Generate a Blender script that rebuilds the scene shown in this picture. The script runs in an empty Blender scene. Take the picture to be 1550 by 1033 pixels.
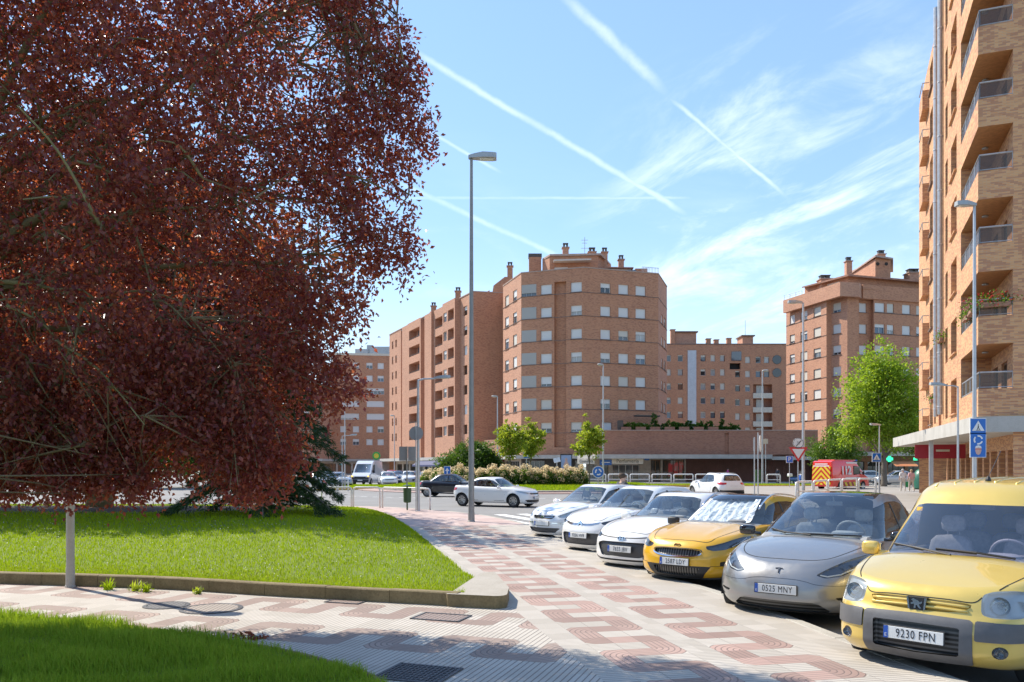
import bpy, bmesh, math, random
import numpy as np
from mathutils import Vector, Matrix
from mathutils.bvhtree import BVHTree
R = math.radians
PI = math.pi
scene = bpy.context.scene
COL = scene.collection
random.seed(7)
rng = np.random.default_rng(11)
# camera, sky, sun, exposure
cam_d = bpy.data.cameras.new("camera")
cam = bpy.data.objects.new("camera", cam_d)
COL.objects.link(cam)
CAM_H, HZ, FPX = 2.0, 706, 1230
cam.location = (0, 0, CAM_H)
cam.rotation_euler = (R(90), 0, 0)
cam_d.sensor_width = 36
cam_d.lens = 1230 / 1550 * 36
cam_d.shift_y = (HZ - 516.5) / 1550
cam_d.clip_start = 0.05
cam_d.clip_end = 6000
scene.camera = cam
SUN_AZ = (-0.79, 0.61)          # horizontal direction towards the sun
SUN_EL = 47
sun_d = bpy.data.lights.new("sun", 'SUN')
sun_d.energy = 2.65
sun_d.angle = R(0.5)
sun_d.color = (1.0, 0.925, 0.80)
sun = bpy.data.objects.new("sun", sun_d)
COL.objects.link(sun)
_l = math.hypot(*SUN_AZ)
SUN_DIR = Vector((SUN_AZ[0] / _l * math.cos(R(SUN_EL)), SUN_AZ[1] / _l * math.cos(R(SUN_EL)), math.sin(R(SUN_EL))))
sun.rotation_euler = SUN_DIR.to_track_quat('Z', 'Y').to_euler()
sun.location = (-30, 30, 60)
scene.view_settings.view_transform = 'Standard'
scene.view_settings.look = 'None'
scene.view_settings.exposure = 1.36
scene.view_settings.gamma = 1
scene.render.film_transparent = False
cy = scene.cycles
cy.use_denoising = True
cy.max_bounces = 7
cy.diffuse_bounces = 3
cy.glossy_bounces = 4
cy.transmission_bounces = 4
cy.transparent_max_bounces = 10
cy.caustics_reflective = False
cy.caustics_refractive = False
cy.sample_clamp_indirect = 6
def pix_dir(px, py):
 return Vector(((px - 775) / 1230, 1.0, (706 - py) / 1230)).normalized()
def at(px, Z, z=None, py=None):
 """world point seen at photo column px at distance Z along the view axis"""
 x = (px - 775) / 1230 * Z
 if z is None:
  z = 2.0 + (706 - py) / 1230 * Z
 return Vector((x, Z, z))
def gp(px, py, z=0.0):
 """plan point on the level z seen at a photo position"""
 Z = (CAM_H - z) * FPX / (py - HZ)
 return ((px - 775) / FPX * Z, Z)
# node helper
class V:
 def __init__(s, g, sock):
  s.g, s.s = g, sock
 def _b(s, op, o, rev=False):
  return s.g.math(op, o, s) if rev else s.g.math(op, s, o)
 def __add__(s, o): return s._b('ADD', o)
 def __radd__(s, o): return s._b('ADD', o, True)
 def __sub__(s, o): return s._b('SUBTRACT', o)
 def __rsub__(s, o): return s._b('SUBTRACT', o, True)
 def __mul__(s, o): return s._b('MULTIPLY', o)
 def __rmul__(s, o): return s._b('MULTIPLY', o, True)
 def __truediv__(s, o): return s._b('DIVIDE', o)
 def lt(s, o): return s._b('LESS_THAN', o)
 def gt(s, o): return s._b('GREATER_THAN', o)
 def abs(s): return s.g.math('ABSOLUTE', s)
 def fract(s): return s.g.math('FRACT', s)
 def floor(s): return s.g.math('FLOOR', s)
 def mod(s, o): return s.g.math('FLOORED_MODULO', s, o)
 def pow(s, o): return s.g.math('POWER', s, o)
 def min(s, o): return s.g.math('MINIMUM', s, o)
 def max(s, o): return s.g.math('MAXIMUM', s, o)
class G:
 def __init__(self, tree):
  self.t = tree
  self.N = tree.nodes
  self.L = tree.links
 def put(self, inp, v):
  if v is None:
   return
  if isinstance(v, V):
   self.L.new(v.s, inp)
  elif isinstance(v, bpy.types.NodeSocket):
   self.L.new(v, inp)
  else:
   if inp.type == 'RGBA' and len(v) == 3:
    v = (*v, 1)
   inp.default_value = v
 def node(self, kind, out=0, props=None, **ins):
  n = self.N.new(kind)
  for k, v in (props or {}).items():
   setattr(n, k, v)
  for k, v in ins.items():
   self.put(n.inputs[k.replace('_', ' ')] if k.replace('_', ' ') in n.inputs else n.inputs[int(k[1:])], v)
  return V(self, n.outputs[out])
 def math(self, op, a, b=None, c=None):
  n = self.N.new('ShaderNodeMath')
  n.operation = op
  self.put(n.inputs[0], a)
  if b is not None: self.put(n.inputs[1], b)
  if c is not None: self.put(n.inputs[2], c)
  return V(self, n.outputs[0])
 def smooth(self, x, a, b):
  n = self.N.new('ShaderNodeMapRange')
  n.interpolation_type = 'SMOOTHSTEP'
  self.put(n.inputs[0], x)
  self.put(n.inputs[1], a); self.put(n.inputs[2], b)
  return V(self, n.outputs[0])
 def lin(self, x, a, b, c=0.0, d=1.0):
  n = self.N.new('ShaderNodeMapRange')
  for i, v in enumerate((x, a, b, c, d)):
   self.put(n.inputs[i], v)
  return V(self, n.outputs[0])
 def mix(self, f, a, b):
  n = self.N.new('ShaderNodeMix')
  n.data_type = 'RGBA'
  self.put(n.inputs[0], f); self.put(n.inputs[6], a); self.put(n.inputs[7], b)
  return V(self, n.outputs[2])
 def mixs(self, f, a, b):
  n = self.N.new('ShaderNodeMixShader')
  self.put(n.inputs[0], f); self.put(n.inputs[1], a); self.put(n.inputs[2], b)
  return V(self, n.outputs[0])
 def noise(self, vec, scale, detail=4, rough=0.5, dist=0.0, out=0):
  n = self.N.new('ShaderNodeTexNoise')
  self.put(n.inputs['Vector'], vec)
  n.inputs['Scale'].default_value = scale
  n.inputs['Detail'].default_value = detail
  n.inputs['Roughness'].default_value = rough
  n.inputs['Distortion'].default_value = dist
  return V(self, n.outputs[out])
 def ramp(self, f, stops):
  n = self.N.new('ShaderNodeValToRGB')
  e = n.color_ramp.elements
  while len(e) < len(stops):
   e.new(0.5)
  for el, (p, c) in zip(e, stops):
   el.position = p
   el.color = (*c, 1) if len(c) == 3 else c
  self.put(n.inputs[0], f)
  return V(self, n.outputs[0])
 def xyz(self, vec):
  n = self.N.new('ShaderNodeSeparateXYZ')
  self.put(n.inputs[0], vec)
  return [V(self, o) for o in n.outputs]
 def comb(self, x, y, z):
  n = self.N.new('ShaderNodeCombineXYZ')
  for i, v in enumerate((x, y, z)):
   self.put(n.inputs[i], v)
  return V(self, n.outputs[0])
 def vmath(self, op, a, b=None, out=0):
  n = self.N.new('ShaderNodeVectorMath')
  n.operation = op
  self.put(n.inputs[0], a)
  if b is not None: self.put(n.inputs[1], b)
  return V(self, n.outputs[out])
 def coord(self, name):
  n = self.N.new('ShaderNodeTexCoord')
  return V(self, n.outputs[name])
 def pos(self):
  n = self.N.new('ShaderNodeNewGeometry')
  return V(self, n.outputs['Position'])
 def rand(self):
  n = self.N.new('ShaderNodeNewGeometry')
  return V(self, n.outputs['Random Per Island'])
 def bump(self, h, strength=0.3, dist=0.01):
  n = self.N.new('ShaderNodeBump')
  n.inputs['Strength'].default_value = strength
  n.inputs['Distance'].default_value = dist
  self.put(n.inputs['Height'], h)
  return V(self, n.outputs[0])
def new_mat(name):
 m = bpy.data.materials.new(name)
 m.use_nodes = True
 m.node_tree.nodes.clear()
 g = G(m.node_tree)
 return m, g
def finish(m, g, shader):
 o = g.N.new('ShaderNodeOutputMaterial')
 g.put(o.inputs[0], shader)
 return m
def pbsdf(g, col, rough=0.5, metal=0.0, coat=0.0, normal=None, spec=None, emit=None, estr=0.0, alpha=None):
 n = g.N.new('ShaderNodeBsdfPrincipled')
 g.put(n.inputs['Base Color'], col)
 g.put(n.inputs['Roughness'], rough)
 g.put(n.inputs['Metallic'], metal)
 if coat:
  n.inputs['Coat Weight'].default_value = coat
  n.inputs['Coat Roughness'].default_value = 0.04
 if normal is not None: g.put(n.inputs['Normal'], normal)
 if spec is not None: n.inputs['Specular IOR Level'].default_value = spec
 if emit is not None:
  g.put(n.inputs['Emission Color'], emit)
  n.inputs['Emission Strength'].default_value = estr
 return V(g, n.outputs[0])
def m_glass(name, tint, rough=0.0, f0=1.5, boost=0.0):
 m, g = new_mat(name)
 fr = g.N.new('ShaderNodeFresnel'); ge = g.N.new('ShaderNodeNewGeometry')
 g.put(fr.inputs[0], V(g, ge.outputs['Backfacing']) * (1 / f0 - f0) + f0)
 tr = g.N.new('ShaderNodeBsdfTransparent'); tr.inputs[0].default_value = (*tint, 1)
 gl = g.N.new('ShaderNodeBsdfGlossy'); gl.inputs['Roughness'].default_value = rough
 gl.inputs[0].default_value = (1, 1, 1, 1)
 fac = V(g, fr.outputs[0]) * (1 - boost) + boost
 return finish(m, g, g.mixs(fac, V(g, tr.outputs[0]), V(g, gl.outputs[0])))
_pm = {}
def plain(name, col, rough=0.5, metal=0.0, coat=0.0, var=0.12, scale=3.0, spec=None, bump=0.0):
 """solid colour with a little procedural mottling"""
 if name in _pm:
  return _pm[name]
 m, g = new_mat(name)
 c = col
 if var:
  f = g.noise(g.coord('Object'), scale, 5, 0.6)
  c = g.mix(g.lin(f, 0.3, 0.7), tuple(x * (1 - var) for x in col), tuple(min(1, x * (1 + var)) for x in col))
 nrm = None
 if bump:
  nrm = g.bump(g.noise(g.coord('Object'), scale * 20, 3), bump, 0.01)
 finish(m, g, pbsdf(g, c, rough, metal, coat, normal=nrm, spec=spec))
 _pm[name] = m
 return m
# mesh helpers
def tag(o, label=None, cat=None, group=None, kind=None):
 if label: o['label'] = label
 if cat: o['category'] = cat
 if group: o['group'] = group
 if kind: o['kind'] = kind
 return o
def link_mesh(name, me, mat=None, parent=None, loc=None, smooth=False):
 o = bpy.data.objects.new(name, me)
 COL.objects.link(o)
 if mat is not None:
  for m in (mat if isinstance(mat, (list, tuple)) else [mat]):
   me.materials.append(m)
 if parent is not None:
  o.parent = parent
 if loc is not None:
  o.location = loc
 if smooth:
  me.polygons.foreach_set('use_smooth', [True] * len(me.polygons))
 return o
def empty(name, loc=(0, 0, 0), rz=0.0, parent=None):
 o = bpy.data.objects.new(name, None)
 o.empty_display_size = 0.3
 COL.objects.link(o)
 o.location = loc
 o.rotation_euler = (0, 0, rz)
 if parent is not None:
  o.parent = parent
 return o
def auto_uv(me):
 n = len(me.polygons)
 if n == 0:
  return
 uv = me.uv_layers.new(name='UVMap')
 nl = len(me.loops)
 vi = np.empty(nl, np.int32); me.loops.foreach_get('vertex_index', vi)
 co = np.empty(len(me.vertices) * 3, np.float32); me.vertices.foreach_get('co', co); co = co.reshape(-1, 3)
 nr = np.empty(n * 3, np.float32); me.polygons.foreach_get('normal', nr); nr = nr.reshape(-1, 3)
 tot = np.empty(n, np.int32); me.polygons.foreach_get('loop_total', tot)
 pn = np.repeat(nr, tot, axis=0)
 p = co[vi]
 flat = np.abs(pn[:, 2]) > 0.75
 h = np.hypot(pn[:, 0], pn[:, 1]) + 1e-9
 tx, ty = -pn[:, 1] / h, pn[:, 0] / h
 u = np.where(flat, p[:, 0], p[:, 0] * tx + p[:, 1] * ty)
 v = np.where(flat, p[:, 1], p[:, 2])
 uv.data.foreach_set('uv', np.stack([u, v], 1).astype(np.float32).ravel())
class MB:
 """collects faces and links them as one mesh object"""
 def __init__(s):
  s.v, s.f, s.m = [], [], []
  s.mi = 0
 def face(s, pts):
  b = len(s.v)
  s.v.extend([tuple(p) for p in pts])
  s.f.append(tuple(range(b, b + len(pts)))); s.m.append(s.mi)
 def add(s, vs, fs):
  b = len(s.v)
  s.v.extend([tuple(p) for p in vs])
  for f in fs:
   s.f.append(tuple(b + i for i in f)); s.m.append(s.mi)
  return s
 def box(s, c, size, rz=0.0, bev=0.0):
  x, y, z = (d / 2 for d in size)
  if bev <= 0:
   vs = [(-x, -y, -z), (x, -y, -z), (x, y, -z), (-x, y, -z), (-x, -y, z), (x, -y, z), (x, y, z), (-x, y, z)]
   fs = [(0, 3, 2, 1), (4, 5, 6, 7), (0, 1, 5, 4), (1, 2, 6, 5), (2, 3, 7, 6), (3, 0, 4, 7)]
  else:
   b = min(bev, x * .9, y * .9, z * .9)
   vs, fs = [], []
   ring = [(-x, -y + b), (-x + b, -y), (x - b, -y), (x, -y + b), (x, y - b), (x - b, y), (-x + b, y), (-x, y - b)]
   inner = [(-x + b, -y + b), (-x + b, -y + b), (x - b, -y + b), (x - b, -y + b), (x - b, y - b), (x - b, y - b), (-x + b, y - b), (-x + b, y - b)]
   for zz, rr in ((-z, inner), (-z + b, ring), (z - b, ring), (z, inner)):
    vs += [(p[0], p[1], zz) for p in rr]
   for k in range(3):
    for i in range(8):
     j = (i + 1) % 8
     fs.append((k * 8 + i, k * 8 + j, k * 8 + 8 + j, k * 8 + 8 + i))
   fs.append(tuple(range(7, -1, -1))); fs.append(tuple(range(24, 32)))
  ca, sa = math.cos(rz), math.sin(rz)
  s.add([(c[0] + p[0] * ca - p[1] * sa, c[1] + p[0] * sa + p[1] * ca, c[2] + p[2]) for p in vs], fs)
  return s
 def tube(s, pts, r, n=8, cap=True):
  """round bar through pts; r a number or one radius per point"""
  P = [Vector(p) for p in pts]
  rr = r if isinstance(r, (list, tuple)) else [r] * len(P)
  base = len(s.v)
  up = Vector((0, 0, 1))
  prev = None
  for i, p in enumerate(P):
   d = (P[min(i + 1, len(P) - 1)] - P[max(i - 1, 0)])
   d = d.normalized() if d.length > 1e-9 else up
   if prev is None:
    a = d.cross(up if abs(d.z) < .95 else Vector((1, 0, 0))).normalized()
   else:
    a = (prev - d * prev.dot(d))
    a = a.normalized() if a.length > 1e-6 else d.orthogonal().normalized()
   prev = a
   b = d.cross(a)
   for k in range(n):
    t = 2 * PI * k / n
    s.v.append(tuple(p + (a * math.cos(t) + b * math.sin(t)) * rr[i]))
  for i in range(len(P) - 1):
   for k in range(n):
    q = base + i * n
    s.f.append((q + k, q + (k + 1) % n, q + n + (k + 1) % n, q + n + k)); s.m.append(s.mi)
  if cap:
   s.f.append(tuple(base + k for k in range(n - 1, -1, -1))); s.m.append(s.mi)
   q = base + (len(P) - 1) * n
   s.f.append(tuple(q + k for k in range(n))); s.m.append(s.mi)
  return s
 def lathe(s, prof, c=(0, 0, 0), n=16, axis='z', cap=True):
  """prof list of (radius, height)"""
  base = len(s.v)
  for r, h in prof:
   for k in range(n):
    t = 2 * PI * k / n
    p = (r * math.cos(t), r * math.sin(t), h)
    if axis == 'y': p = (p[0], p[2], p[1])
    if axis == 'x': p = (p[2], p[0], p[1])
    s.v.append((c[0] + p[0], c[1] + p[1], c[2] + p[2]))
  for i in range(len(prof) - 1):
   for k in range(n):
    q = base + i * n
    f = (q + k, q + (k + 1) % n, q + n + (k + 1) % n, q + n + k)
    s.f.append(f if axis != 'y' else f[::-1]); s.m.append(s.mi)
  if cap:
   f1 = tuple(base + k for k in range(n - 1, -1, -1)); q = base + (len(prof) - 1) * n
   f2 = tuple(q + k for k in range(n))
   s.f += [f1, f2] if axis != 'y' else [f1[::-1], f2[::-1]]
   s.m += [s.mi, s.mi]
  return s
 def prism(s, poly, z0, z1, top=True, bottom=True):
  """vertical prism over a ccw plan polygon"""
  n = len(poly)
  vs = [(p[0], p[1], z0) for p in poly] + [(p[0], p[1], z1) for p in poly]
  fs = [(i, (i + 1) % n, n + (i + 1) % n, n + i) for i in range(n)]
  if top: fs.append(tuple(range(n, 2 * n)))
  if bottom: fs.append(tuple(range(n - 1, -1, -1)))
  return s.add(vs, fs)
 def slab(s, poly, axis_pt, u, v, w, depth):
  """extrude a 2D polygon (in the u,v frame at axis_pt) by depth along -w; front face towards w"""
  o = Vector(axis_pt); u = Vector(u); v = Vector(v); w = Vector(w)
  n = len(poly)
  vs = [o + u * a + v * b for a, b in poly] + [o + u * a + v * b - w * depth for a, b in poly]
  fs = [tuple(range(n)), tuple(range(2 * n - 1, n - 1, -1))] + [(i, n + i, n + (i + 1) % n, (i + 1) % n) for i in range(n)]
  return s.add(vs, fs)
 def build(s, name, mat=None, parent=None, loc=None, smooth=False, uv=True, rz=0.0):
  me = bpy.data.meshes.new(name)
  me.from_pydata(s.v, [], s.f)
  if any(s.m):
   me.polygons.foreach_set('material_index', s.m)
  me.update()
  if uv: auto_uv(me)
  o = link_mesh(name, me, mat, parent, loc, smooth)
  if smooth == 'auto':
   sharp_by_angle(me)
  if rz: o.rotation_euler = (0, 0, rz)
  return o
def sharp_by_angle(me, ang=35):
 bm = bmesh.new(); bm.from_mesh(me)
 bmesh.ops.remove_doubles(bm, verts=bm.verts, dist=1e-4)
 for f in bm.faces: f.smooth = True
 for e in bm.edges:
  if len(e.link_faces) == 2:
   e.smooth = e.calc_face_angle(0) < R(ang)
 bm.to_mesh(me); bm.free()
def mesh_np(name, verts, faces, mat=None, parent=None, smooth=False, loc=None):
 verts = np.asarray(verts, np.float32); faces = np.asarray(faces, np.int32)
 me = bpy.data.meshes.new(name)
 nf, k = faces.shape
 me.vertices.add(len(verts)); me.vertices.foreach_set('co', verts.ravel())
 me.loops.add(nf * k); me.loops.foreach_set('vertex_index', faces.ravel())
 me.polygons.add(nf)
 me.polygons.foreach_set('loop_start', np.arange(0, nf * k, k, dtype=np.int32))
 me.polygons.foreach_set('loop_total', np.full(nf, k, np.int32))
 if smooth: me.polygons.foreach_set('use_smooth', np.ones(nf, bool))
 me.update(calc_edges=True)
 return link_mesh(name, me, mat, parent, loc)
def copy_tree(o, parent=None, paint=None):
 c = o.copy(); COL.objects.link(c)
 if parent is not None: c.parent = parent
 if paint and c.type == 'MESH':
  for i, s in enumerate(c.material_slots):
   if s.material and s.material.name.startswith('paint'):
    s.link = 'OBJECT'; s.material = paint
 for ch in list(o.children):
  copy_tree(ch, c, paint)
 return c
def text(name, body, size, mat, parent=None, loc=(0, 0, 0), rot=(0, 0, 0), align='CENTER', sx=1.0, ext=0.001, spacing=1.0, bold=0.0):
 cu = bpy.data.curves.new(name, 'FONT')
 cu.body = body; cu.size = size; cu.align_x = align; cu.align_y = 'CENTER'
 cu.extrude = ext; cu.offset = bold * size; cu.space_character = spacing; cu.resolution_u = 3
 cu.materials.append(mat)
 o = bpy.data.objects.new(name, cu); COL.objects.link(o)
 if parent is not None: o.parent = parent
 o.scale = (sx, 1, 1)
 bpy.context.view_layer.update()
 me = bpy.data.meshes.new_from_object(o.evaluated_get(bpy.context.evaluated_depsgraph_get()))
 me.name = name
 if not me.materials: me.materials.append(mat)
 m = bpy.data.objects.new(name, me); COL.objects.link(m)
 bpy.data.objects.remove(o); bpy.data.curves.remove(cu)
 m.name = name
 if parent is not None: m.parent = parent
 m.location = loc; m.rotation_euler = rot; m.scale = (sx, 1, 1)
 return m
def catmull(pts, sub=6, closed=False):
 P = [Vector(p) for p in pts]; n = len(P); out = []
 rngi = range(n) if closed else range(n - 1)
 for i in rngi:
  p0 = P[(i - 1) % n] if closed or i > 0 else P[0]
  p1 = P[i]; p2 = P[(i + 1) % n]
  p3 = P[(i + 2) % n] if closed or i + 2 < n else P[-1]
  for k in range(sub):
   t = k / sub
   out.append(0.5 * ((2 * p1) + (p2 - p0) * t + (2 * p0 - 5 * p1 + 4 * p2 - p3) * t * t + (3 * p1 - p0 - 3 * p2 + p3) * t ** 3))
 if not closed: out.append(P[-1])
 return out
def interp(pts):
 """monotone cubic (pchip) through (x, y) points, clamped outside"""
 xs = np.array([p[0] for p in pts], float); ys = np.array([p[1] for p in pts], float)
 if len(xs) == 1:
  return lambda x: np.full(np.shape(x), ys[0])
 h = np.diff(xs); d = np.diff(ys) / h
 m = np.zeros(len(xs)); m[0], m[-1] = d[0], d[-1]
 for i in range(1, len(xs) - 1):
  if d[i - 1] * d[i] > 0:
   w1, w2 = 2 * h[i] + h[i - 1], h[i] + 2 * h[i - 1]
   m[i] = (w1 + w2) / (w1 / d[i - 1] + w2 / d[i])
 def f(x):
  x = np.clip(np.asarray(x, float), xs[0], xs[-1])
  i = np.clip(np.searchsorted(xs, x) - 1, 0, len(xs) - 2)
  t = (x - xs[i]) / h[i]
  return ((1 + 2 * t) * (1 - t) ** 2 * ys[i] + t * (1 - t) ** 2 * h[i] * m[i] + t * t * (3 - 2 * t) * ys[i + 1] + t * t * (t - 1) * h[i] * m[i + 1])
 return f
# world: physical sky with cirrus and contrails
world = bpy.data.worlds.new("World")
scene.world = world
world.use_nodes = True
world.node_tree.nodes.clear()
wg = G(world.node_tree)
sky = wg.N.new('ShaderNodeTexSky')
sky.sky_type = 'NISHITA'
sky.sun_disc = False
sky.sun_elevation = R(SUN_EL)
sky.sun_rotation = math.atan2(SUN_AZ[0], SUN_AZ[1])
sky.altitude = 400
sky.air_density = 1.0
sky.dust_density = 0.15
sky.ozone_density = 1.6
dirv = wg.vmath('NORMALIZE', wg.coord('Generated'))
dx, dy, dz = wg.xyz(dirv)
zz = dz.max(0.03) + 0.12
cu_, cv_ = dx / zz, dy / zz
pl = wg.comb(cu_ * 0.75 + cv_ * 0.5, cv_ * 1.25 - cu_ * 0.9, 0.0)
cir = wg.smooth(wg.noise(pl, 1.25, 9, 0.62, 0.9), 0.5, 0.86)
big = wg.smooth(wg.noise(wg.comb(cu_, cv_, 3.0), 0.55, 3, 0.5), 0.38, 0.66)
cloud = cir * big * 0.30
# low bright bank near the horizon on the right
b_dir = pix_dir(1230, 400)
bank = wg.smooth(wg.vmath('DOT_PRODUCT', dirv, tuple(b_dir), out=1), 0.955, 0.998)
bn = wg.smooth(wg.noise(wg.comb(dx * 2.2 + dz * 1.2, dz * 7.0 - dx * 2.4, 1.3), 2.2, 9, 0.62, 0.5), 0.42, 0.70)
cloud = cloud.max(bank * bn * 0.5)
def contrail(p0, p1, width, strength, soft=0.05, fade=0.03):
 global cloud
 a, b = pix_dir(*p0), pix_dir(*p1)
 nrm = a.cross(b).normalized()
 mid = (a + b).normalized()
 half = a.angle(b) / 2
 along = nrm.cross(mid).normalized()
 wob = (wg.noise(dirv, 30, 4, 0.6) - 0.5) * width * 1.3
 dist = (wg.vmath('DOT_PRODUCT', dirv, tuple(nrm), out=1) + wob).abs()
 core = 1 - wg.smooth(dist, width * soft, width)
 al = wg.vmath('DOT_PRODUCT', dirv, tuple(along), out=1).abs()
 ends = 1 - wg.smooth(al, max(0.001, math.sin(half) - fade), math.sin(half) + fade * 0.3)
 front = wg.vmath('DOT_PRODUCT', dirv, tuple(mid), out=1).gt(0)
 patch = wg.lin(wg.noise(dirv, 14, 5, 0.65), 0.28, 0.62, 0.35, 1.0)
 cloud = cloud.max(core * ends * front * patch * strength)
contrail((850, -10), (1010, 140), 0.0085, 0.34)
contrail((1015, 150), (1190, 298), 0.0036, 0.42)
contrail((620, 75), (1040, 325), 0.0052, 0.28)
contrail((600, 275), (860, 395), 0.0046, 0.24)
contrail((640, 195), (760, 262), 0.003, 0.25)
contrail((600, 300), (1050, 300), 0.0026, 0.18)
low = wg.smooth(dz, 0.32, 0.0)
bw = wg.node('ShaderNodeRGBToBW', Color=sky.outputs[0])
skyc = wg.vmath('SCALE', sky.outputs[0])
wg.put(skyc.s.node.inputs['Scale'], wg.math('DIVIDE', 1.0, bw * 0.16 + 1.0))
skyc = wg.node('ShaderNodeHueSaturation', Saturation=1.0, Value=1.0, Color=skyc)
skyc = wg.vmath('MULTIPLY', skyc, (0.90, 0.97, 1.02))
skyc = wg.mix(0.12, skyc, (2.2, 3.0, 4.0))
skyc = wg.vmath('SCALE', skyc); wg.put(skyc.s.node.inputs['Scale'], 0.95)
skyc = wg.mix(wg.smooth(dz, 0.30, -0.02) * 0.8, skyc, (2.9, 3.45, 3.9))
cloudc = wg.node('ShaderNodeRGB'); cloudc.s.default_value = (4.6, 4.85, 5.1, 1)
col = wg.mix(cloud, skyc, cloudc)
bg = wg.N.new('ShaderNodeBackground')
wg.put(bg.inputs[0], col)
bg.inputs[1].default_value = 0.145
wo = wg.N.new('ShaderNodeOutputWorld')
wg.L.new(bg.outputs[0], wo.inputs[0])
# ================================================================ GROUND
def m_asphalt():
 m, g = new_mat('asphalt')
 p = g.pos()
 n1 = g.noise(p, 0.35, 5, 0.6); n2 = g.noise(p, 60, 3, 0.7); n3 = g.noise(p, 3.5, 4, 0.6)
 c = g.mix(g.lin(n1, .3, .7), (0.22, 0.212, 0.20), (0.285, 0.275, 0.26))
 c = g.mix(g.lin(n2, .35, .75, 0, .5), c, (0.15, 0.146, 0.14))
 c = g.mix(g.lin(n3, .55, .8, 0, .35), c, (0.17, 0.163, 0.155))
 return finish(m, g, pbsdf(g, c, 0.85, normal=g.bump(n2, 0.35, 0.01)))
def m_concrete(name, a, b, scale=1.5, stain=0.4):
 m, g = new_mat(name)
 p = g.coord('Object')
 n = g.noise(p, scale, 6, 0.65); n2 = g.noise(p, 34, 4, 0.7)
 c = g.mix(g.lin(n, .3, .7), a, b)
 c = g.mix(g.lin(n2, .45, .8, 0, stain), c, tuple(x * .45 for x in a))
 return finish(m, g, pbsdf(g, c, 0.85, normal=g.bump(n2, 0.3, 0.01)))
def m_grass(name, a, b, c2):
 m, g = new_mat(name)
 p = g.pos()
 n = g.noise(p, 0.8, 5, 0.6); r = g.rand()
 c = g.mix(g.lin(n, .3, .7), a, b)
 c = g.mix(g.lin(r, .0, 1.0, 0, .75), c, c2)
 d = pbsdf(g, c, 0.7, spec=0.12)
 t = g.N.new('ShaderNodeBsdfTranslucent'); g.put(t.inputs[0], g.mix(.5, c, (0.45, 0.60, 0.015)))
 return finish(m, g, g.mixs(0.42, d, V(g, t.outputs[0])))
ASPHALT = m_asphalt()
KERB = m_concrete('kerb_concrete', (0.36, 0.33, 0.28), (0.46, 0.43, 0.37))
KERB_OLD = m_concrete('mossy_kerb_concrete', (0.17, 0.125, 0.055), (0.28, 0.215, 0.11), 2.2, .7)
CONC = m_concrete('canopy_concrete', (0.40, 0.38, 0.34), (0.52, 0.50, 0.46), 1.0, .35)
SLABC = m_concrete('corner_slab_concrete', (0.36, 0.32, 0.26), (0.44, 0.40, 0.34), 2.0, .45)
PINK = m_concrete('pink_pavers', (0.40, 0.27, 0.23), (0.48, 0.34, 0.29), 3.0, .3)
def m_turf():
 m, g = new_mat('turf_soil')
 p = g.pos(); x, y, z = g.xyz(p)
 n = g.noise(p, 1.2, 5, .6)
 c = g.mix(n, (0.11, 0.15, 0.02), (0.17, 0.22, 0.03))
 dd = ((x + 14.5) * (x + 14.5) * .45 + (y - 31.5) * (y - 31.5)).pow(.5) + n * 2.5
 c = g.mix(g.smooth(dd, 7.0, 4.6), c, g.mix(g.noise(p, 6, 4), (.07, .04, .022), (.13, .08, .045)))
 return finish(m, g, pbsdf(g, c, .9))
SOIL = m_turf()
PAVE_FAR = m_concrete('far_pavement_tiles', (0.30, 0.27, 0.235), (0.37, 0.335, 0.295), .6, .25)
WHITEP = m_concrete('road_paint', (0.68, 0.68, 0.66), (0.78, 0.78, 0.76), 5.0, .3)
YELLOWP = m_concrete('yellow_kerb_paint', (0.62, 0.42, 0.05), (0.70, 0.48, 0.08), 5.0, .2)
GRASS = m_grass('lawn_grass', (0.22, 0.37, 0.006), (0.32, 0.45, 0.008), (0.45, 0.48, 0.02))
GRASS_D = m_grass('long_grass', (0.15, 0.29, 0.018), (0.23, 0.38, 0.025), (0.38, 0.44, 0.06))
PD = Vector((-0.2135, 0.977)); PN = Vector((0.977, 0.2135))
PATH_C, PATH_D = Vector((-2.9, 10.15)), Vector((0.945, -0.327))
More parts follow.
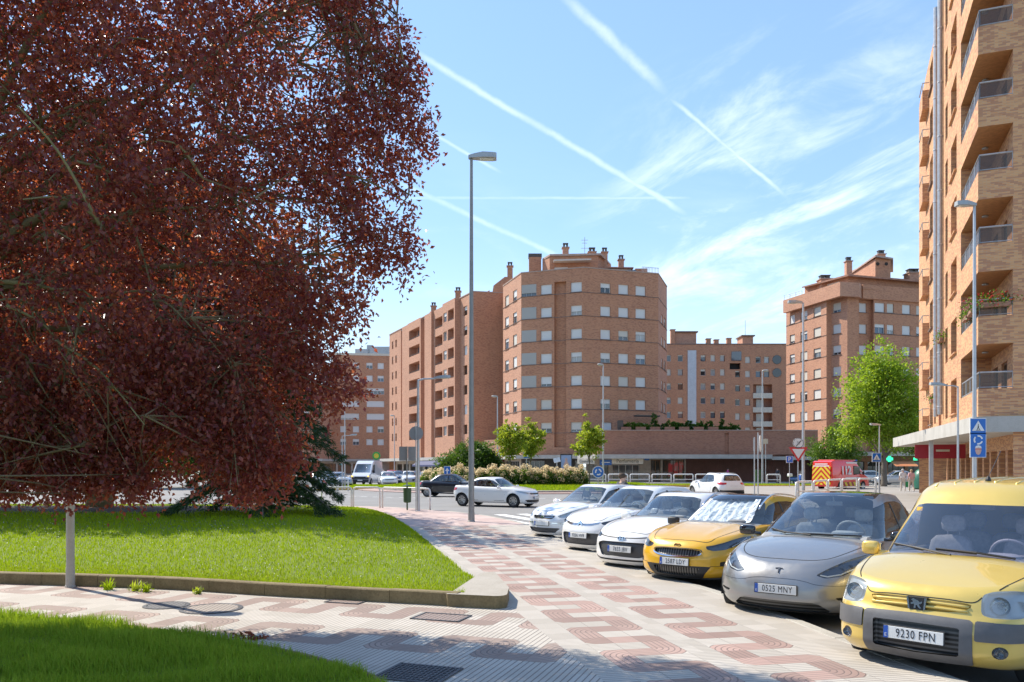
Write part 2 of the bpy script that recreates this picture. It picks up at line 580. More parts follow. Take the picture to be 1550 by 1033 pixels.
def m_paving():
 m, g = new_mat('patterned_pavement_tiles')
 x, y, z = g.xyz(g.pos())
 S = 0.30
 u1 = (x - 3.74) * PN.x + y * PN.y
 v1 = (x - 3.74) * PD.x + y * PD.y
 u2 = (x - PATH_C.x) * -PATH_D.y + (y - PATH_C.y) * PATH_D.x
 v2 = (x - PATH_C.x) * PATH_D.x + (y - PATH_C.y) * PATH_D.y
 onpath = u1.lt(-1.35)
 u = u1 + (u2 - u1) * onpath
 v = v1 + (v2 - v1) * onpath
 right = u.gt(0)
 q = (u + 1.05 + onpath * .15 - right * (1.2 + onpath * .3)) / S          # 0..3 inside either column
 incol = q.gt(0) * q.lt(3)
 vv = v / S
 r = vv.floor(); b = vv - r
 a = q.fract()
 r4 = r.mod(4)
 even = r.mod(2).lt(.5)
 isR, isL = q.gt(2), q.lt(1)
 end = isR.max(isL)
 r0, r1, r2, r3 = [g.math('COMPARE', r4, k, .5) for k in (0., 1., 2., 3.)]
 up = isR * r0 + isL * r2
 aa = isR * a + isL * (1 - a)
 bb = up * (1 - b) + (1 - up) * b
 rho = g.math('SQRT', aa * aa + bb * bb)
 corner = even * end
 red = even * (1 - corner * rho.gt(1.2)) + r1 * isR + r3 * isL
 red = red * incol
 # groove coordinate
 oddred = (r1 * isR + r3 * isL)
 gc = b + corner * (rho - b) + oddred * (a - b)
 gc = gc * incol + (1 - incol) * b
 rib = ((gc * 5).fract() - 0.5).abs()
 groove = g.smooth(rib, .33, .47)
 ja = g.smooth((a - .5).abs(), .475, .496) * incol
 jb = g.smooth((b - .5).abs(), .475, .496)
 joint = ja.max(jb)
 cell = g.comb(q.floor() + right * 7, r, onpath * 3)
 wn = g.node('ShaderNodeTexWhiteNoise', 0, dict(noise_dimensions='3D'), Vector=cell)
 p = g.pos()
 n1 = g.noise(p, 0.9, 5, 0.6); n2 = g.noise(p, 45, 3, .7)
 wht = g.mix(wn, (0.44, 0.395, 0.33), (0.53, 0.48, 0.41))
 rd = g.mix(wn, (0.30, 0.195, 0.155), (0.46, 0.30, 0.245))
 brown = g.mix(wn, (0.28, 0.205, 0.165), (0.36, 0.27, 0.22))
 rd = g.mix(onpath * .7 + g.smooth(v1, 14., 9.) * .25 * (1 - right), rd, brown)
 c = g.mix(red, wht, rd)
 far = g.smooth(v1 + g.noise(p, 1.2) * .0, 26.0, 26.4)
 fw = g.node('ShaderNodeTexWhiteNoise', 0, dict(noise_dimensions='3D'), Vector=g.comb((v1 / .4).floor(), (u1 / .4).floor(), 0.0))
 farc = g.mix(fw, (0.44, 0.31, 0.27), (0.56, 0.43, 0.38))
 c = g.mix(far, c, farc)
 c = g.mix(groove * (1 - far) * (onpath * .1 + .7), c, (0.13, 0.10, 0.085))
 c = g.mix(joint * (1 - far) * .6, c, (0.15, 0.12, 0.10))
 c = g.mix(g.lin(n1, .5, .8, 0, .28), c, (0.34, 0.29, 0.24))
 c = g.mix(g.lin(n2, .6, .85, 0, .35), c, (0.22, 0.19, 0.16))
 h = (1 - groove.max(joint)) * (1 - far)
 return finish(m, g, pbsdf(g, c, 0.72, normal=g.bump(h, 0.5, 0.006)))
PAVING = m_paving()
def sheet(name, poly, z, mat, kind='structure'):
 bm = bmesh.new()
 vs = [bm.verts.new((p[0], p[1], z)) for p in poly]
 es = [bm.edges.new((vs[i], vs[(i + 1) % len(vs)])) for i in range(len(vs))]
 bmesh.ops.triangle_fill(bm, use_beauty=True, edges=es)
 for f in bm.faces:
  f.normal_update()
  if f.normal.z < 0: f.normal_flip()
 me = bpy.data.meshes.new(name); bm.to_mesh(me); bm.free()
 auto_uv(me)
 o = link_mesh(name, me, mat)
 if kind: o['kind'] = kind
 return o
def strip_along(pts, w, z0, z1, side=1, bev=.015):
 """kerb: a bar of width w on one side of a plan polyline (side=+1 left of the direction)"""
 P = [Vector((p[0], p[1])) for p in pts]
 mb = MB(); n = len(P)
 prof = [(0, z0), (0, z1 - bev), (bev, z1), (w - bev, z1), (w, z1 - bev), (w, z0)]
 rows = []
 for i, p in enumerate(P):
  d = (P[min(i + 1, n - 1)] - P[max(i - 1, 0)]).normalized()
  nn = Vector((-d.y, d.x)) * side
  rows.append([(p.x + nn.x * a, p.y + nn.y * a, z) for a, z in prof])
 k = len(prof)
 vs = [q for r in rows for q in r]
 fs = []
 for i in range(n - 1):
  for j in range(k - 1):
   f = (i * k + j, i * k + j + 1, (i + 1) * k + j + 1, (i + 1) * k + j)
   fs.append(f if side < 0 else f[::-1])
 fs.append(tuple(range(k))); fs.append(tuple(range((n - 1) * k + k - 1, (n - 1) * k - 1, -1)))
 mb.add(vs, fs)
 return mb
def stones(pts, w, z0, z1, side, ln=1.0, gap=.007):
 """a kerb laid from separate stones with open joints"""
 P = resamp(pts, int(sum(math.dist(pts[i], pts[i + 1]) for i in range(len(pts) - 1)) / (ln / 4)) + 1)
 out = MB()
 for i in range(0, len(P) - 4, 4):
  q = [Vector(p) for p in P[i:i + 5]]
  q[-1] = q[-1] + (q[-2] - q[-1]).normalized() * gap
  dz = random.uniform(-.003, .003)
  m = strip_along([tuple(p) for p in q], w, z0, z1 + dz, side)
  out.add(m.v, m.f)
 return out
def resamp(P, n):
 P = np.array(P); s = np.concatenate([[0], np.cumsum(np.hypot(*np.diff(P, axis=0).T))])
 t = np.linspace(0, s[-1], n)
 return np.stack([np.interp(t, s, P[:, 0]), np.interp(t, s, P[:, 1])], 1)
def cm2(pts, sub=6):
 return [(p.x, p.y) for p in catmull([(a, b, 0) for a, b in pts], sub)]
# base ground to the horizon and the roads
mb = MB(); mb.lathe([(.01, -.05), (2600, -.05)], n=64, cap=False); o = mb.build('ground', m_concrete('distant_ground', (0.17, 0.18, 0.12), (0.24, 0.23, 0.17), .01, .1)); o['kind'] = 'structure'
sheet('road', [(-160, -14), (90, -14), (90, 190), (-160, 190)], 0.0, ASPHALT)
# near pavement
SZ = .12
curb = [(5.6, -8), (4.7, 2), (4.02, 6)] + [gp(*p, SZ) for p in ((1310, 985), (1100, 904), (975, 866), (900, 839), (845, 818), (795, 795))] + [gp(755, 785, SZ), gp(720, 779, SZ), gp(680, 774.5, SZ), gp(640, 771.5, SZ), gp(560, 767, SZ), (-14, 39.5), (-45, 41)]
curb = cm2(curb, 5)
pave = curb + [(-45, -8)]
sheet('sidewalk', pave, SZ, PAVING)
kb = stones(curb, .16, -.04, SZ + .004, -1).build('kerb', KERB); kb['kind'] = 'structure'
# zebra crossing: bars along the traffic direction, laid side by side over the carriageway
mbz = MB()
d0 = Vector((2.8, -7.3)).normalized(); n0 = Vector((-d0.y, d0.x))
for k in range(7):
 c = Vector(gp(742, 787)) + n0 * (.45 + k * 1.0)
 a, b = c - d0 * 3.0, c + d0 * 2.6
 e = n0 * .25
 mbz.face([(*(a - e), .004), (*(b - e), .004), (*(b + e), .004), (*(a + e), .004)])
o = mbz.build('zebra_crossing', WHITEP); o['kind'] = 'structure'
# upper lawn, its old kerb, its corner slab
LK = [(-30, 17.4), (-14, 14.2)] + [gp(*p, SZ) for p in ((0, 884), (130, 888), (260, 893), (400, 902), (540, 910), (650, 916), (745, 922))]
LK = cm2(LK, 6)
rt = [gp(*p, SZ) for p in ((733, 884), (712, 868), (688, 848), (660, 827), (636, 808), (616, 795), (596, 784), (570, 776), (545, 771.5), (510, 770))]
rt = cm2(rt, 4)
o = stones(LK, .16, -.02, .30, 1).build('lawn_kerb', KERB_OLD); o['kind'] = 'structure'
e = Vector(LK[-1]); d = (e - Vector(LK[-6])).normalized()
mb = MB(); nd = Vector((-d.y, d.x))
tip = [(e.x + d.x * (.14 * math.sin(a)) + nd.x * (.16 - .16 * math.cos(a)), e.y + d.y * (.14 * math.sin(a)) + nd.y * (.16 - .16 * math.cos(a))) for a in np.linspace(0.02, PI * .6, 8)]
r0 = Vector(rt[0])
poly = [(e.x + nd.x * .162, e.y + nd.y * .162)]
k0 = Vector(LK[-22])
pl_ = [(e.x, e.y)] + tip + [(e.x + .22, e.y + .75), (r0.x + .16, r0.y + .2), (r0.x - .06, r0.y + .0), (e.x - .55, e.y + .42), (e.x - .7, e.y + .36), (e.x - .6, e.y + .17)]
mb.prism(pl_, .0, .292)
mb.m = [1] * len(pl_) + [0, 0]
o = mb.build('corner_slab', [SLABC, KERB_OLD]); o['kind'] = 'structure'
o = strip_along(rt, .10, .0, .155, side=1).build('lawn_edging', KERB); o['kind'] = 'structure'
inner = [(p[0] - .02, p[1] + .15) for p in LK]
back = cm2([(-46, 36), (-30, 38), (-18, 38.5), (-9, 37.2), rt[-1]], 6)
NL, ML = 90, 60
F_, B_ = resamp(inner[:-3], NL), resamp(back, NL)
R_ = resamp([tuple(F_[-1])] + [(p[0] - .1, p[1]) for p in rt[1:]], ML); L_ = resamp([tuple(F_[0]), (-40, 28), tuple(B_[0])], ML)
S_, T_ = np.meshgrid(np.linspace(0, 1, NL), np.linspace(0, 1, ML))
def coons(s, t):
 def li(P, q):
  x = q * (len(P) - 1); i = np.clip(x.astype(int), 0, len(P) - 2); f = (x - i)[..., None]
  return P[i] * (1 - f) + P[i + 1] * f
 s_, t_ = s[..., None], t[..., None]
 return (1 - t_) * li(F_, s) + t_ * li(B_, s) + (1 - s_) * li(L_, t) + s_ * li(R_, t) - ((1 - s_) * (1 - t_) * F_[0] + s_ * (1 - t_) * F_[-1] + (1 - s_) * t_ * B_[0] + s_ * t_ * B_[-1])
def lawn_z(s, t):
 edge = np.minimum(1, (1 - s) * 9) * np.minimum(1, (1 - t) * 5)
 return .135 + .135 * np.clip(np.maximum(edge, (1 - t * 8)), 0, 1) + .16 * np.sin(np.clip(t, 0, 1) * PI) * edge
XY = coons(S_, T_)
ZL = lawn_z(S_, T_)
vs = np.concatenate([XY.reshape(-1, 2), ZL.reshape(-1, 1)], 1)
ii = np.arange((ML - 1) * NL).reshape(ML - 1, NL)[:, :-1].ravel()
fs = np.stack([ii, ii + 1, ii + NL + 1, ii + NL], 1)
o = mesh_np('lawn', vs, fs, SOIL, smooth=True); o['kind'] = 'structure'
def blades(name, base, h, w, mat, lean=.45):
 n = len(base)
 a = rng.uniform(0, 2 * PI, n); dirx, diry = np.cos(a), np.sin(a)
 la = rng.uniform(0, 2 * PI, n); ln = rng.uniform(0, lean, n) * h
 lx, ly = np.cos(la) * ln, np.sin(la) * ln
 b0 = base + np.stack([-dirx * w, -diry * w, np.zeros(n) - .01], 1)
 b1 = base + np.stack([dirx * w, diry * w, np.zeros(n) - .01], 1)
 m0 = base + np.stack([-dirx * w * .7 + lx * .35, -diry * w * .7 + ly * .35, h * .6], 1)
 m1 = base + np.stack([dirx * w * .7 + lx * .35, diry * w * .7 + ly * .35, h * .6], 1)
 tp = base + np.stack([lx, ly, h * (1 - .3 * (ln / h) ** 2)], 1)
 v = np.stack([b0, b1, m1, m0, tp], 1).reshape(-1, 3)
 k = np.arange(n)[:, None] * 5
 q = np.concatenate([k + np.array([[0, 1, 2]]), k + np.array([[0, 2, 3]]), k + np.array([[3, 2, 4]])], 0)
 o = mesh_np(name, v, q, mat)
 o['kind'] = 'stuff'
 return o
n = 150000
s = rng.uniform(.30, 1, n) ** .8; t = rng.uniform(0, 1, n) ** 2.0
pt = coons(s, t); zz_ = lawn_z(s, t)
keep = (pt[:, 0] / pt[:, 1] > -.70) & (np.sqrt((pt[:, 0] + 14.5) ** 2 * .45 + (pt[:, 1] - 31.5) ** 2) + rng.uniform(-1, 1, n) > 4.6)
pt, zz_, t, s = pt[keep], zz_[keep], t[keep], s[keep]
sc = np.clip(pt[:, 1] / 13, .8, 3.0)
o = blades('lawn_grass', np.concatenate([pt, zz_[:, None]], 1), rng.uniform(.03, .065, len(pt)) * np.sqrt(sc), rng.uniform(.004, .007, len(pt)) * sc, GRASS, .8)
tag(o, 'short mown bright green grass on the upper lawn', 'grass')
n = 7000
s = rng.uniform(.35, .995, n); t = np.abs(rng.normal(0, .018, n)) + .001
pt = coons(s, t); zz_ = lawn_z(s, t) - .005
DRY = m_grass('dry_grass', (0.42, 0.36, 0.10), (0.50, 0.42, 0.13), (0.36, 0.40, 0.06))
o = blades('dry_grass', np.concatenate([pt, zz_[:, None]], 1), rng.uniform(.025, .075, n), rng.uniform(.004, .007, n), DRY, 1.0)
tag(o, 'dry straw coloured grass fringe along the mossy kerb', 'grass')
# white clover heads dotted through the lawn
n = 420
s = rng.uniform(.55, .98, n); t = rng.uniform(.02, .5, n) ** 1.3
pt = coons(s, t); zz_ = lawn_z(s, t) + .05
r_ = rng.uniform(.005, .009, n) * np.clip(pt[:, 1] / 12, 1, 2)
base = np.concatenate([pt, zz_[:, None]], 1)
off = np.array([[1, 0, 0], [0, 1, 0], [-1, 0, 0], [0, -1, 0], [0, 0, 1]])
v = (base[:, None, :] + off[None] * r_[:, None, None]).reshape(-1, 3)
k = np.arange(n)[:, None] * 5
q = np.concatenate([k + np.array([[0, 1, 4]]), k + np.array([[1, 2, 4]]), k + np.array([[2, 3, 4]]), k + np.array([[3, 0, 4]])], 0)
o = mesh_np('clover_flowers', v, q, plain('clover_white', (.62, .62, .50), .7)); tag(o, 'tiny white clover heads dotted through the upper lawn', 'flowers', kind='stuff')
# lower lawn with its flush edging
LE = [(-16, 13.2), (-10, 11.6)] + [gp(*p, SZ) for p in ((0, 932), (110, 939), (200, 949), (290, 961), (373, 975), (453, 990), (525, 1010), (575, 1029))] + [(-.85, 6.3), (-.75, 5.2), (-.9, 3.5), (-1.2, 1.5), (-1.2, -4)]
LE = cm2(LE, 5)
o = strip_along(LE, .07, .0, .145, side=-1).build('lower_lawn_edging', KERB_OLD); o['kind'] = 'structure'
LI = [(p[0] - .05, p[1] - .07) for p in LE]
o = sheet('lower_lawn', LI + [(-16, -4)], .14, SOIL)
def inside_lower(P):
 poly = np.array(LI + [(-16, -4)]); x, y = P[:, 0], P[:, 1]
 c = np.zeros(len(P), bool); j = len(poly) - 1
 for i in range(len(poly)):
  xi, yi = poly[i]; xj, yj = poly[j]
  m_ = (yi > y) != (yj > y)
  with np.errstate(divide='ignore', invalid='ignore'):
   c ^= m_ & (x < (xj - xi) * (y - yi) / (yj - yi + 1e-12) + xi)
  j = i
 return c
n = 330000
P = np.stack([rng.uniform(-11, -.6, n), rng.uniform(4.2, 12.2, n)], 1)
P = P[inside_lower(P) & (P[:, 0] / P[:, 1] > -1.0)]
clump = np.sin(P[:, 0] * 3.1 + np.sin(P[:, 1] * 2.3) * 2) * np.sin(P[:, 1] * 3.7 + P[:, 0]) * .5 + .5
h = rng.uniform(.04, .14, len(P)) * (.5 + 1.0 * clump)
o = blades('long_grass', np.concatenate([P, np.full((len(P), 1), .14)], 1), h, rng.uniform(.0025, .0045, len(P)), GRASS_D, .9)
tag(o, 'long shaded grass on the lower lawn in front of the path', 'grass')
# manhole covers and gratings
IRON = plain('cast_iron', (0.10, 0.10, 0.105), .6, .6, var=.3, scale=20)
def m_cover(name, col):
 m, g = new_mat(name)
 x, y, z = g.xyz(g.coord('Object'))
 h = (((x * 16).fract() - .5).abs().max(((y * 16).fract() - .5).abs()))
 hh = g.smooth(h, .30, .42)
 c = g.mix(hh, tuple(k * 1.25 for k in col), tuple(k * .55 for k in col))
 return finish(m, g, pbsdf(g, c, .65, .3, normal=g.bump(1 - hh, .5, .01)))
COVER, COVER2, COVER3 = m_cover('dark_cover', (.13, .125, .125)), m_cover('tile_filled_cover', (.30, .255, .215)), m_cover('brown_cover', (.27, .205, .175))
def round_cover(px, py, r, mat, label):
 x, y = gp(px, py, SZ)
 t = empty('manhole_cover', (x, y, SZ + .003)); tag(t, label, 'manhole cover')
 mb = MB(); mb.lathe([(r, 0), (r, .006), (r - .05, .008), (r - .055, .003)], n=36, cap=False); mb.build('rim', IRON, t)
 mb = MB(); mb.lathe([(r - .058, .001), (r - .062, .006), (.002, .006)], n=36, cap=False); mb.build('lid', mat, t)
round_cover(252, 917, .30, COVER, 'dark round manhole cover at the end of the lamp shadow')
round_cover(320, 922, .40, COVER2, 'pale round manhole cover on the path beside a darker one')
def square_cover(px, py, sx, sy, mat, label, ax, name='manhole_cover', slats=False):
 x, y = gp(px, py, SZ)
 t = empty(name, (x, y, SZ + .003), math.atan2(ax.y, ax.x)); tag(t, label, 'drain cover')
 mb = MB()
 for a, b, c, d_ in ((-sx / 2, 0, .03, sy), (sx / 2, 0, .03, sy), (0, -sy / 2, sx, .03), (0, sy / 2, sx, .03)):
  mb.box((a, b, .004), (c + .0, d_ + .03 if c < .05 else d_, .009))
 mb.build('rim', IRON, t)
 mb = MB(); mb.box((0, 0, 0), (sx - .03, sy - .03, .006)); mb.build('lid', mat, t)
 if slats:
  mb = MB()
  for k in range(13):
   mb.box((-sx / 2 + sx * (k + 1) / 14, 0, .006), (.014, sy - .04, .008))
  for k in range(7):
   mb.box((0, -sy / 2 + sy * (k + 1) / 8, .0055), (sx - .04, .012, .007))
  mb.build('grating', IRON, t)
square_cover(668, 935, .62, .42, COVER3, 'flat square steel cover set in the path by the lawn corner', PATH_D)
square_cover(633, 1020, .62, .55, COVER, 'square iron drain grating at the end of the lower lawn', PATH_D, 'drain_grating', True)
square_cover(525, 911, .5, .3, COVER3, 'small brown rectangular cover close to the mossy kerb', PATH_D)
# roundabout island
IC = Vector((1.0, 72.5)); IR = 13.0
mb = MB(); mb.lathe([(IR + 1.5, -.02), (IR + 1.5, .06), (IR, .08)], (IC.x, IC.y, 0), 72, cap=False); o = mb.build('roundabout_apron', PINK); o['kind'] = 'structure'
mb = MB(); mb.lathe([(IR + .1, 0), (IR + .1, .2), (IR - .1, .22), (IR - .1, .1)], (IC.x, IC.y, 0), 72, cap=False); o = mb.build('roundabout_kerb', KERB); o['kind'] = 'structure'
mb = MB(); mb.lathe([(IR - .1, .18), (IR - 2.5, .42), (IR - 6, .55), (.01, .6)], (IC.x, IC.y, 0), 72, cap=False); o = mb.build('roundabout_lawn', SOIL, smooth=True); o['kind'] = 'structure'
n = 45000
a = rng.uniform(0, 2 * PI, n); r = IR - .15 - rng.uniform(0, 1, n) ** 1.3 * 5
z = np.interp(r, [IR - 6, IR - 2.5, IR - .1], [.55, .42, .18])
P = np.stack([IC.x + r * np.cos(a), IC.y + r * np.sin(a), z], 1); P = P[P[:, 1] < 74]
o = blades('roundabout_grass', P, rng.uniform(.08, .16, len(P)), rng.uniform(.02, .035, len(P)), GRASS, .7)
tag(o, 'bright green grass rim of the roundabout island', 'grass')
# far pavements, medians
far_edge = cm2([(-60, 118), (-32, 105), (-14, 97), (0, 92.5), (18, 90), (40, 88), (75, 87)], 6)
sheet('far_pavement', far_edge + [(75, 170), (-60, 190)], .12, PAVE_FAR)
o = strip_along(far_edge, .16, -.02, .13, side=-1).build('far_kerb', KERB); o['kind'] = 'structure'
right_walk = cm2([(7.5, 60), (9, 56), (12, 49), (15.5, 40), (17.0, 33), (15.5, 27), (17, 20), (20, 6), (22, -8)], 5)
rw = [(60, -8), (60, 80), (36, 80), (20, 76), (11, 70), (8, 64)]
sheet('right_pavement', right_walk + rw, .12, PAVE_FAR)
o = strip_along(right_walk, .16, -.02, .13, side=1).build('right_kerb', KERB); o['kind'] = 'structure'
med = [(22 + 9 * math.cos(t), 79 + 2.2 * math.sin(t)) for t in np.linspace(0, 2 * PI, 40)[:-1]]
mb = MB(); mb.prism(med, 0, .2, bottom=False); o = mb.build('median_lawn', SOIL); o['kind'] = 'structure'
o = strip_along(med + [med[0]], .14, -.02, .23, side=-1).build('median_kerb', YELLOWP); o['kind'] = 'structure'
P = np.stack([rng.uniform(13, 31, 14000), rng.uniform(76.8, 81.2, 14000)], 1)
P = P[((P[:, 0] - 22) / 8.8) ** 2 + ((P[:, 1] - 79) / 2.05) ** 2 < 1]
o = blades('median_grass', np.concatenate([P, np.full((len(P), 1), .2)], 1), rng.uniform(.06, .14, len(P)), rng.uniform(.02, .03, len(P)), GRASS, .7)
tag(o, 'grass on the median with a yellow painted kerb', 'grass')
med2 = [(-16 + 5 * math.cos(t), 74 + 6.0 * math.sin(t)) for t in np.linspace(0, 2 * PI, 40)[:-1]]
mb = MB(); mb.prism(med2, 0, .16, bottom=False); o = mb.build('splitter_lawn', SOIL); o['kind'] = 'structure'
o = strip_along(med2 + [med2[0]], .14, -.02, .18, side=-1).build('splitter_kerb', YELLOWP); o['kind'] = 'structure'
P = np.stack([rng.uniform(-21, -11, 12000), rng.uniform(68, 80, 12000)], 1)
P = P[((P[:, 0] + 16) / 4.85) ** 2 + ((P[:, 1] - 74) / 5.85) ** 2 < 1]
o = blades('splitter_grass', np.concatenate([P, np.full((len(P), 1), .16)], 1), rng.uniform(.06, .14, len(P)), rng.uniform(.02, .03, len(P)), GRASS, .7)
tag(o, 'grass on the splitter island left of the roundabout', 'grass')
mbl = MB()
for k in range(9):
 y0 = 46 + k * 6.5
 mbl.face([(-14.1 - k * .6, y0, .004), (-13.98 - k * .6, y0, .004), (-14.2 - k * .6, y0 + 2.5, .004), (-14.32 - k * .6, y0 + 2.5, .004)])
for k in range(6):
 x0 = -24 + k * 1.0
 mbl.face([(x0, 88, .004), (x0 + .5, 88, .004), (x0 + .0, 92, .004), (x0 - .5, 92, .004)])
o = mbl.build('lane_marking', WHITEP); o['kind'] = 'structure'
arc = MB()
for k in range(60):
 a0 = PI + .2 + k * .045; a1 = a0 + .024
 arc.face([(IC.x + r * math.cos(a), IC.y + r * math.sin(a), .004) for a, r in ((a0, IR + 9), (a1, IR + 9), (a1, IR + 9.25), (a0, IR + 9.25))][::-1])
o = arc.build('give_way_line', WHITEP); o['kind'] = 'structure'
# ================================================================ BUILDINGS
def m_brick(name, c1, c2, mortar, dark, bw=.25, bh=.072, ms=.010, darkamt=.25, stain=.3):
 m, g = new_mat(name)
 uv = g.coord('UV')
 n = g.N.new('ShaderNodeTexBrick')
 g.put(n.inputs['Vector'], uv)
 g.put(n.inputs['Color1'], c1); g.put(n.inputs['Color2'], c2); g.put(n.inputs['Mortar'], mortar)
 n.inputs['Scale'].default_value = 1
 n.inputs['Mortar Size'].default_value = ms
 n.inputs['Brick Width'].default_value = bw
 n.inputs['Row Height'].default_value = bh
 n.inputs['Mortar Smooth'].default_value = .3
 x, y, z = g.xyz(uv)
 row = (y / bh).floor()
 cell = g.comb(((x / bw) + row.mod(2) * .5).floor(), row, 0.0)
 wn = g.node('ShaderNodeTexWhiteNoise', 0, dict(noise_dimensions='2D'), Vector=cell)
 big = g.noise(uv, .55, 4, .6)
 dk = g.smooth(wn * .75 + big * .5, .78 - darkamt * .35, .86 - darkamt * .2)
 c = g.mix(dk * .55, V(g, n.outputs[0]), dark)
 st = g.noise(g.comb(x * .7, y * .12, 0.0), 1.0, 5, .65)
 c = g.mix(g.lin(st, .48, .8, 0, stain), c, tuple(k * .55 for k in c1))
 w2 = g.noise(uv, .12, 3, .5)
 c = g.mix(g.lin(w2, .3, .7, 0, .25), c, tuple(min(1, k * 1.18) for k in c2))
 return finish(m, g, pbsdf(g, c, .85, normal=g.bump(V(g, n.outputs[1]) * -1.0, .3, .01)))
BRICK = m_brick('red_brick', (0.50, 0.225, 0.115), (0.56, 0.275, 0.15), (0.36, 0.21, 0.155), (0.27, 0.115, 0.08), darkamt=.1)
BRICK2 = m_brick('pink_brick', (0.52, 0.255, 0.15), (0.58, 0.30, 0.185), (0.38, 0.24, 0.18), (0.30, 0.14, 0.10), darkamt=.1)
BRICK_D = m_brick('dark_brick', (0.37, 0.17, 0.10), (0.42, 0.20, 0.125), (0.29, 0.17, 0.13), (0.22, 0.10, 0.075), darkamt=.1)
BRICK_Y = m_brick('mottled_orange_brick', (0.62, 0.29, 0.115), (0.69, 0.37, 0.165), (0.52, 0.38, 0.26), (0.30, 0.11, 0.085), bw=.27, bh=.062, darkamt=.55, stain=.12)
SILL = plain('sill_course', (0.20, 0.14, 0.115), .8, var=.2)
COPING = plain('roof_coping', (0.42, 0.30, 0.24), .8, var=.15)
FRAMEW = plain('white_window_frame', (0.66, 0.66, 0.64), .5, var=.08)
FRAMED = plain('dark_window_frame', (0.08, 0.065, 0.055), .5, var=.15)
FRAMEB = plain('brown_window_frame', (0.22, 0.12, 0.06), .5, var=.15)
WOODC = plain('timber_soffit', (0.42, 0.20, 0.075), .6, var=.2, scale=6)
METALG = plain('galvanised_metal', (0.40, 0.41, 0.42), .45, .6, var=.15, scale=5)
METALW = plain('pale_metal_panel', (0.52, 0.54, 0.56), .5, .2, var=.1)
DARKIN = plain('dark_room', (0.03, 0.028, 0.026), .9, var=.3)
CREAM = plain('cream_parapet', (0.62, 0.56, 0.46), .8, var=.1)
ROOFT = plain('roof_tile', (0.36, 0.19, 0.13), .85, var=.25, scale=2)
AWN = plain('cream_awning', (0.62, 0.56, 0.48), .8, var=.1)
SHOPC = plain('shop_stone', (0.50, 0.43, 0.36), .7, var=.15)
def m_shutter(name, col):
 m, g = new_mat(name)
 x, y, z = g.xyz(g.coord('UV'))
 h = g.smooth(((y * 20).fract() - .5).abs(), .38, .48)
 n = g.noise(g.coord('Object'), .8, 3)
 c = g.mix(h * .35, g.mix(n, tuple(k * .9 for k in col), col), tuple(k * .55 for k in col))
 return finish(m, g, pbsdf(g, c, .55))
SHUT = m_shutter('white_shutter', (.72, .71, .68)); SHUT_C = m_shutter('cream_shutter', (.64, .60, .52)); SHUT_G = m_shutter('grey_glazed_blind', (.44, .42, .38))
def m_pane(name, col, rough=.04, curtain=None):
 m, g = new_mat(name)
 c = col
 if curtain:
  x, y, z = g.xyz(g.coord('UV'))
  c = g.mix(g.smooth(g.noise(g.comb(x * 9, y * .6, 0.0), 1.0, 3), .42, .6), curtain, tuple(k * .75 for k in curtain))
 return finish(m, g, pbsdf(g, c, rough, spec=.9))
PANES = [m_pane('pane_dark', (.02, .026, .032)), m_pane('pane_blue', (.06, .10, .16)), m_pane('pane_curtain', (.3, .3, .3), .15, (.46, .45, .42)), m_pane('pane_grey', (.11, .125, .14))]
SHOPGLASS = m_pane('shop_glass', (.035, .045, .045))
brng = random.Random(21)
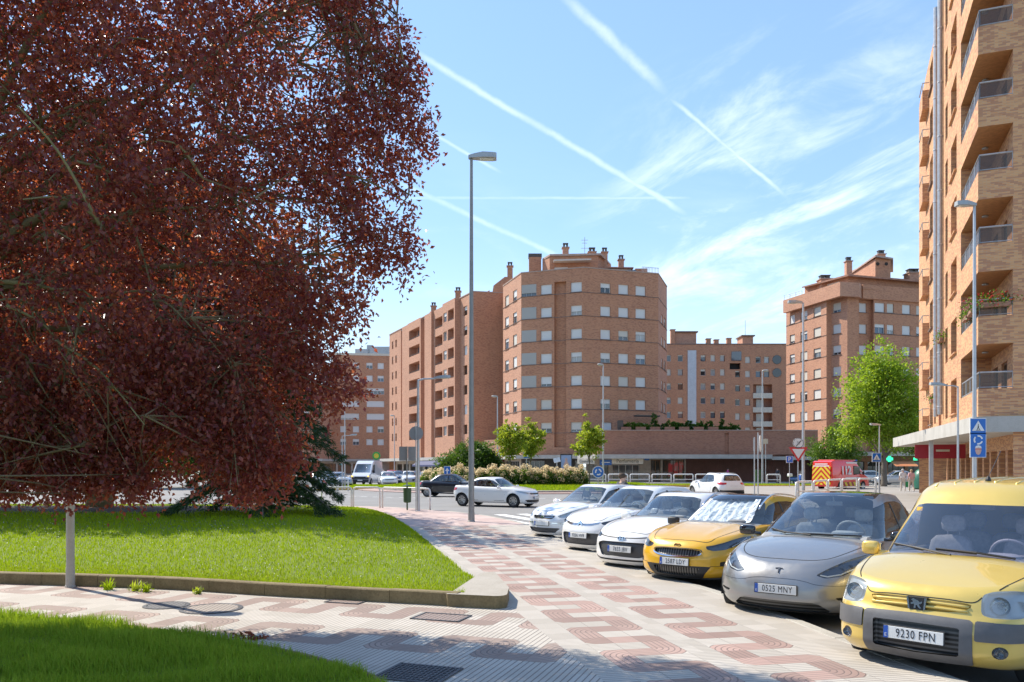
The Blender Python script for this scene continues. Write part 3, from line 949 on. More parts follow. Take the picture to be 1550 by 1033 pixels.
class Bld:
 def __init__(s, name, label, cat, base, group=None):
  s.o = Vector((base[0], base[1], 0))
  s.root = empty(name, s.o); tag(s.root, label, cat, group)
  s.walls = {}
 def w(s, mat):
  return s.walls.setdefault(mat.name, (MB(), mat))[0]
 def L(s, p, z): return (p[0] - s.o.x, p[1] - s.o.y, z)
 def part(s, name, mb, mat, parent=None, **k):
  mb.v = [(a - s.o.x, b - s.o.y, c) for a, b, c in mb.v]
  return mb.build(name, mat, parent or s.root, **k)
 def done(s):
  for mb, mat in s.walls.values():
   s.part('wall', mb, mat)
 def facet(s, p0, p1, z0, z1, mat, ops=(), depth=.22, dflt=None):
  """one straight wall (p0 left of p1 as seen from outside) with openings; ops: dict u0,u1,z0,z1"""
  p0, p1 = Vector(p0), Vector(p1)
  d = p1 - p0; Lw = d.length; d = d / Lw; n = Vector((d.y, -d.x))
  mb = s.w(mat)
  us = sorted({0.0, Lw} | {max(0, min(Lw, o['u0'])) for o in ops} | {max(0, min(Lw, o['u1'])) for o in ops})
  zs = sorted({z0, z1} | {o['z0'] for o in ops} | {o['z1'] for o in ops})
  def P(u, z, dep=0): return (p0.x + d.x * u - n.x * dep, p0.y + d.y * u - n.y * dep, z)
  def hole(u, z): return any(o['u0'] < u < o['u1'] and o['z0'] < z < o['z1'] for o in ops)
  for j in range(len(zs) - 1):
   i = 0
   while i < len(us) - 1:
    zc = (zs[j] + zs[j + 1]) / 2
    if us[i + 1] - us[i] < 1e-6 or hole((us[i] + us[i + 1]) / 2, zc): i += 1; continue
    k = i
    while k + 1 < len(us) - 1 and not hole((us[k + 1] + us[k + 2]) / 2, zc): k += 1
    mb.face([P(us[i], zs[j]), P(us[k + 1], zs[j]), P(us[k + 1], zs[j + 1]), P(us[i], zs[j + 1])])
    i = k + 1
  for o in ops:
   dp = o.get('depth', depth)
   a, b, c, e = o['u0'], o['u1'], o['z0'], o['z1']
   rm = s.w(o.get('rmat', mat))
   if o.get('kind') == 'void': continue
   for q in ([P(a, c), P(a, c, dp), P(a, e, dp), P(a, e)][::-1], [P(b, c), P(b, c, dp), P(b, e, dp), P(b, e)], [P(a, c), P(b, c), P(b, c, dp), P(a, c, dp)]):
    rm.face(q)
   (s.w(o['soffit']) if o.get('soffit') else rm).face([P(a, e), P(a, e, dp), P(b, e, dp), P(b, e)])
   s.fill(o, P, d, n, dp)
  return P
 def fill(s, o, P, d, n, dp):
  k = o.get('kind', 'window')
  a, b, c, e = o['u0'], o['u1'], o['z0'], o['z1']
  ang = math.atan2(d.y, d.x)
  def bar(mb, u0, u1, z0_, z1_, dep, th):
   cx = P((u0 + u1) / 2, 0, dep)
   mb.box((cx[0], cx[1], (z0_ + z1_) / 2), (u1 - u0, th, z1_ - z0_), ang)
  if k == 'window':
   fm = o.get('frame', FRAMEW); fw = o.get('fw', .07)
   lod = o.get('lod', 0)
   sh = o.get('shut', 0); pn = o.get('pane', PANES[0])
   mb = MB()
   bar(mb, a, a + fw, c, e, dp - .03, .06); bar(mb, b - fw, b, c, e, dp - .03, .06)
   bar(mb, a + fw, b - fw, c, c + fw, dp - .03, .06); bar(mb, a + fw, b - fw, e - fw, e, dp - .03, .06)
   nm = max(1, round((b - a) / .75))
   for i in range(1, nm):
    u = a + (b - a) * i / nm
    bar(mb, u - fw * .55, u + fw * .55, c + fw, e - fw, dp - .03, .05)
   if lod:
    mb.mi = 1
    mb.face([P(a, c, dp), P(b, c, dp), P(b, e, dp), P(a, e, dp)])
    mats = [fm, pn]
    if sh > .03:
     mb.mi = 2; z_ = e - (e - c) * sh
     mb.face([P(a + .02, z_, dp - .09), P(b - .02, z_, dp - .09), P(b - .02, e, dp - .09), P(a + .02, e, dp - .09)])
     mats.append(o.get('smat', SHUT))
    s.part('window', mb, mats)
    return
   w = s.part('window', mb, fm)
   pb = MB(); pb.face([P(a, c, dp), P(b, c, dp), P(b, e, dp), P(a, e, dp)]); s.part('pane', pb, pn, w)
   if sh > .03:
    z_ = e - (e - c) * sh
    sb = MB(); bar(sb, a + .03, b - .03, z_, e, dp - .085, .03); s.part('shutter', sb, o.get('smat', SHUT), w)
   if o.get('sill', True):
    sb = MB(); bar(sb, a - .06, b + .06, c - .05, c + .012, dp * .5 - .06, dp + .1); s.part('sill', sb, o.get('sillm', SILL), w)
  elif k == 'balcony':
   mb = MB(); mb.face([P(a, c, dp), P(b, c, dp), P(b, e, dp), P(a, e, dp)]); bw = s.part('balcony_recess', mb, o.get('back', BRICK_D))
   fb = MB(); w_ = min(1.5, (b - a) * .6); u0 = a + (b - a) * .25
   fb.mi = 0
   bar(fb, u0, u0 + w_, c, c + min(2.1, e - c - .15), dp - .03, .05); s.part('balcony_door', fb, o.get('pane', PANES[0]), bw)
   if o.get('rail', True):
    rb = MB(); bar(rb, a, b, c + o.get('rh', .16), c + o.get('rh', .16) + .05, .06, .05)
    for i in range(int((b - a) / .5) + 1):
     u = a + .05 + i * .5
     if u < b: bar(rb, u - .015, u + .015, c, c + o.get('rh', .16), .06, .03)
    s.part('railing', rb, o.get('railm', FRAMED), bw)
  elif k == 'dark':
   mb = MB(); mb.face([P(a, c, dp), P(b, c, dp), P(b, e, dp), P(a, e, dp)]); s.part('opening', mb, o.get('back', DARKIN))
 def band(s, name, pts, z0, z1, out, mat, back=.1, closed=False):
  """a course following the facade line, standing out by out"""
  P = [Vector(p) for p in pts]
  m = len(P)
  nrm = []
  for i in range(m):
   d = (P[min(i + 1, m - 1)] - P[max(i - 1, 0)]).normalized()
   n = Vector((d.y, -d.x))
   if 0 < i < m - 1:
    d1 = (P[i] - P[i - 1]).normalized(); n1 = Vector((d1.y, -d1.x))
    n = n / max(.35, n.dot(n1))
   nrm.append(n)
  vs = []
  for i in range(m):
   o_, b_ = P[i] + nrm[i] * out, P[i] - nrm[i] * back
   vs += [(o_.x, o_.y, z0), (o_.x, o_.y, z1), (b_.x, b_.y, z1), (b_.x, b_.y, z0)]
  fs = []
  for i in range(m - 1):
   q = i * 4
   for j in range(4):
    k = (j + 1) % 4
    fs.append((q + j, q + 4 + j, q + 4 + k, q + k))
  fs += [(0, 1, 2, 3), tuple(range((m - 1) * 4 + 3, (m - 1) * 4 - 1, -1))]
  mb = MB(); mb.add(vs, fs)
  return s.part(name, mb, mat)
 def roof(s, poly, z, mat=COPING, name='roof'):
  mb = MB(); mb.face([(p[0], p[1], z) for p in poly]); return s.part(name, mb, mat)
 def chimney(s, x, y, z, w, h, mat=None, cap=True):
  mb = MB(); mb.box((x, y, z + h / 2), (w, w, h)); c = s.part('chimney', mb, mat or BRICK)
  mb = MB(); mb.box((x, y, z + h + .06), (w + .25, w + .25, .12)); s.part('chimney_cap', mb, COPING, c)
  if cap:
   mb = MB()
   for dx_ in (-.25, .25): mb.box((x + dx_ * w, y, z + h + .35), (w * .3, w * .5, .45))
   mb.box((x, y, z + h + .62), (w * .9, w * .7, .1)); s.part('chimney_pot', mb, FRAMED, c)
def ray_u(px, p0, p1):
 """distance along p0-p1 where the sight line of photo column px meets it"""
 p0, p1 = Vector(p0), Vector(p1); d = p1 - p0; L_ = d.length; d /= L_
 k = (px - 775) / 1230
 den = d.x - k * d.y
 return (k * p0.y - p0.x) / den
def rshut():
 r = brng.random()
 return 1.0 if r < .5 else brng.choice([.35, .45, .6, .75, .3])
# central block
a0, a1, a2, a3, a4 = [(((px - 775) / 1230) * Z, Z) for px, Z in ((761.5, 113), (789, 105.4), (883, 102.4), (996.5, 105.8), (1009.5, 113.5))]
TOP = 27.0
B = Bld('apartment_block', 'brick apartment block with a faceted front rising behind the roundabout trees', 'building', ((a1[0] + a3[0]) / 2, 104))
rows = [(24.02, 25.28), (21.07, 22.33), (18.12, 19.38), (15.17, 16.43), (12.22, 13.48), (9.27, 10.53), (6.32, 7.58)]
def win_cols(p0, p1, cols, rows, **k):
 out = []
 for c0, c1 in cols:
  u0, u1 = ray_u(c0, p0, p1), ray_u(c1, p0, p1)
  for z0, z1 in rows:
   sh = rshut()
   o = dict(u0=u0, u1=u1, z0=z0, z1=z1, shut=sh, smat=brng.choice([SHUT, SHUT, SHUT_C]), pane=brng.choice(PANES))
   o.update(k); out.append(o)
 return out
LB = 3.4
opsL = win_cols(a0, a1, [(764.6, 770.2), (776.6, 782.4)], [(z0 - .1, z1 + .1) for z0, z1 in rows[:]])
B.facet(a0, a1, LB, TOP, BRICK2, opsL)
# glazed corner bay: strip of blinds turning the corner
aL = Vector(a0).lerp(Vector(a1), ray_u(785.5, a0, a1) / (Vector(a1) - Vector(a0)).length)
bayR = Vector(a1).lerp(Vector(a2), ray_u(812.5, a1, a2) / (Vector(a2) - Vector(a1)).length)
opsA = win_cols(a1, a2, [(818.5, 835), (864, 880.5)], rows)
for z0, z1 in rows[:-1]:
 opsA.append(dict(u0=.02, u1=ray_u(812, a1, a2), z0=z0 - .15, z1=z1 + .2, kind='window', pane=PANES[3], shut=.96 if z0 < 23 else .7, smat=SHUT_G, frame=METALG, fw=.04, sill=False, depth=.12))
g0, g1 = ray_u(839, a1, a2), ray_u(857, a1, a2)
opsA.append(dict(u0=g0, u1=g1, z0=LB + 1, z1=25.5, kind='dark', back=BRICK, depth=.55, rmat=BRICK))
B.facet(a1, a2, LB, TOP, BRICK, opsA)
opsB = win_cols(a2, a3, [(909, 924), (936.2, 951.2), (962.2, 977.2)], rows[:-1]) + win_cols(a2, a3, [(911, 926), (962.2, 977.2)], rows[-1:])
B.facet(a2, a3, LB, TOP, BRICK, opsB)
B.facet(a3, a4, LB, TOP, BRICK2, win_cols(a3, a4, [(1001, 1003.2), (1005, 1007.4)], rows[1:]))
b5, b6 = (a4[0] + 2, 126), (a0[0] + 1, 126)
B.facet(a4, b5, 0, TOP, BRICK); B.facet(b6, a0, 0, TOP, BRICK)
line = [a0, a1, a2, a3, a4]
for z0, z1 in rows:
 B.band('sill_course', line, z0 - .13, z0 - .055, .05, SILL, back=.02)
B.band('coping', line, TOP, TOP + .14, .06, COPING, back=.4)
B.roof([a0, a1, a2, a3, a4, b5, b6], TOP - .9, COPING)
# set back attic, its roof, terrace glasshouse, chimneys, aerials
def P3(px, Z): return (((px - 775) / 1230) * Z, Z)
at0, at1, at2, at3 = P3(821, 109), P3(832, 107), P3(905, 106.5), P3(925, 112)
B.facet(at0, at1, TOP - .9, 29.6, BRICK2); B.facet(at1, at2, TOP - .9, 29.6, BRICK, [dict(u0=.6, u1=2.4, z0=TOP - .2, z1=TOP + 1.2, shut=1, smat=SHUT)]); B.facet(at2, at3, TOP - .9, 29.6, BRICK)
mb = MB(); mb.prism([(at0[0], at0[1]), (at1[0], at1[1] - .3), (at2[0] + .4, at2[1] - .3), (at3[0], at3[1])], 29.6, 29.85); B.part('roof', mb, COPING)
mb = MB(); mb.prism([(at1[0] + .5, at1[1] - 1.3), (at2[0] - 1.0, at2[1] - 1.3), (at2[0] - 1, at2[1] - .1), (at1[0] + .5, at1[1] - .1)], 28.7, 28.9); B.part('awning', mb, AWN)
mb = MB(); q0, q1 = P3(801, 109), P3(819, 109); mb.box(((q0[0] + q1[0]) / 2, 109.6, 28.3), (1.65, 1.2, 3.6)); st = B.part('stack', mb, BRICK)
mb = MB(); mb.box(((q0[0] + q1[0]) / 2, 109.6, 30.3), (1.8, 1.3, .45)); B.part('stack_cap', mb, FRAMED, st)
for px, zt, w in ((856, 31.2, .8), (896, 30.6, .95), (915, 30.6, .75), (940, 29.6, .7)):
 B.chimney(P3(px, 109)[0], 109, 28.2, w, zt - 28.2, BRICK2)
gl = MB(); c0, c1 = P3(906, 107), P3(968, 107.6)
gl.prism([(c0[0], 106.9), (c1[0] - 1.2, 107.2), (c1[0] - 1.2, 110), (c0[0], 110)], TOP - .9, 28.0)
gh_ = B.part('terrace_room', gl, AWN)
mb = MB()
for k in range(5): mb.box((c0[0] + 2.2 + k * .62, 107.04, 27.35), (.56, .04, 1.0), .06)
B.part('terrace_window', mb, PANES[1], gh_)
mb = MB(); mb.prism([(c0[0] - .3, 106.5), (c1[0] - .9, 106.8), (c1[0] - .9, 110), (c0[0] - .3, 110)], 28.02, 28.16); B.part('terrace_roof', mb, ROOFT, gh_)
mb = MB(); mb.box((c1[0] + .2, 108, 27.3), (1.6, 1.5, 1.6)); B.part('stair_head', mb, BRICK)
mb = MB(); x_ = P3(885, 110)[0]
mb.tube([(x_, 110, 29), (x_, 110, 33)], .04, 5)
for z_, l_ in ((32.6, .9), (32.2, .7), (31.5, 1.0)): mb.tube([(x_ - l_ / 2, 110, z_), (x_ + l_ / 2, 110, z_)], .03, 4)
B.part('aerial', mb, METALG)
mb = MB()
for k in range(12):
 f = k / 11; p = Vector(P3(972, 105.6)).lerp(Vector(P3(997, 106.3)), f); mb.tube([(p.x, p.y, TOP + .1), (p.x, p.y, TOP + .9)], .025, 4)
pa, pb_ = P3(972, 105.6), P3(997, 106.3); mb.tube([(*pa, TOP + .9), (*pb_, TOP + .9)], .03, 4); B.part('roof_railing', mb, METALG)
mb = MB(); qa, qb = P3(959, 103.6), P3(996, 104.8)
mb.prism([(qa[0], qa[1] - 1.6), (qb[0], qb[1] - 1.6), (qb[0], qb[1]), (qa[0], qa[1])], 8.3, 8.45); B.part('terrace_awning', mb, FRAMED)
# ground floor: canopy and shop fronts
CAN = [P3(735, 116), P3(762, 110.5), P3(789, 103.4), P3(883, 100.4), P3(996, 98.6)]
B.band('canopy', CAN[1:4], 2.95, 3.4, .9, CONC, back=3)
def shop(B, p0, p1, z1, mat, ops):
 B.facet(p0, p1, .1, z1, mat, ops, depth=.3)
s0, s1, s2 = P3(763, 113.5), P3(789, 106.2), P3(883, 103.2)
def shopw(px0, px1, p0, p1, z0=.5, z1=2.7, **k):
 return dict(dict(u0=ray_u(px0, p0, p1), u1=ray_u(px1, p0, p1), z0=z0, z1=z1, kind='window', pane=SHOPGLASS, frame=METALG, fw=.08, sill=False), **k)
shop(B, s0, s1, 3.0, SHOPC, [shopw(765, 786, s0, s1)])
shop(B, s1, s2, 3.0, plain('dark_shop_panel', (.06, .055, .055), .5), [shopw(793, 824, s1, s2), shopw(869, 882, s1, s2, pane=PANES[2])])
B.done()
# podium with terrace
c0, c1, c2 = P3(883, 101), P3(905, 97.5), P3(1238, 97.5)
B = Bld('podium_building', 'single storey brick podium with planted terrace and shops under a concrete canopy', 'building', (18, 98))
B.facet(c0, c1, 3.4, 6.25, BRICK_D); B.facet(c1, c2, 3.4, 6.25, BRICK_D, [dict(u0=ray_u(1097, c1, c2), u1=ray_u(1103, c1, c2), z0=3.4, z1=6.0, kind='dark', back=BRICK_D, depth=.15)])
B.facet(c2, (c2[0], 118), 0, 6.25, BRICK_D)
B.roof([c0, c1, c2, (c2[0], 118), (10, 118)], 5.9, COPING)
B.band('coping', [c0, c1, c2], 6.25, 6.36, .05, COPING, back=.3)
B.band('canopy', [P3(883, 101), P3(905, 97.5), P3(1164, 97.5)], 2.9, 3.38, 1.3, CONC, back=2)
B.band('canopy', [P3(1165, 97.5), P3(1236, 97.5)], 2.75, 3.15, .9, CONC, back=2)
f0, f1, f2 = P3(887, 103.0), P3(906, 99.2), P3(1236, 99.2)
CLAD = plain('ribbed_brown_cladding', (0.165, 0.075, 0.055), .7, var=.15, scale=1.5)
_g = G(CLAD.node_tree)
ops = [shopw(911, 921, f1, f2, .2, 2.5, frame=FRAMED), shopw(926.5, 968, f1, f2, .35, 2.2, pane=PANES[3], frame=FRAMEW), shopw(985, 1000, f1, f2, .1, 2.8, frame=FRAMEB), shopw(1003, 1036, f1, f2, .3, 2.8, frame=FRAMED)]
B.facet(f0, f1, .1, 2.9, SHOPC, [shopw(889, 904, f0, f1, .4, 2.2, pane=PANES[2])])
x0_, x1_ = ray_u(1038, f1, f2), (Vector(f2) - Vector(f1)).length
m_ = Vector(f1).lerp(Vector(f2), x0_ / x1_)
B.facet(f1, m_, .1, 2.9, SHOPC, ops); B.facet(m_, f2, .1, 2.9, CLAD)
# ribs of the cladding
mb = MB()
for k in range(70):
 x = m_.x + .12 + k * .23
 if x < f2[0]: mb.box((x, 99.17, 1.4), (.05, .05, 2.5))
B.part('cladding_ribs', mb, CLAD)
# fascias with lettering
INKG = plain('fascia_lettering', (.10, .10, .09), .6, var=0)
FASC = plain('cream_fascia', (.58, .52, .42), .6, var=.08)
mb = MB(); p = P3(924, 97.3); q = P3(971, 97.3); mb.box(((p[0] + q[0]) / 2, 96.0, 2.6), (q[0] - p[0], .12, .66)); fo = B.part('fascia_sign', mb, FASC)
text('fascia_lettering', 'Perfumería', .60, INKG, fo, ((p[0] + q[0]) / 2 - B.o.x, 95.93 - B.o.y, 2.6), (R(90), 0, 0), ext=.01)
mb = MB(); p, q = P3(867, 100.6), P3(905, 97.6); ang = math.atan2(q[1] - p[1], q[0] - p[0]); mb.box(((p[0] + q[0]) / 2, (p[1] + q[1]) / 2 - 1.5, 2.6), (2.8, .12, .62), ang); fo = B.part('fascia_sign', mb, FASC)
text('fascia_lettering', 'Cosmética', .50, INKG, fo, ((p[0] + q[0]) / 2 - B.o.x - .03, (p[1] + q[1]) / 2 - 1.58 - B.o.y, 2.6), (R(90), 0, ang), ext=.01)
SIGN_W = plain('sign_stripe_white', (.7, .7, .68), .5, var=0)
BLUES = plain('blue_sign', (.02, .11, .36), .45, var=.05)
mb = MB(); p, q = P3(905.5, 97.4), P3(924, 97.4); mb.box(((p[0] + q[0]) / 2, 96.0, 2.45), (q[0] - p[0] - .05, .14, .62)); fo = B.part('fascia_sign', mb, BLUES)
mb = MB(); mb.box(((p[0] + q[0]) / 2, 95.92, 2.45), (1.0, .02, .08)); B.part('sign_stripe', mb, SIGN_W, fo)
mb = MB(); p = P3(977, 96.9); mb.box((p[0], 96.0, 2.95), (.55, .1, .5)); B.part('shop_number_sign', mb, BLUES)
# planters and seats on the terrace
mb = MB(); mb.box((P3(940, 98)[0], 98.6, 6.9), (.65, .6, 1.3)); B.part('air_conditioner', mb, FRAMED)
mb = MB()
for k in range(7): mb.box((P3(948 + k * 22, 98)[0], 98.2, 6.55), (1.2, .4, .4))
B.part('planter_row', mb, BRICK_D)
B.done()
# long block on the left
e0, e1, e2 = P3(589.5, 155), P3(716, 116.5), P3(761.5, 117.5)
B = Bld('apartment_block', 'long brick block seen at a slant with stacked balconies and a blank end wall', 'building', ((e0[0] + e1[0]) / 2, 130))
dL = (Vector(e1) - Vector(e0)); LL = dL.length; dl = dL / LL; nl = Vector((dl.y, -dl.x))
def seg(px0, px1, off, kind):
 u0, u1 = ray_u(px0, e0, e1), ray_u(px1, e0, e1)
 return u0, u1, off, kind
segs = [seg(589.5, 607, 0, 'w2'), seg(607, 611, -.8, None), seg(611, 621, .3, None), seg(621, 641, .5, 'balc'), seg(641, 646, -.5, 'w1'), seg(646, 656.5, .4, None),
  seg(656.5, 659, .7, None), seg(659, 678, .3, 'balc'), seg(678, 697, .9, 'balc2'), seg(697, 716, 0, 'w1')]
rowsL = [24.1, 21.2, 18.3, 15.4, 12.5, 9.6, 6.7]
prev = None
lastp = None
for u0, u1, off, kind in segs:
 q0 = Vector(e0) + dl * u0 + nl * off; q1 = Vector(e0) + dl * u1 + nl * off
 if lastp is not None: B.facet(lastp, q0, 3.4, TOP - (.0 if off >= 0 else .2), BRICK2)
 ops = []; w = u1 - u0
 for z in rowsL:
  if kind == 'w2':
   for f in (.22, .52): ops.append(dict(u0=w * f, u1=w * f + .9, z0=z, z1=z + 1.4, shut=brng.choice([0, .4, .2]), frame=FRAMEB, pane=PANES[0], depth=.3, lod=1))
  elif kind == 'w1':
   ops.append(dict(u0=w * .25, u1=min(w * .9, w * .25 + 1.5), z0=z, z1=z + 1.4, shut=brng.choice([0, .4, 1]), frame=FRAMEB, pane=PANES[0], depth=.3, lod=1))
  elif kind == 'balc':
   ops.append(dict(u0=w * .12, u1=w * .92, z0=z - .15, z1=z + 1.5, kind='balcony', depth=1.2, pane=brng.choice(PANES)))
  elif kind == 'balc2':
   ops.append(dict(u0=w * .08, u1=w * .35, z0=z, z1=z + 1.4, shut=brng.choice([0, .4, 1]), frame=FRAMEW, pane=brng.choice(PANES), lod=1))
   ops.append(dict(u0=w * .45, u1=w * .92, z0=z - .15, z1=z + 1.5, kind='balcony', depth=1.1, pane=brng.choice(PANES)))
 B.facet(q0, q1, 3.4, TOP, BRICK2, ops)
 lastp = q1
B.facet(lastp, e1, 3.4, TOP, BRICK2) if (lastp - Vector(e1)).length > .01 else None
B.facet(e1, e2, 3.4, TOP, BRICK)
k0, k1 = P3(740, 118.5), P3(762, 118.5)
mb = MB(); pxs = [(716, 27.0), (744, 27.0), (747, 28.9), (764, 30.2), (775, 30.2)]
vs = [(P3(a, 121)[0], 121, z) for a, z in pxs]
mb.face([(vs[1][0], 121, 26), (vs[-1][0], 121, 26), vs[-1], vs[3], vs[2], vs[1]]); mb.face([(vs[1][0], 126, 26), (vs[-1][0], 126, 26), (vs[-1][0], 126, 30.2), (vs[3][0], 126, 30.2), (vs[2][0], 126, 28.9), (vs[1][0], 126, 27)][::-1])
for i in range(1, 4): mb.face([vs[i], vs[i + 1], (vs[i + 1][0], 126, vs[i + 1][2]), (vs[i][0], 126, vs[i][2])])
mb.face([(vs[1][0], 121, 26), vs[1], vs[2], (vs[2][0], 126, 28.9), (vs[1][0], 126, 26)][::-1]); B.part('attic', mb, BRICK)
back_ = Vector(e0) - nl * 12
B.roof([e0, e1, e2, (e2[0], 150), tuple(back_)], TOP - .4, COPING)
B.facet(tuple(back_), e0, 0, TOP, BRICK)
B.band('coping', [e0, e1, e2], TOP, TOP + .14, .08, COPING, back=.4)
mb = MB(); ra, rb_ = Vector(e0) + dl * 2 - nl * 2.2, Vector(e1) - dl * 5 - nl * 2.2
for (f, w, zt) in ((.05, 4, 1.0), (.3, 6, 1.4), (.55, 7, 1.7), (.8, 6, 1.9)):
 p = ra.lerp(rb_, f); p2 = p + dl * w; ni = nl * 3
 mb.face([(p.x, p.y, TOP), (p2.x, p2.y, TOP), (p2.x - ni.x, p2.y - ni.y, TOP + zt), (p.x - ni.x, p.y - ni.y, TOP + zt)])
 mb.face([(p2.x, p2.y, TOP), (p2.x - ni.x, p2.y - ni.y, TOP), (p2.x - ni.x, p2.y - ni.y, TOP + zt)])
B.part('attic_roof', mb, ROOFT)
for px, Z, zt in ((656, 134, 28.4), (693, 124, 28.7), (772, 121, 31.8)):
 B.chimney(P3(px, Z)[0], Z + .5, 26.5, .8, zt - 26.5, BRICK)
cl = [Vector(e0) + nl * .3, Vector(e1) + nl * .3, Vector(e2)]
B.band('canopy', [tuple(p) for p in cl], 2.9, 3.4, 1.6, CONC, back=2)
gf0, gf1, gf2 = Vector(e0) - nl * 1.2, Vector(e1) - nl * 1.2, Vector(e2) + Vector((0, 1.2))
wl = (gf1 - gf0).length
B.facet(gf0, gf1, .1, 2.95, SHOPC, [dict(u0=1 + k * 4.1, u1=4.2 + k * 4.1, z0=.4, z1=2.4, pane=SHOPGLASS, frame=FRAMED, sill=False, lod=1) for k in range(int(wl / 4.1))])
B.facet(gf1, gf2, .1, 2.95, SHOPC)
mb = MB(); ia, ib = Vector(e0) + dl * (LL * .55) + nl * 1.7, Vector(e0) + dl * (LL * .97) + nl * 1.7
mb.add([(ia.x, ia.y, 2.9), (ib.x, ib.y, 2.9), (ib.x + nl.x * 1.3, ib.y + nl.y * 1.3, 2.2), (ia.x + nl.x * 1.3, ia.y + nl.y * 1.3, 2.2), (ib.x + nl.x * 1.3, ib.y + nl.y * 1.3, 1.95), (ia.x + nl.x * 1.3, ia.y + nl.y * 1.3, 1.95)], [(0, 3, 2, 1), (3, 5, 4, 2)])
B.part('awning', mb, plain('navy_awning', (.04, .05, .13), .7))
mb = MB(); p0_, p1_ = P3(733, 112), P3(768, 108); mb.prism([p0_, p1_, (p1_[0] + 2, 118), (p0_[0], 120)], 3.4, 5.6); B.part('low_wing', mb, BRICK2)
mb = MB(); p0_, p1_ = P3(733, 111), P3(768, 107); mb.prism([p0_, p1_, (p1_[0] + 2, 112), (p0_[0], 120)], 2.9, 3.38); B.part('low_canopy', mb, CONC)
# balcony flowers
B.done()
# far left block
h0, h1 = P3(503, 184), P3(592, 186)
B = Bld('apartment_block', 'distant flat fronted brick block with wide window strips behind the white van', 'building', (-30, 186))
ops = []
for i, z in enumerate([24.2, 21.3, 18.4, 15.5, 12.6, 9.7, 6.8]):
 cols = [(515, 524), (534, 543.5), (554.5, 564), (571.5, 581)] if i not in (2, 3, 4) else [(516, 543.5), (555, 581.5)]
 for c0, c1 in cols:
  ops.append(dict(u0=ray_u(c0, h0, h1), u1=ray_u(c1, h0, h1), z0=z, z1=z + 1.4, shut=rshut(), smat=SHUT, pane=brng.choice(PANES), lod=1))
B.facet(h0, h1, 3.6, 27.2, BRICK, ops)
h2 = P3(480, 176); h3 = P3(430, 176)
B.facet(h2, h0, 3.6, 20, BRICK2); B.facet(h3, h2, 3.6, 20, BRICK2, [dict(u0=1 + 3 * k, u1=2.4 + 3 * k, z0=z, z1=z + 1.4, shut=rshut(), pane=PANES[0], lod=1) for k in range(2) for z in (6.8, 9.7, 12.6, 15.5)])
B.roof([h3, h2, h0, (h0[0], 200), (h3[0], 200)], 20, COPING); B.roof([h0, h1, (h1[0], 200), (h0[0], 200)], 27.2, COPING)
B.facet(h1, (h1[0], 200), 0, 27.2, BRICK)
B.band('coping', [h0, h1], 27.2, 27.7, .15, CREAM, back=.4)
mb = MB(); mb.box((P3(577, 188)[0], 188.5, 28.6), (5, 2, 2)); mb.box((P3(560, 188)[0], 188.5, 28.8), (1.4, 1.4, 2.4)); mb.box((P3(548, 188)[0], 188.5, 28.4), (3, 2, 1.3)); B.part('roof_plant', mb, METALG)
B.band('canopy', [h3, h2, h0, h1], 3.1, 3.6, 1.6, CONC, back=1)
B.facet((h3[0], 178), (h1[0], 187.6), .1, 3.1, SHOPC, [dict(u0=1 + 3.4 * k, u1=4 + 3.4 * k, z0=.3, z1=2.6, pane=SHOPGLASS, frame=FRAMED, sill=False, lod=1) for k in range(6)])
mb = MB(); mb.box((P3(500, 182)[0], 183, 2.6), (5, .2, .7)); B.part('fascia_sign', mb, plain('teal_fascia', (.03, .35, .33), .5))
p = P3(569.5, 180); c_ = (p[0] - B.o.x, 180.2 - B.o.y, 4.3)
mb = MB(); mb.lathe([(.01, -.12), (.85, -.12), (.9, -.06), (.9, .06), (.01, .06)], (0, 0, 0), 24, axis='y', cap=False)
gs = mb.build('round_green_sign', plain('green_sign', (.05, .42, .08), .5), B.root, loc=c_)
mb = MB(); mb.lathe([(.01, -.14), (.55, -.14), (.55, -.12)], (0, 0, 0), 18, axis='y', cap=False); mb.build('sign_flower', plain('yellow_sign', (.75, .65, .05), .5), gs)
B.done()
# block behind the podium
h0, h1 = P3(1004, 167), P3(1194, 167)
B = Bld('apartment_block', 'flat brick block with a pale metal strip rising behind the planted podium terrace', 'building', (45, 167))
ops = []
zr = [23.2 + .5, 20.8, 17.9, 15.0, 12.1, 9.2]
for i, z in enumerate(zr):
 z = 23.55 - 2.91 * i
 for j, (c0, c1) in enumerate([(1009, 1015.5), (1026, 1033.5), (1060.5, 1068), (1075.5, 1082.5), (1090, 1097), (1113, 1120), (1128, 1135.5), (1144, 1151.5), (1156.5, 1164.5)]):
  if i == 0 and j == 5: continue
  if j >= 7 and i >= 2: continue
  zz0 = z - .35 if j >= 5 else z
  ops.append(dict(u0=ray_u(c0, h0, h1), u1=ray_u(c1, h0, h1), z0=zz0, z1=zz0 + 1.35, shut=brng.choice([.15, .2, 1, .35]), smat=SHUT_C, frame=brng.choice([FRAMEW, FRAMED]), pane=brng.choice(PANES), depth=.3, lod=1))
 if i >= 2:
  ops.append(dict(u0=ray_u(1140, h0, h1), u1=ray_u(1169, h0, h1), z0=z - .75, z1=z + 1.1, kind='balcony', depth=1.2, pane=PANES[2], back=BRICK_D, rail=False))
ops.append(dict(u0=ray_u(1104.5, h0, h1), u1=ray_u(1121, h0, h1), z0=21.9, z1=23.2, kind='dark', depth=1.0))
B.facet(h0, h1, 0, 27.0, BRICK, ops)
B.facet(h1, (h1[0], 182), 0, 27, BRICK); B.facet((h0[0], 182), h0, 0, 27, BRICK2)
B.roof([h0, h1, (h1[0], 182), (h0[0], 182)], 26.9, COPING); B.band('coping', [h0, h1], 27.0, 27.2, .1, SILL, back=.4)
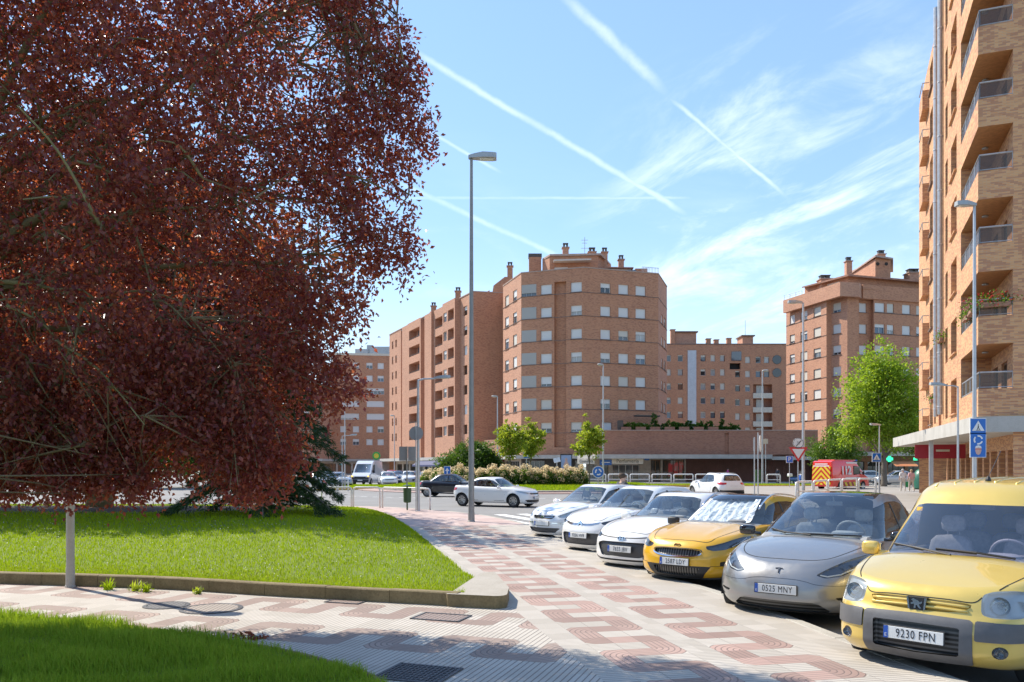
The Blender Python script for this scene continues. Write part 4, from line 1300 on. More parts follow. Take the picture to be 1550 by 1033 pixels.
mb = MB(); p, q = P3(1041, 166.9), P3(1054, 166.9); mb.box(((p[0] + q[0]) / 2, 166.95, 14), (q[0] - p[0], .16, 23.6)); B.part('metal_strip', mb, METALW)
for i in range(2, 6):
 z = 23.55 - 2.91 * i
 mb = MB(); p, q = P3(1140, 166.8), P3(1169, 166.8); mb.box(((p[0] + q[0]) / 2, 166.9, z - 1.25), (q[0] - p[0], .3, 1.05)); B.part('balcony_parapet', mb, CREAM)
for z in (23.9, 21.2):
 mb = MB(); mb.lathe([(.01, -.06), (.9, -.06), (.95, 0)], (0, 0, 0), 24, axis='y', cap=False); mb.build('round_window', PANES[0], B.root, loc=(P3(1176, 167)[0] - B.o.x, -.02, z))
for px0, px1, z1 in ((1022, 1054, 29.8), (1124, 1140, 29.0)):
 mb = MB(); p, q = P3(px0, 169), P3(px1, 169); mb.box(((p[0] + q[0]) / 2, 171, (26.9 + z1) / 2), (q[0] - p[0], 4, z1 - 26.9)); t_ = B.part('stair_tower', mb, BRICK2)
 mb = MB(); mb.box(((p[0] + q[0]) / 2, 170.9, z1 + .12), (q[0] - p[0] + .6, 4.6, .24)); B.part('tower_roof', mb, SILL, t_)
mb = MB(); p, q = P3(1105, 168), P3(1120, 168); mb.box(((p[0] + q[0]) / 2, 167.0, 24.6), (q[0] - p[0], .3, 1.9)); B.part('glazed_balcony', mb, PANES[3])
for px, zt in ((1018, 30.3), (1072, 28.4), (1084, 28.2), (1103, 28.5)): B.chimney(P3(px, 169)[0], 169, 26.9, .9, zt - 26.9, BRICK, cap=False)
mb = MB(); x_ = P3(1128, 170)[0]; mb.tube([(x_, 170, 29), (x_, 170, 32.5)], .05, 4); B.part('aerial', mb, METALG)
B.done()
# right block behind the green tree
c0, c1 = P3(1190, 122.5), P3(1251, 112.7)
c2, c3 = P3(1275, 110.2), P3(1300, 111.0)
c4 = P3(1420, 115)
B = Bld('apartment_block', 'brick block with a stepped attic tower behind the large light green tree', 'building', (52, 116))
TP = 25.2
rowsR = [23.2 - 2.92 * i for i in range(6)]
dd = (Vector(c2) - Vector(c0)).normalized(); nn = Vector((dd.y, -dd.x))
def rw(p0, p1, cols, **k):
 return win_cols(p0, p1, cols, [(z, z + 1.3) for z in rowsR], **k)
B.facet(c0, c1, 3.4, TP, BRICK2, rw(c0, c1, [(1195.5, 1203), (1211.5, 1222), (1231.5, 1242.5)]))
i0, i1 = Vector(c1) - nn * .8, Vector(c2).lerp(Vector(c1), .55) - nn * .8
i2 = Vector(c2)
B.facet(c1, i0, 3.4, TP, BRICK)
B.facet(i0, tuple(i2 - nn * .8), 3.4, TP, BRICK2, rw(tuple(i0), tuple(i2 - nn * .8), [(1260.5, 1273)]))
B.facet(tuple(i2 - nn * .8), c2, 3.4, TP, BRICK) if False else None
c2b = tuple(i2 - nn * .8)
B.facet(c2b, c3, 3.4, TP + .0, BRICK)
r0, r1 = (c3[0] + .2, c3[1] + .9), (P3(1322, 112)[0], 111.9 + .6)
B.facet(c3, r0, 3.4, TP, BRICK); B.facet(r0, r1, 3.4, TP, BRICK, rw(r0, r1, [(1300.5, 1311.5)]))
r2 = P3(1322.5, 111.6); B.facet(r1, r2, 3.4, TP, BRICK2)
B.facet(r2, c4, 3.4, TP, BRICK, rw(r2, c4, [(1324, 1339), (1342.5, 1353), (1365.5, 1378), (1387, 1399)]))
# top storey overhang band
ov = [P3(1185.8, 121.6), P3(1272, 109.3), P3(1300, 109.9), P3(1304, 111.2)]
B.band('overhang_parapet', ov, 24.9, 26.8, .05, BRICK2, back=.6)
B.band('overhang_parapet', [P3(1306, 110.9), P3(1420, 114.6)], 24.9, 26.8, .05, BRICK, back=.6)
lineR = [c0, c1]
for z in rowsR:
 B.band('sill_course', [c0, c1], z - .13, z - .055, .05, SILL, back=.02)
 B.band('sill_course', [r2, c4], z - .13, z - .055, .05, SILL, back=.02)
B.roof([P3(1186, 122), P3(1272, 110), P3(1300, 110.5), P3(1420, 115), (P3(1420, 115)[0], 132), P3(1196, 131)], 26.2, COPING)
B.facet(P3(1195, 131), c0, 0, TP, BRICK2)
# attic with tiled eaves, tower, chimneys
t0, t1, t2 = P3(1218, 121), P3(1284, 113.5), P3(1410, 118)
B.facet(t0, t1, 26.2, 28.6, BRICK2, [dict(u0=4.2, u1=6.6, z0=26.9, z1=28.2, shut=.7, pane=PANES[0])]); B.facet(t1, t2, 26.2, 28.6, BRICK)
mb = MB(); o_ = [P3(1214, 120), P3(1284, 112.6), P3(1420, 117.2)]; r_ = [P3(1232, 128), P3(1295, 120), P3(1420, 124)]
mb.add([(o_[0][0], o_[0][1], 28.5), (o_[1][0], o_[1][1], 28.6), (o_[2][0], o_[2][1], 28.6), (r_[2][0], r_[2][1], 29.6), (r_[1][0], r_[1][1], 29.8), (r_[0][0], r_[0][1], 29.6)], [(0, 1, 4, 5), (1, 2, 3, 4)])
mb.add([(o_[0][0], o_[0][1], 28.3), (o_[1][0], o_[1][1], 28.35), (o_[2][0], o_[2][1], 28.35), (o_[2][0], o_[2][1], 28.6), (o_[1][0], o_[1][1], 28.6), (o_[0][0], o_[0][1], 28.5)], [(0, 1, 4, 5), (1, 2, 3, 4)])
B.part('attic_roof', mb, ROOFT)
q0, q1, q2 = P3(1290, 123), P3(1325, 116), P3(1348, 117)
B.facet(q0, q1, 28, 31.6, BRICK2); B.facet(q1, q2, 28, 31.8, BRICK)
mb = MB(); mb.add([(*P3(1286, 123.5), 31.3), (*P3(1325, 115.4), 32.0), (*P3(1352, 116.6), 31.9), (*P3(1352, 124), 31.6)], [(0, 1, 2, 3)]); mb.add([(*P3(1286, 123.5), 31.1), (*P3(1325, 115.4), 31.75), (*P3(1352, 116.6), 31.65), (*P3(1352, 116.6), 31.9), (*P3(1325, 115.4), 32.0), (*P3(1286, 123.5), 31.3)], [(0, 1, 4, 5), (1, 2, 3, 4)]); B.part('tower_roof', mb, COPING)
mb = MB()
for px in (1329, 1342): mb.lathe([(.01, -.05), (.22, -.05), (.25, .02)], (P3(px, 116)[0], 116.05, 30.9), 14, axis='y', cap=False)
B.part('round_vents', mb, DARKIN)
for px, Z, zb_, zt, w in ((1248, 118, 26.2, 29.0, 1.6), (1284, 117, 28, 31.4, .8), (1333, 119, 31, 32.9, 1.0), (1381, 118, 28.3, 29.9, 1.7)): B.chimney(P3(px, Z)[0], Z, zb_, w, zt - zb_, BRICK2)
mb = MB(); pa, pb_ = P3(1187, 121.8), P3(1214, 118.5); mb.tube([(*pa, 27.6), (*pb_, 27.6)], .03, 4); mb.tube([(*pa, 27.3), (*pb_, 27.3)], .03, 4)
for f in (0, .33, .66, 1):
 p = Vector(pa).lerp(Vector(pb_), f); mb.tube([(p.x, p.y, 26.9), (p.x, p.y, 27.6)], .03, 4)
B.part('roof_railing', mb, METALG)
# shaded shop arcade at its foot
k0, k1 = P3(1240, 104), P3(1440, 104)
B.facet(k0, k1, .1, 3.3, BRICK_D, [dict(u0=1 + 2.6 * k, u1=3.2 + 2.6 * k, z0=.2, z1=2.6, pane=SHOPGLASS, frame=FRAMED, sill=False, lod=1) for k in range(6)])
mb = MB(); mb.prism([(k0[0], 101.5), (k1[0], 101.5), (k1[0], 112), (k0[0], 112)], 3.3, 3.8); B.part('canopy', mb, CONC)
GREENLED, _g = new_mat('green_cross_light'); finish(GREENLED, _g, pbsdf(_g, (.05, .5, .25), .4, emit=(.03, .75, .35), estr=.7))
for px, w in ((1346, .9), (1392, 1.5)):
 mb = MB(); p = P3(px, 101.2); mb.box((p[0], 101.2, 2.9), (w, .12, .35)); mb.box((p[0], 101.13, 2.9), (.35, .14, w * .8)); B.part('pharmacy_cross', mb, GREENLED)
mb = MB(); p, q = P3(1350, 101), P3(1385, 101); mb.add([(p[0], 101.4, 2.6), (q[0], 101.4, 2.6), (q[0], 100, 2.0), (p[0], 100, 2.0)], [(0, 3, 2, 1)]); B.part('awning', mb, plain('orange_awning', (.55, .20, .08), .7))
B.done()
SMOKED, _g = new_mat('smoked_glass')
_a = _g.N.new('ShaderNodeBsdfTransparent'); _a.inputs[0].default_value = (.6, .55, .5, 1)
finish(SMOKED, _g, _g.mixs(.5, V(_g, _a.outputs[0]), pbsdf(_g, (.16, .13, .11), .25)))
# near block on the right
C = Vector((18.7, 32.6)); dl_ = Vector((.375, .927)).normalized(); nL = Vector((-dl_.y, dl_.x)); fr = Vector((dl_.y, -dl_.x))
E = C + dl_ * 26.5
B = Bld('apartment_building', 'tall mottled orange brick building with corner balconies beside the yellow van', 'building', (22, 36))
ST = 2.905; Z0 = 3.98; NS_ = 8
def LP(s, out=0): p = C + dl_ * s + nL * out; return (p.x, p.y)
def fpt(px):
 k = (px - 775) / 1230
 return (k * C.y - C.x) / (fr.x - k * fr.y)
fw_ = fpt(1533.5)
def lu(px):
 k = (px - 775) / 1230
 return (k * C.y - C.x) / (dl_.x - k * dl_.y)
bl = lu(1454.5)
LT = lambda px: lu(px)
top = Z0 + ST * NS_
# the left face, from its far end to the corner, with stacked openings
ops = []; Lf = 26.5
for i in range(NS_):
 z = Z0 + ST * i
 def U(s0, s1): return dict(u0=Lf - s1, u1=Lf - s0)
 ops.append(dict(U(LT(1448), LT(1439.5)), z0=z + .55, z1=z + 2.25, frame=FRAMEB, pane=PANES[0], depth=.35, shut=brng.choice([0, .3, .9]), smat=plain('brown_shutter', (.30, .17, .09), .6), sillm=BRICK_Y))
 ops.append(dict(U(LT(1434.5), LT(1431)), z0=z + .5, z1=z + 2.3, frame=FRAMEB, pane=PANES[0], depth=.3, sill=False))
 ops.append(dict(U(LT(1416.5), LT(1414)), z0=z + .5, z1=z + 2.3, frame=FRAMEB, pane=PANES[0], depth=.3, sill=False))
 ops.append(dict(U(LT(1412), LT(1407.5)), z0=z + .55, z1=z + 2.25, frame=FRAMEB, pane=PANES[3], depth=.35, shut=brng.choice([0, .5]), smat=SHUT_C))
 ops.append(dict(U(.0, bl), z0=z + 1.12, z1=z + ST, kind='void', depth=1.22, soffit=WOODC))
B.facet(tuple(E), tuple(C), Z0, top, BRICK_Y, ops, depth=.3)
# front face: balcony ends, then the plain brick wall
cw = C + fr * fw_
for i in range(NS_):
 z = Z0 + ST * i
 B.facet(tuple(C), tuple(cw), z, z + 1.12, BRICK_Y)
F2 = C + fr * (fw_ + 12)
B.facet(tuple(cw), tuple(F2), 0, top, BRICK_Y, [dict(u0=3.5, u1=4.7, z0=Z0 + ST * i + .9, z1=Z0 + ST * i + 2.2, frame=FRAMEB, pane=PANES[0]) for i in range(NS_)] + [dict(u0=.55, u1=1.1, z0=1.5, z1=2.0, kind='dark', depth=.2)])
# balcony insides
iw0, iw1 = C + dl_ * bl, cw
for i in range(NS_):
 z = Z0 + ST * i
 rmb = B.w(BRICK_Y); rmw = B.w(WOODC)
 c_, d__ = C + fr * fw_, C + dl_ * bl + fr * fw_
 p, q = C + dl_ * bl, C
 # parapet thickness, floor, back wall with openings, soffit
 th = .16
 mb = B.w(COPING)
 for a_, b_, n_ in ((C, C + dl_ * bl, fr), (C, cw, dl_)):
  a2_, b2_ = a_ + n_ * th, b_ + n_ * th
  mb.face([(a_.x, a_.y, z + 1.121), (b_.x, b_.y, z + 1.121), (b2_.x, b2_.y, z + 1.121), (a2_.x, a2_.y, z + 1.121)] if n_ == fr else [(a_.x, a_.y, z + 1.121), (a2_.x, a2_.y, z + 1.121), (b2_.x, b2_.y, z + 1.121), (b_.x, b_.y, z + 1.121)])
  rmb.face([(a2_.x, a2_.y, z + .25), (b2_.x, b2_.y, z + .25), (b2_.x, b2_.y, z + 1.12), (a2_.x, a2_.y, z + 1.12)] if n_ != fr else [(b2_.x, b2_.y, z + .25), (a2_.x, a2_.y, z + .25), (a2_.x, a2_.y, z + 1.12), (b2_.x, b2_.y, z + 1.12)])
 rmw.face([(C.x, C.y, z), (p.x, p.y, z), (d__.x, d__.y, z), (c_.x, c_.y, z)])
 mb = MB(); mb.face([(C.x, C.y, z + .25), (c_.x, c_.y, z + .25), (d__.x, d__.y, z + .25), (p.x, p.y, z + .25)]); B.part('balcony_floor', mb, PAVE_FAR)
 B.facet(tuple(d__), tuple(c_), z + .25, z + ST, BRICK_Y, [dict(u0=.5, u1=1.7, z0=z + .3, z1=z + 2.35, frame=FRAMEB, pane=PANES[0], sill=False), dict(u0=2.5, u1=3.8, z0=z + .3, z1=z + 2.35, frame=FRAMEB, pane=brng.choice(PANES), sill=False)], depth=.15)
 B.facet(tuple(p), tuple(d__), z + .25, z + ST, BRICK_Y)
 # railing with smoked glass
 zb_, zt_ = z + 1.15, z + 1.78
 rl = MB(); pn = MB()
 for a_, b_ in ((C, C + dl_ * bl), (C, cw)):
  n_ = fr if a_ is C and b_ is not cw else dl_
  ofs = (fr + dl_) * .06
  a3, b3 = a_ + ofs, b_ + ((fr * .06) if b_ is not cw else dl_ * .06)
  rl.tube([(a3.x, a3.y, zt_), (b3.x, b3.y, zt_)], .035, 6); rl.tube([(a3.x, a3.y, zb_ + .03), (b3.x, b3.y, zb_ + .03)], .025, 6)
  nseg = max(1, int((b3 - a3).length / 1.1))
  for k in range(nseg + 1):
   m = a3.lerp(b3, k / nseg); rl.tube([(m.x, m.y, z + 1.12), (m.x, m.y, zt_)], .025, 6)
  pn.face([(a3.x, a3.y, zb_ + .06), (b3.x, b3.y, zb_ + .06), (b3.x, b3.y, zt_ - .04), (a3.x, a3.y, zt_ - .04)])
 rr_ = B.part('balcony_railing', rl, METALG)
 B.part('railing_glass', pn, SMOKED, rr_)
 mb = MB(); m = (C + d__) * .5; mb.lathe([(.12, -.06), (.13, -.02), (.10, 0)], (m.x, m.y, z - .001), 14); B.part('ceiling_lamp', mb, METALG)
# far balconies boxed out of the face
for i in range(NS_):
 z = Z0 + ST * i
 s0, s1 = LT(1406.5), LT(1401.5)
 p, q = Vector(LP(s0)), Vector(LP(s1)); po, qo = Vector(LP(s0, .38)), Vector(LP(s1, .38))
 mb = MB(); mb.prism([tuple(p), tuple(po), tuple(qo), tuple(q)][::-1], z + .0, z + 1.15); B.part('boxed_balcony', mb, BRICK_Y)
 mb = MB(); mb.tube([(po.x, po.y, z + 1.6), (qo.x, qo.y, z + 1.6)], .03, 5); mb.tube([(po.x, po.y, z + 1.15), (po.x, po.y, z + 1.6)], .025, 5); mb.tube([(p.x, p.y, z + 1.6), (po.x, po.y, z + 1.6)], .03, 5); B.part('balcony_railing', mb, METALG)
# ventilation ducts on the left face
for px in (1421.5, 1428):
 p = Vector(LP(LT(px), .16)); mb = MB(); mb.tube([(p.x, p.y, Z0 + .8), (p.x, p.y, top + .5)], .13, 10); B.part('ventilation_duct', mb, METALG)
 for i in range(NS_):
  mb = MB(); mb.lathe([(.15, 0), (.15, .06)], (p.x, p.y, Z0 + 1.2 + i * ST), 10); B.part('duct_bracket', mb, METALW)
p = Vector(LP(LT(1425), .08)); mb = MB(); mb.tube([(p.x, p.y, Z0 - .3), (p.x, p.y, top)], .055, 8); B.part('downpipe', mb, plain('copper_pipe', (.33, .13, .07), .5, .3))
# canopy slab, ground floor set back
o_ = [LP(25.8, 1.7), LP(-.05, 1.7), (C.x + fr.x * 14 - dl_.x * .35, C.y + fr.y * 14 - dl_.y * .35)]
cpoly = [LP(25.8, 1.7), tuple(C + nL * 1.7 - dl_ * .35)[:2], tuple(C + fr * 14 - dl_ * .35)[:2], tuple(C + fr * 14 + dl_ * 2)[:2], LP(25.8, -2)]
cpoly = [LP(25.8, 1.7), tuple(C + nL * .25 - dl_ * .35), tuple(C + fr * 14 - dl_ * .35), tuple(C + fr * 14 + dl_ * 3), LP(25.8, -3)]
mb = MB(); mb.prism(cpoly, 3.35, 3.97); B.part('canopy', mb, CONC)
g0_, g1_, g2_ = LP(25.5, -1.6), LP(1.0, -1.6), tuple(C + fr * 1.6 + dl_ * 1.0)
wl = (Vector(g1_) - Vector(g0_)).length
B.facet(g0_, g1_, .1, 3.35, BRICK_Y, [dict(u0=1 + 2.1 * k, u1=2.6 + 2.1 * k, z0=.1 if k % 2 else .6, z1=2.7, kind='dark' if k % 3 else 'window', frame=FRAMEB, pane=SHOPGLASS, depth=.3, back=DARKIN, sill=False) for k in range(11)])
g3_ = tuple(Vector(g1_) + fr * 2.7); g4_ = tuple(Vector(g1_) + fr * 14)
B.facet(g1_, g3_, .1, 3.35, SHOPC, [dict(u0=.25, u1=1.0, z0=.1, z1=2.4, kind='dark', depth=.2), dict(u0=1.2, u1=2.3, z0=2.2, z1=3.1, kind='window', pane=PANES[0], frame=FRAMEB, sill=False), dict(u0=1.3, u1=2.2, z0=.2, z1=1.9, kind='dark', back=FRAMEB, depth=.12)])
B.facet(g3_, g4_, .1, 3.35, BRICK_Y)
p = Vector(LP(LT(1428.5), .6)); mb = MB(); mb.box((p.x, p.y, 1.73), (.2, .2, 3.24), math.atan2(dl_.y, dl_.x)); B.part('canopy_pillar', mb, METALW)
REDS = plain('red_sign', (.36, .015, .03), .45, var=.05)
p = Vector(LP(15.5, -.2)); mb = MB(); mb.box((p.x, p.y, 2.85), (2.6, .15, .8), math.atan2(fr.y, fr.x)); so = B.part('hanging_sign', mb, REDS)
mb = MB(); mb.box((p.x + .1, p.y - .12, 2.9), (.7, .04, .12), math.atan2(fr.y, fr.x)); mb.box((p.x + .15, p.y - .12, 2.72), (.9, .04, .08), math.atan2(fr.y, fr.x)); B.part('sign_stripe', mb, FASC, so)
B.roof([tuple(E), tuple(C), tuple(F2), tuple(F2 + dl_ * 20)], top, COPING)
B.facet((E.x + 8, E.y - 3), tuple(E), 0, top, BRICK_Y) if False else None
eb = E + fr * 12
B.facet(tuple(eb), tuple(E), 0, top, BRICK_Y)
B.done()
# ================================================================ CARS
def m_paint(name, col, metal=0.0, rough=0.32, coat=1.0):
 m, g = new_mat('paint_' + name)
 n = g.noise(g.coord('Object'), 2.2, 4, 0.6)
 c = g.mix(g.lin(n, 0.35, 0.7, 0, 0.22), col, tuple(x * 0.86 for x in col))
 dust = g.noise(g.coord('Object'), 9, 5, 0.7)
 finish(m, g, pbsdf(g, c, g.lin(dust, 0.3, 0.8, rough * 0.85, rough * 1.25), metal, coat))
 return m
P_YEL = m_paint('soft_yellow', (0.70, 0.50, 0.115), 0.25)
P_GREY = m_paint('grey', (0.31, 0.31, 0.31), 0.65, 0.36, 0.7)
P_GOLD = m_paint('golden_yellow', (0.74, 0.40, 0.008), 0.1)
P_WHITE = m_paint('white', (0.80, 0.80, 0.79))
P_SILVER = m_paint('silver', (0.50, 0.51, 0.53), 0.6, 0.35)
P_BLACK = m_paint('black', (0.012, 0.013, 0.018))
P_BLUE = m_paint('blue', (0.03, 0.06, 0.14), 0.3)
P_DGREY = m_paint('dark_grey', (0.07, 0.075, 0.085), 0.4)
P_RED = m_paint('red', (0.55, 0.02, 0.015))
P_MAROON = m_paint('maroon', (0.16, 0.02, 0.02))
GLASS = m_glass('car_glass', (0.80, 0.86, 0.87), 0.0, 1.5, 0.12)
GLASS_V = m_glass('dusty_car_glass', (0.84, 0.82, 0.88), 0.08, 1.5, 0.13)
GLASS_SIDE = m_glass('tinted_car_glass', (0.48, 0.50, 0.50), 0.0, 1.5, 0.08)
LENS = m_glass('lamp_lens', (0.86, 0.89, 0.90), 0.02, 1.45, 0.05)
LENS_M, _g = new_mat('milky_lamp_lens')
_a = _g.N.new('ShaderNodeBsdfTransparent'); _a.inputs[0].default_value = (.8, .83, .84, 1)
finish(LENS_M, _g, _g.mixs(.28, V(_g, _a.outputs[0]), pbsdf(_g, (.55, .58, .58), .12, spec=.8)))
GLASS_C = m_glass('clear_car_glass', (0.92, 0.95, 0.95), 0.0, 1.45, 0.08)
ROOFGLASS = plain('dark_roof_glass', (0.012, 0.014, 0.018), 0.06, 0, 1.0, var=0)
RUBBER = plain('tyre_rubber', (0.022, 0.022, 0.023), 0.8, var=0.25, scale=12)
BLACKP = plain('black_plastic', (0.022, 0.022, 0.024), 0.5, var=0.15, scale=14)
GREYP = plain('grey_bumper_plastic', (0.11, 0.11, 0.115), 0.55, var=0.12, scale=9, bump=0.08)
CHROME = plain('chrome_trim', (0.75, 0.76, 0.78), 0.12, 1.0, var=0.03)
ALLOY = plain('alloy_rim', (0.42, 0.43, 0.45), 0.3, 0.85, var=0.06)
HOUSING = plain('lamp_housing', (0.62, 0.64, 0.65), 0.28, 0.55, var=0.05)
HOUSING_D = plain('dark_lamp_housing', (0.12, 0.125, 0.14), 0.25, 0.5, var=0.05)
INTER = plain('dark_interior', (0.20, 0.20, 0.20), 0.75, var=0.15, scale=8)
INTER_L = plain('light_interior', (0.34, 0.34, 0.34), 0.75, var=0.08, scale=8)
SEATM = plain('seat_fabric', (0.34, 0.34, 0.34), 0.85, var=0.2, scale=18)
GAP = plain('panel_gap_dark', (0.012, 0.012, 0.012), 0.8, var=0)
UNDER = plain('underbody', (0.008, 0.008, 0.008), 0.9, var=0)
PLATEW = plain('plate_white', (0.72, 0.72, 0.70), 0.4, var=0.05, scale=9)
PLATEB = plain('plate_blue', (0.02, 0.09, 0.42), 0.4, var=0.03)
INK = plain('plate_black', (0.02, 0.02, 0.025), 0.5, var=0)
TAILRED = plain('tail_lamp_red', (0.50, 0.012, 0.012), 0.12, 0, 1.0, var=0.08)
ORANGE = plain('indicator_orange', (0.85, 0.32, 0.03), 0.3, var=0)
SILVERSH, _g = new_mat('silver_sunshade')
_n = _g.noise(_g.coord('Object'), 5, 4, 0.6, 1.2)
finish(SILVERSH, _g, pbsdf(_g, _g.mix(_n, (0.62, 0.66, 0.68), (0.95, 0.96, 0.96)), 0.5, 0.0, normal=_g.bump(_n, 1.0, 0.12)))
MESHG, _g = new_mat('grille_mesh')
_x, _y, _z = _g.xyz(_g.coord('Object'))
_a = (((_y + _z * 0.9) * 26).fract() - 0.5).abs(); _b = (((_y - _z * 0.9) * 26).fract() - 0.5).abs()
_h = _g.smooth(_a.min(_b), 0.04, 0.16)
finish(MESHG, _g, pbsdf(_g, _g.mix(_h, (0.20, 0.20, 0.21), (0.012, 0.012, 0.012)), 0.4, 0.2))
BARG, _g = new_mat('grille_bars')
_x, _y, _z = _g.xyz(_g.coord('Object'))
_h = _g.smooth(((_y * 22).fract() - 0.5).abs(), 0.1, 0.3)
finish(BARG, _g, pbsdf(_g, _g.mix(_h, (0.16, 0.15, 0.14), (0.015, 0.015, 0.015)), 0.35, 0.3))
HATCHG, _g = new_mat('slat_grille')
_x, _y, _z = _g.xyz(_g.coord('Object'))
_h = _g.smooth(((_z * 24).fract() - 0.5).abs(), 0.12, 0.34)
finish(HATCHG, _g, pbsdf(_g, _g.mix(_h, (0.10, 0.10, 0.10), (0.012, 0.012, 0.012)), 0.4, 0.1))
def chaikin(P, it=2, keep=0.18):
 for _ in range(it):
  Q = []
  n = len(P)
  for i in range(n):
   a, b = P[i], P[(i + 1) % n]
   Q.append((a[0] + (b[0] - a[0]) * keep, a[1] + (b[1] - a[1]) * keep))
   Q.append((b[0] + (a[0] - b[0]) * keep, b[1] + (a[1] - b[1]) * keep))
  P = Q
 return P
def in_poly(x, y, P):
 c = False; n = len(P); j = n - 1
 for i in range(n):
  xi, yi = P[i]; xj, yj = P[j]
  if (yi > y) != (yj > y) and x < (xj - xi) * (y - yi) / (yj - yi) + xi:
   c = not c
  j = i
 return c
def quarter(n, e):
 th = np.linspace(0, PI / 2, 500)
 c = np.cos(th) ** (2 / e); s = np.sin(th) ** (2 / e)
 return c, s
def shell(bm, L, zb, zs, crown, ck, lv, q, flare=None, zhook=None, bottom=False):
 """stack of plan outlines from zb to zs closed by a crowned top; faces go into bm"""
 NT, NF, NS, NR, NC = q
 t = np.linspace(0, 1, NT)
 F = {k: interp(v)(t) for k, v in lv.items()}
 D = np.zeros((NT, NF + NS + NR)); Y = np.zeros_like(D)
 for i in range(NT):
  f, r, w = F['f'][i], L - F['r'][i], F['w'][i]
  c, s = quarter(500, F['nf'][i])
  px, py = f + F['cf'][i] * (1 - c), w * s
  al = np.concatenate([[0], np.cumsum(np.hypot(np.diff(px), np.diff(py)))])
  u = np.linspace(0, al[-1], NF)
  fx, fy = np.interp(u, al, px), np.interp(u, al, py)
  c, s = quarter(500, F['nr'][i])
  px, py = r - F['cr'][i] * (1 - c), w * s
  al = np.concatenate([[0], np.cumsum(np.hypot(np.diff(px), np.diff(py)))])
  u = np.linspace(al[-1], 0, NR)
  rx, ry = np.interp(u, al, px), np.interp(u, al, py)
  sx = np.linspace(fx[-1], rx[0], NS + 2)[1:-1]
  D[i] = np.concatenate([fx, sx, rx]); Y[i] = np.concatenate([fy, np.full(NS, w), ry])
 W = F['w'].max()
 def top(d, y):
  z = zs(d) + crown(d) * (1 - np.clip(np.abs(y) / W, 0, 1) ** ck)
  if zhook is not None: z = z + zhook(d, np.abs(y))
  return z
 Z = zb(D) + (top(D, Y) - zb(D)) * t[:, None]
 if flare is not None:
  Y = Y + flare(D, Z) * np.clip((Y - 0.5 * W) / (0.5 * W), 0, 1)
 NU = D.shape[1]
 vl = [[bm.verts.new((L / 2 - D[i, j], Y[i, j], Z[i, j])) for j in range(NU)] for i in range(NT)]
 vr = [[bm.verts.new((L / 2 - D[i, j], -Y[i, j], Z[i, j])) for j in range(NU)] for i in range(NT)]
 for i in range(NT - 1):
  for j in range(NU - 1):
   for v, fl in ((vl, False), (vr, True)):
    q4 = (v[i][j], v[i][j + 1], v[i + 1][j + 1], v[i + 1][j])
    bm.faces.new(q4[::-1] if fl else q4)
 def cap(row, zfun, flip):
  cs = np.linspace(1, -1, NC)
  g = []
  for j in range(NU):
   line = []
   for k, c in enumerate(cs):
    y = Y[row, j] * c
    line.append(bm.verts.new((L / 2 - D[row, j], y, float(zfun(D[row, j], y)))))
   g.append(line)
  for j in range(NU - 1):
   for k in range(NC - 1):
    q4 = (g[j][k], g[j + 1][k], g[j + 1][k + 1], g[j][k + 1])
    bm.faces.new(q4[::-1] if flip else q4)
 cap(NT - 1, top, False)
 if bottom:
  cap(0, lambda d, y: zb(d), True)
 bmesh.ops.remove_doubles(bm, verts=bm.verts, dist=2e-4)
 bmesh.ops.dissolve_degenerate(bm, edges=bm.edges, dist=1e-5)
def cut(bm, lay, pid, poly, proj, filt):
 """cut the outline of poly (in the projection) into the mesh and mark what lies inside"""
 n = len(poly)
 area = sum(poly[i][0] * poly[(i + 1) % n][1] - poly[(i + 1) % n][0] * poly[i][1] for i in range(n))
 if area < 0: poly = poly[::-1]
 a0, a1 = min(p[0] for p in poly), max(p[0] for p in poly)
 b0, b1 = min(p[1] for p in poly), max(p[1] for p in poly)
 ax = {'f': (1, 2), 's': (0, 2), 't': (0, 1)}[proj]
 def near(f):
  if not f.is_valid or f[lay] or not filt(f): return False
  xs = [v.co[ax[0]] for v in f.verts]; ys = [v.co[ax[1]] for v in f.verts]
  return max(xs) > a0 and min(xs) < a1 and max(ys) > b0 and min(ys) < b1
 fs = [f for f in bm.faces if near(f)]
 for i in range(n):
  p, r = poly[i], poly[(i + 1) % n]
  if abs(p[0] - r[0]) + abs(p[1] - r[1]) < 1e-6: continue
  co = [0, 0, 0]; no = [0, 0, 0]
  co[ax[0]], co[ax[1]] = p
  no[ax[0]], no[ax[1]] = r[1] - p[1], -(r[0] - p[0])
  # only the faces whose box meets the edge's box
  e0, e1 = min(p[0], r[0]) - .02, max(p[0], r[0]) + .02
  g0, g1 = min(p[1], r[1]) - .02, max(p[1], r[1]) + .02
  sel, rest = [], []
  for f in fs:
   xs = [v.co[ax[0]] for v in f.verts]; ys = [v.co[ax[1]] for v in f.verts]
   (sel if max(xs) > e0 and min(xs) < e1 and max(ys) > g0 and min(ys) < g1 else rest).append(f)
  if not sel: continue
  ed = list({e for f in sel for e in f.edges}); vs = list({v for f in sel for v in f.verts})
  res = bmesh.ops.bisect_plane(bm, geom=sel + ed + vs, dist=1e-5, plane_co=co, plane_no=no)
  fs = rest + [g for g in res['geom'] if isinstance(g, bmesh.types.BMFace)]
  fs = [f for f in fs if f.is_valid]
 for f in fs:
  c = f.calc_center_median()
  if in_poly(c[ax[0]], c[ax[1]], poly):
   f[lay] = pid
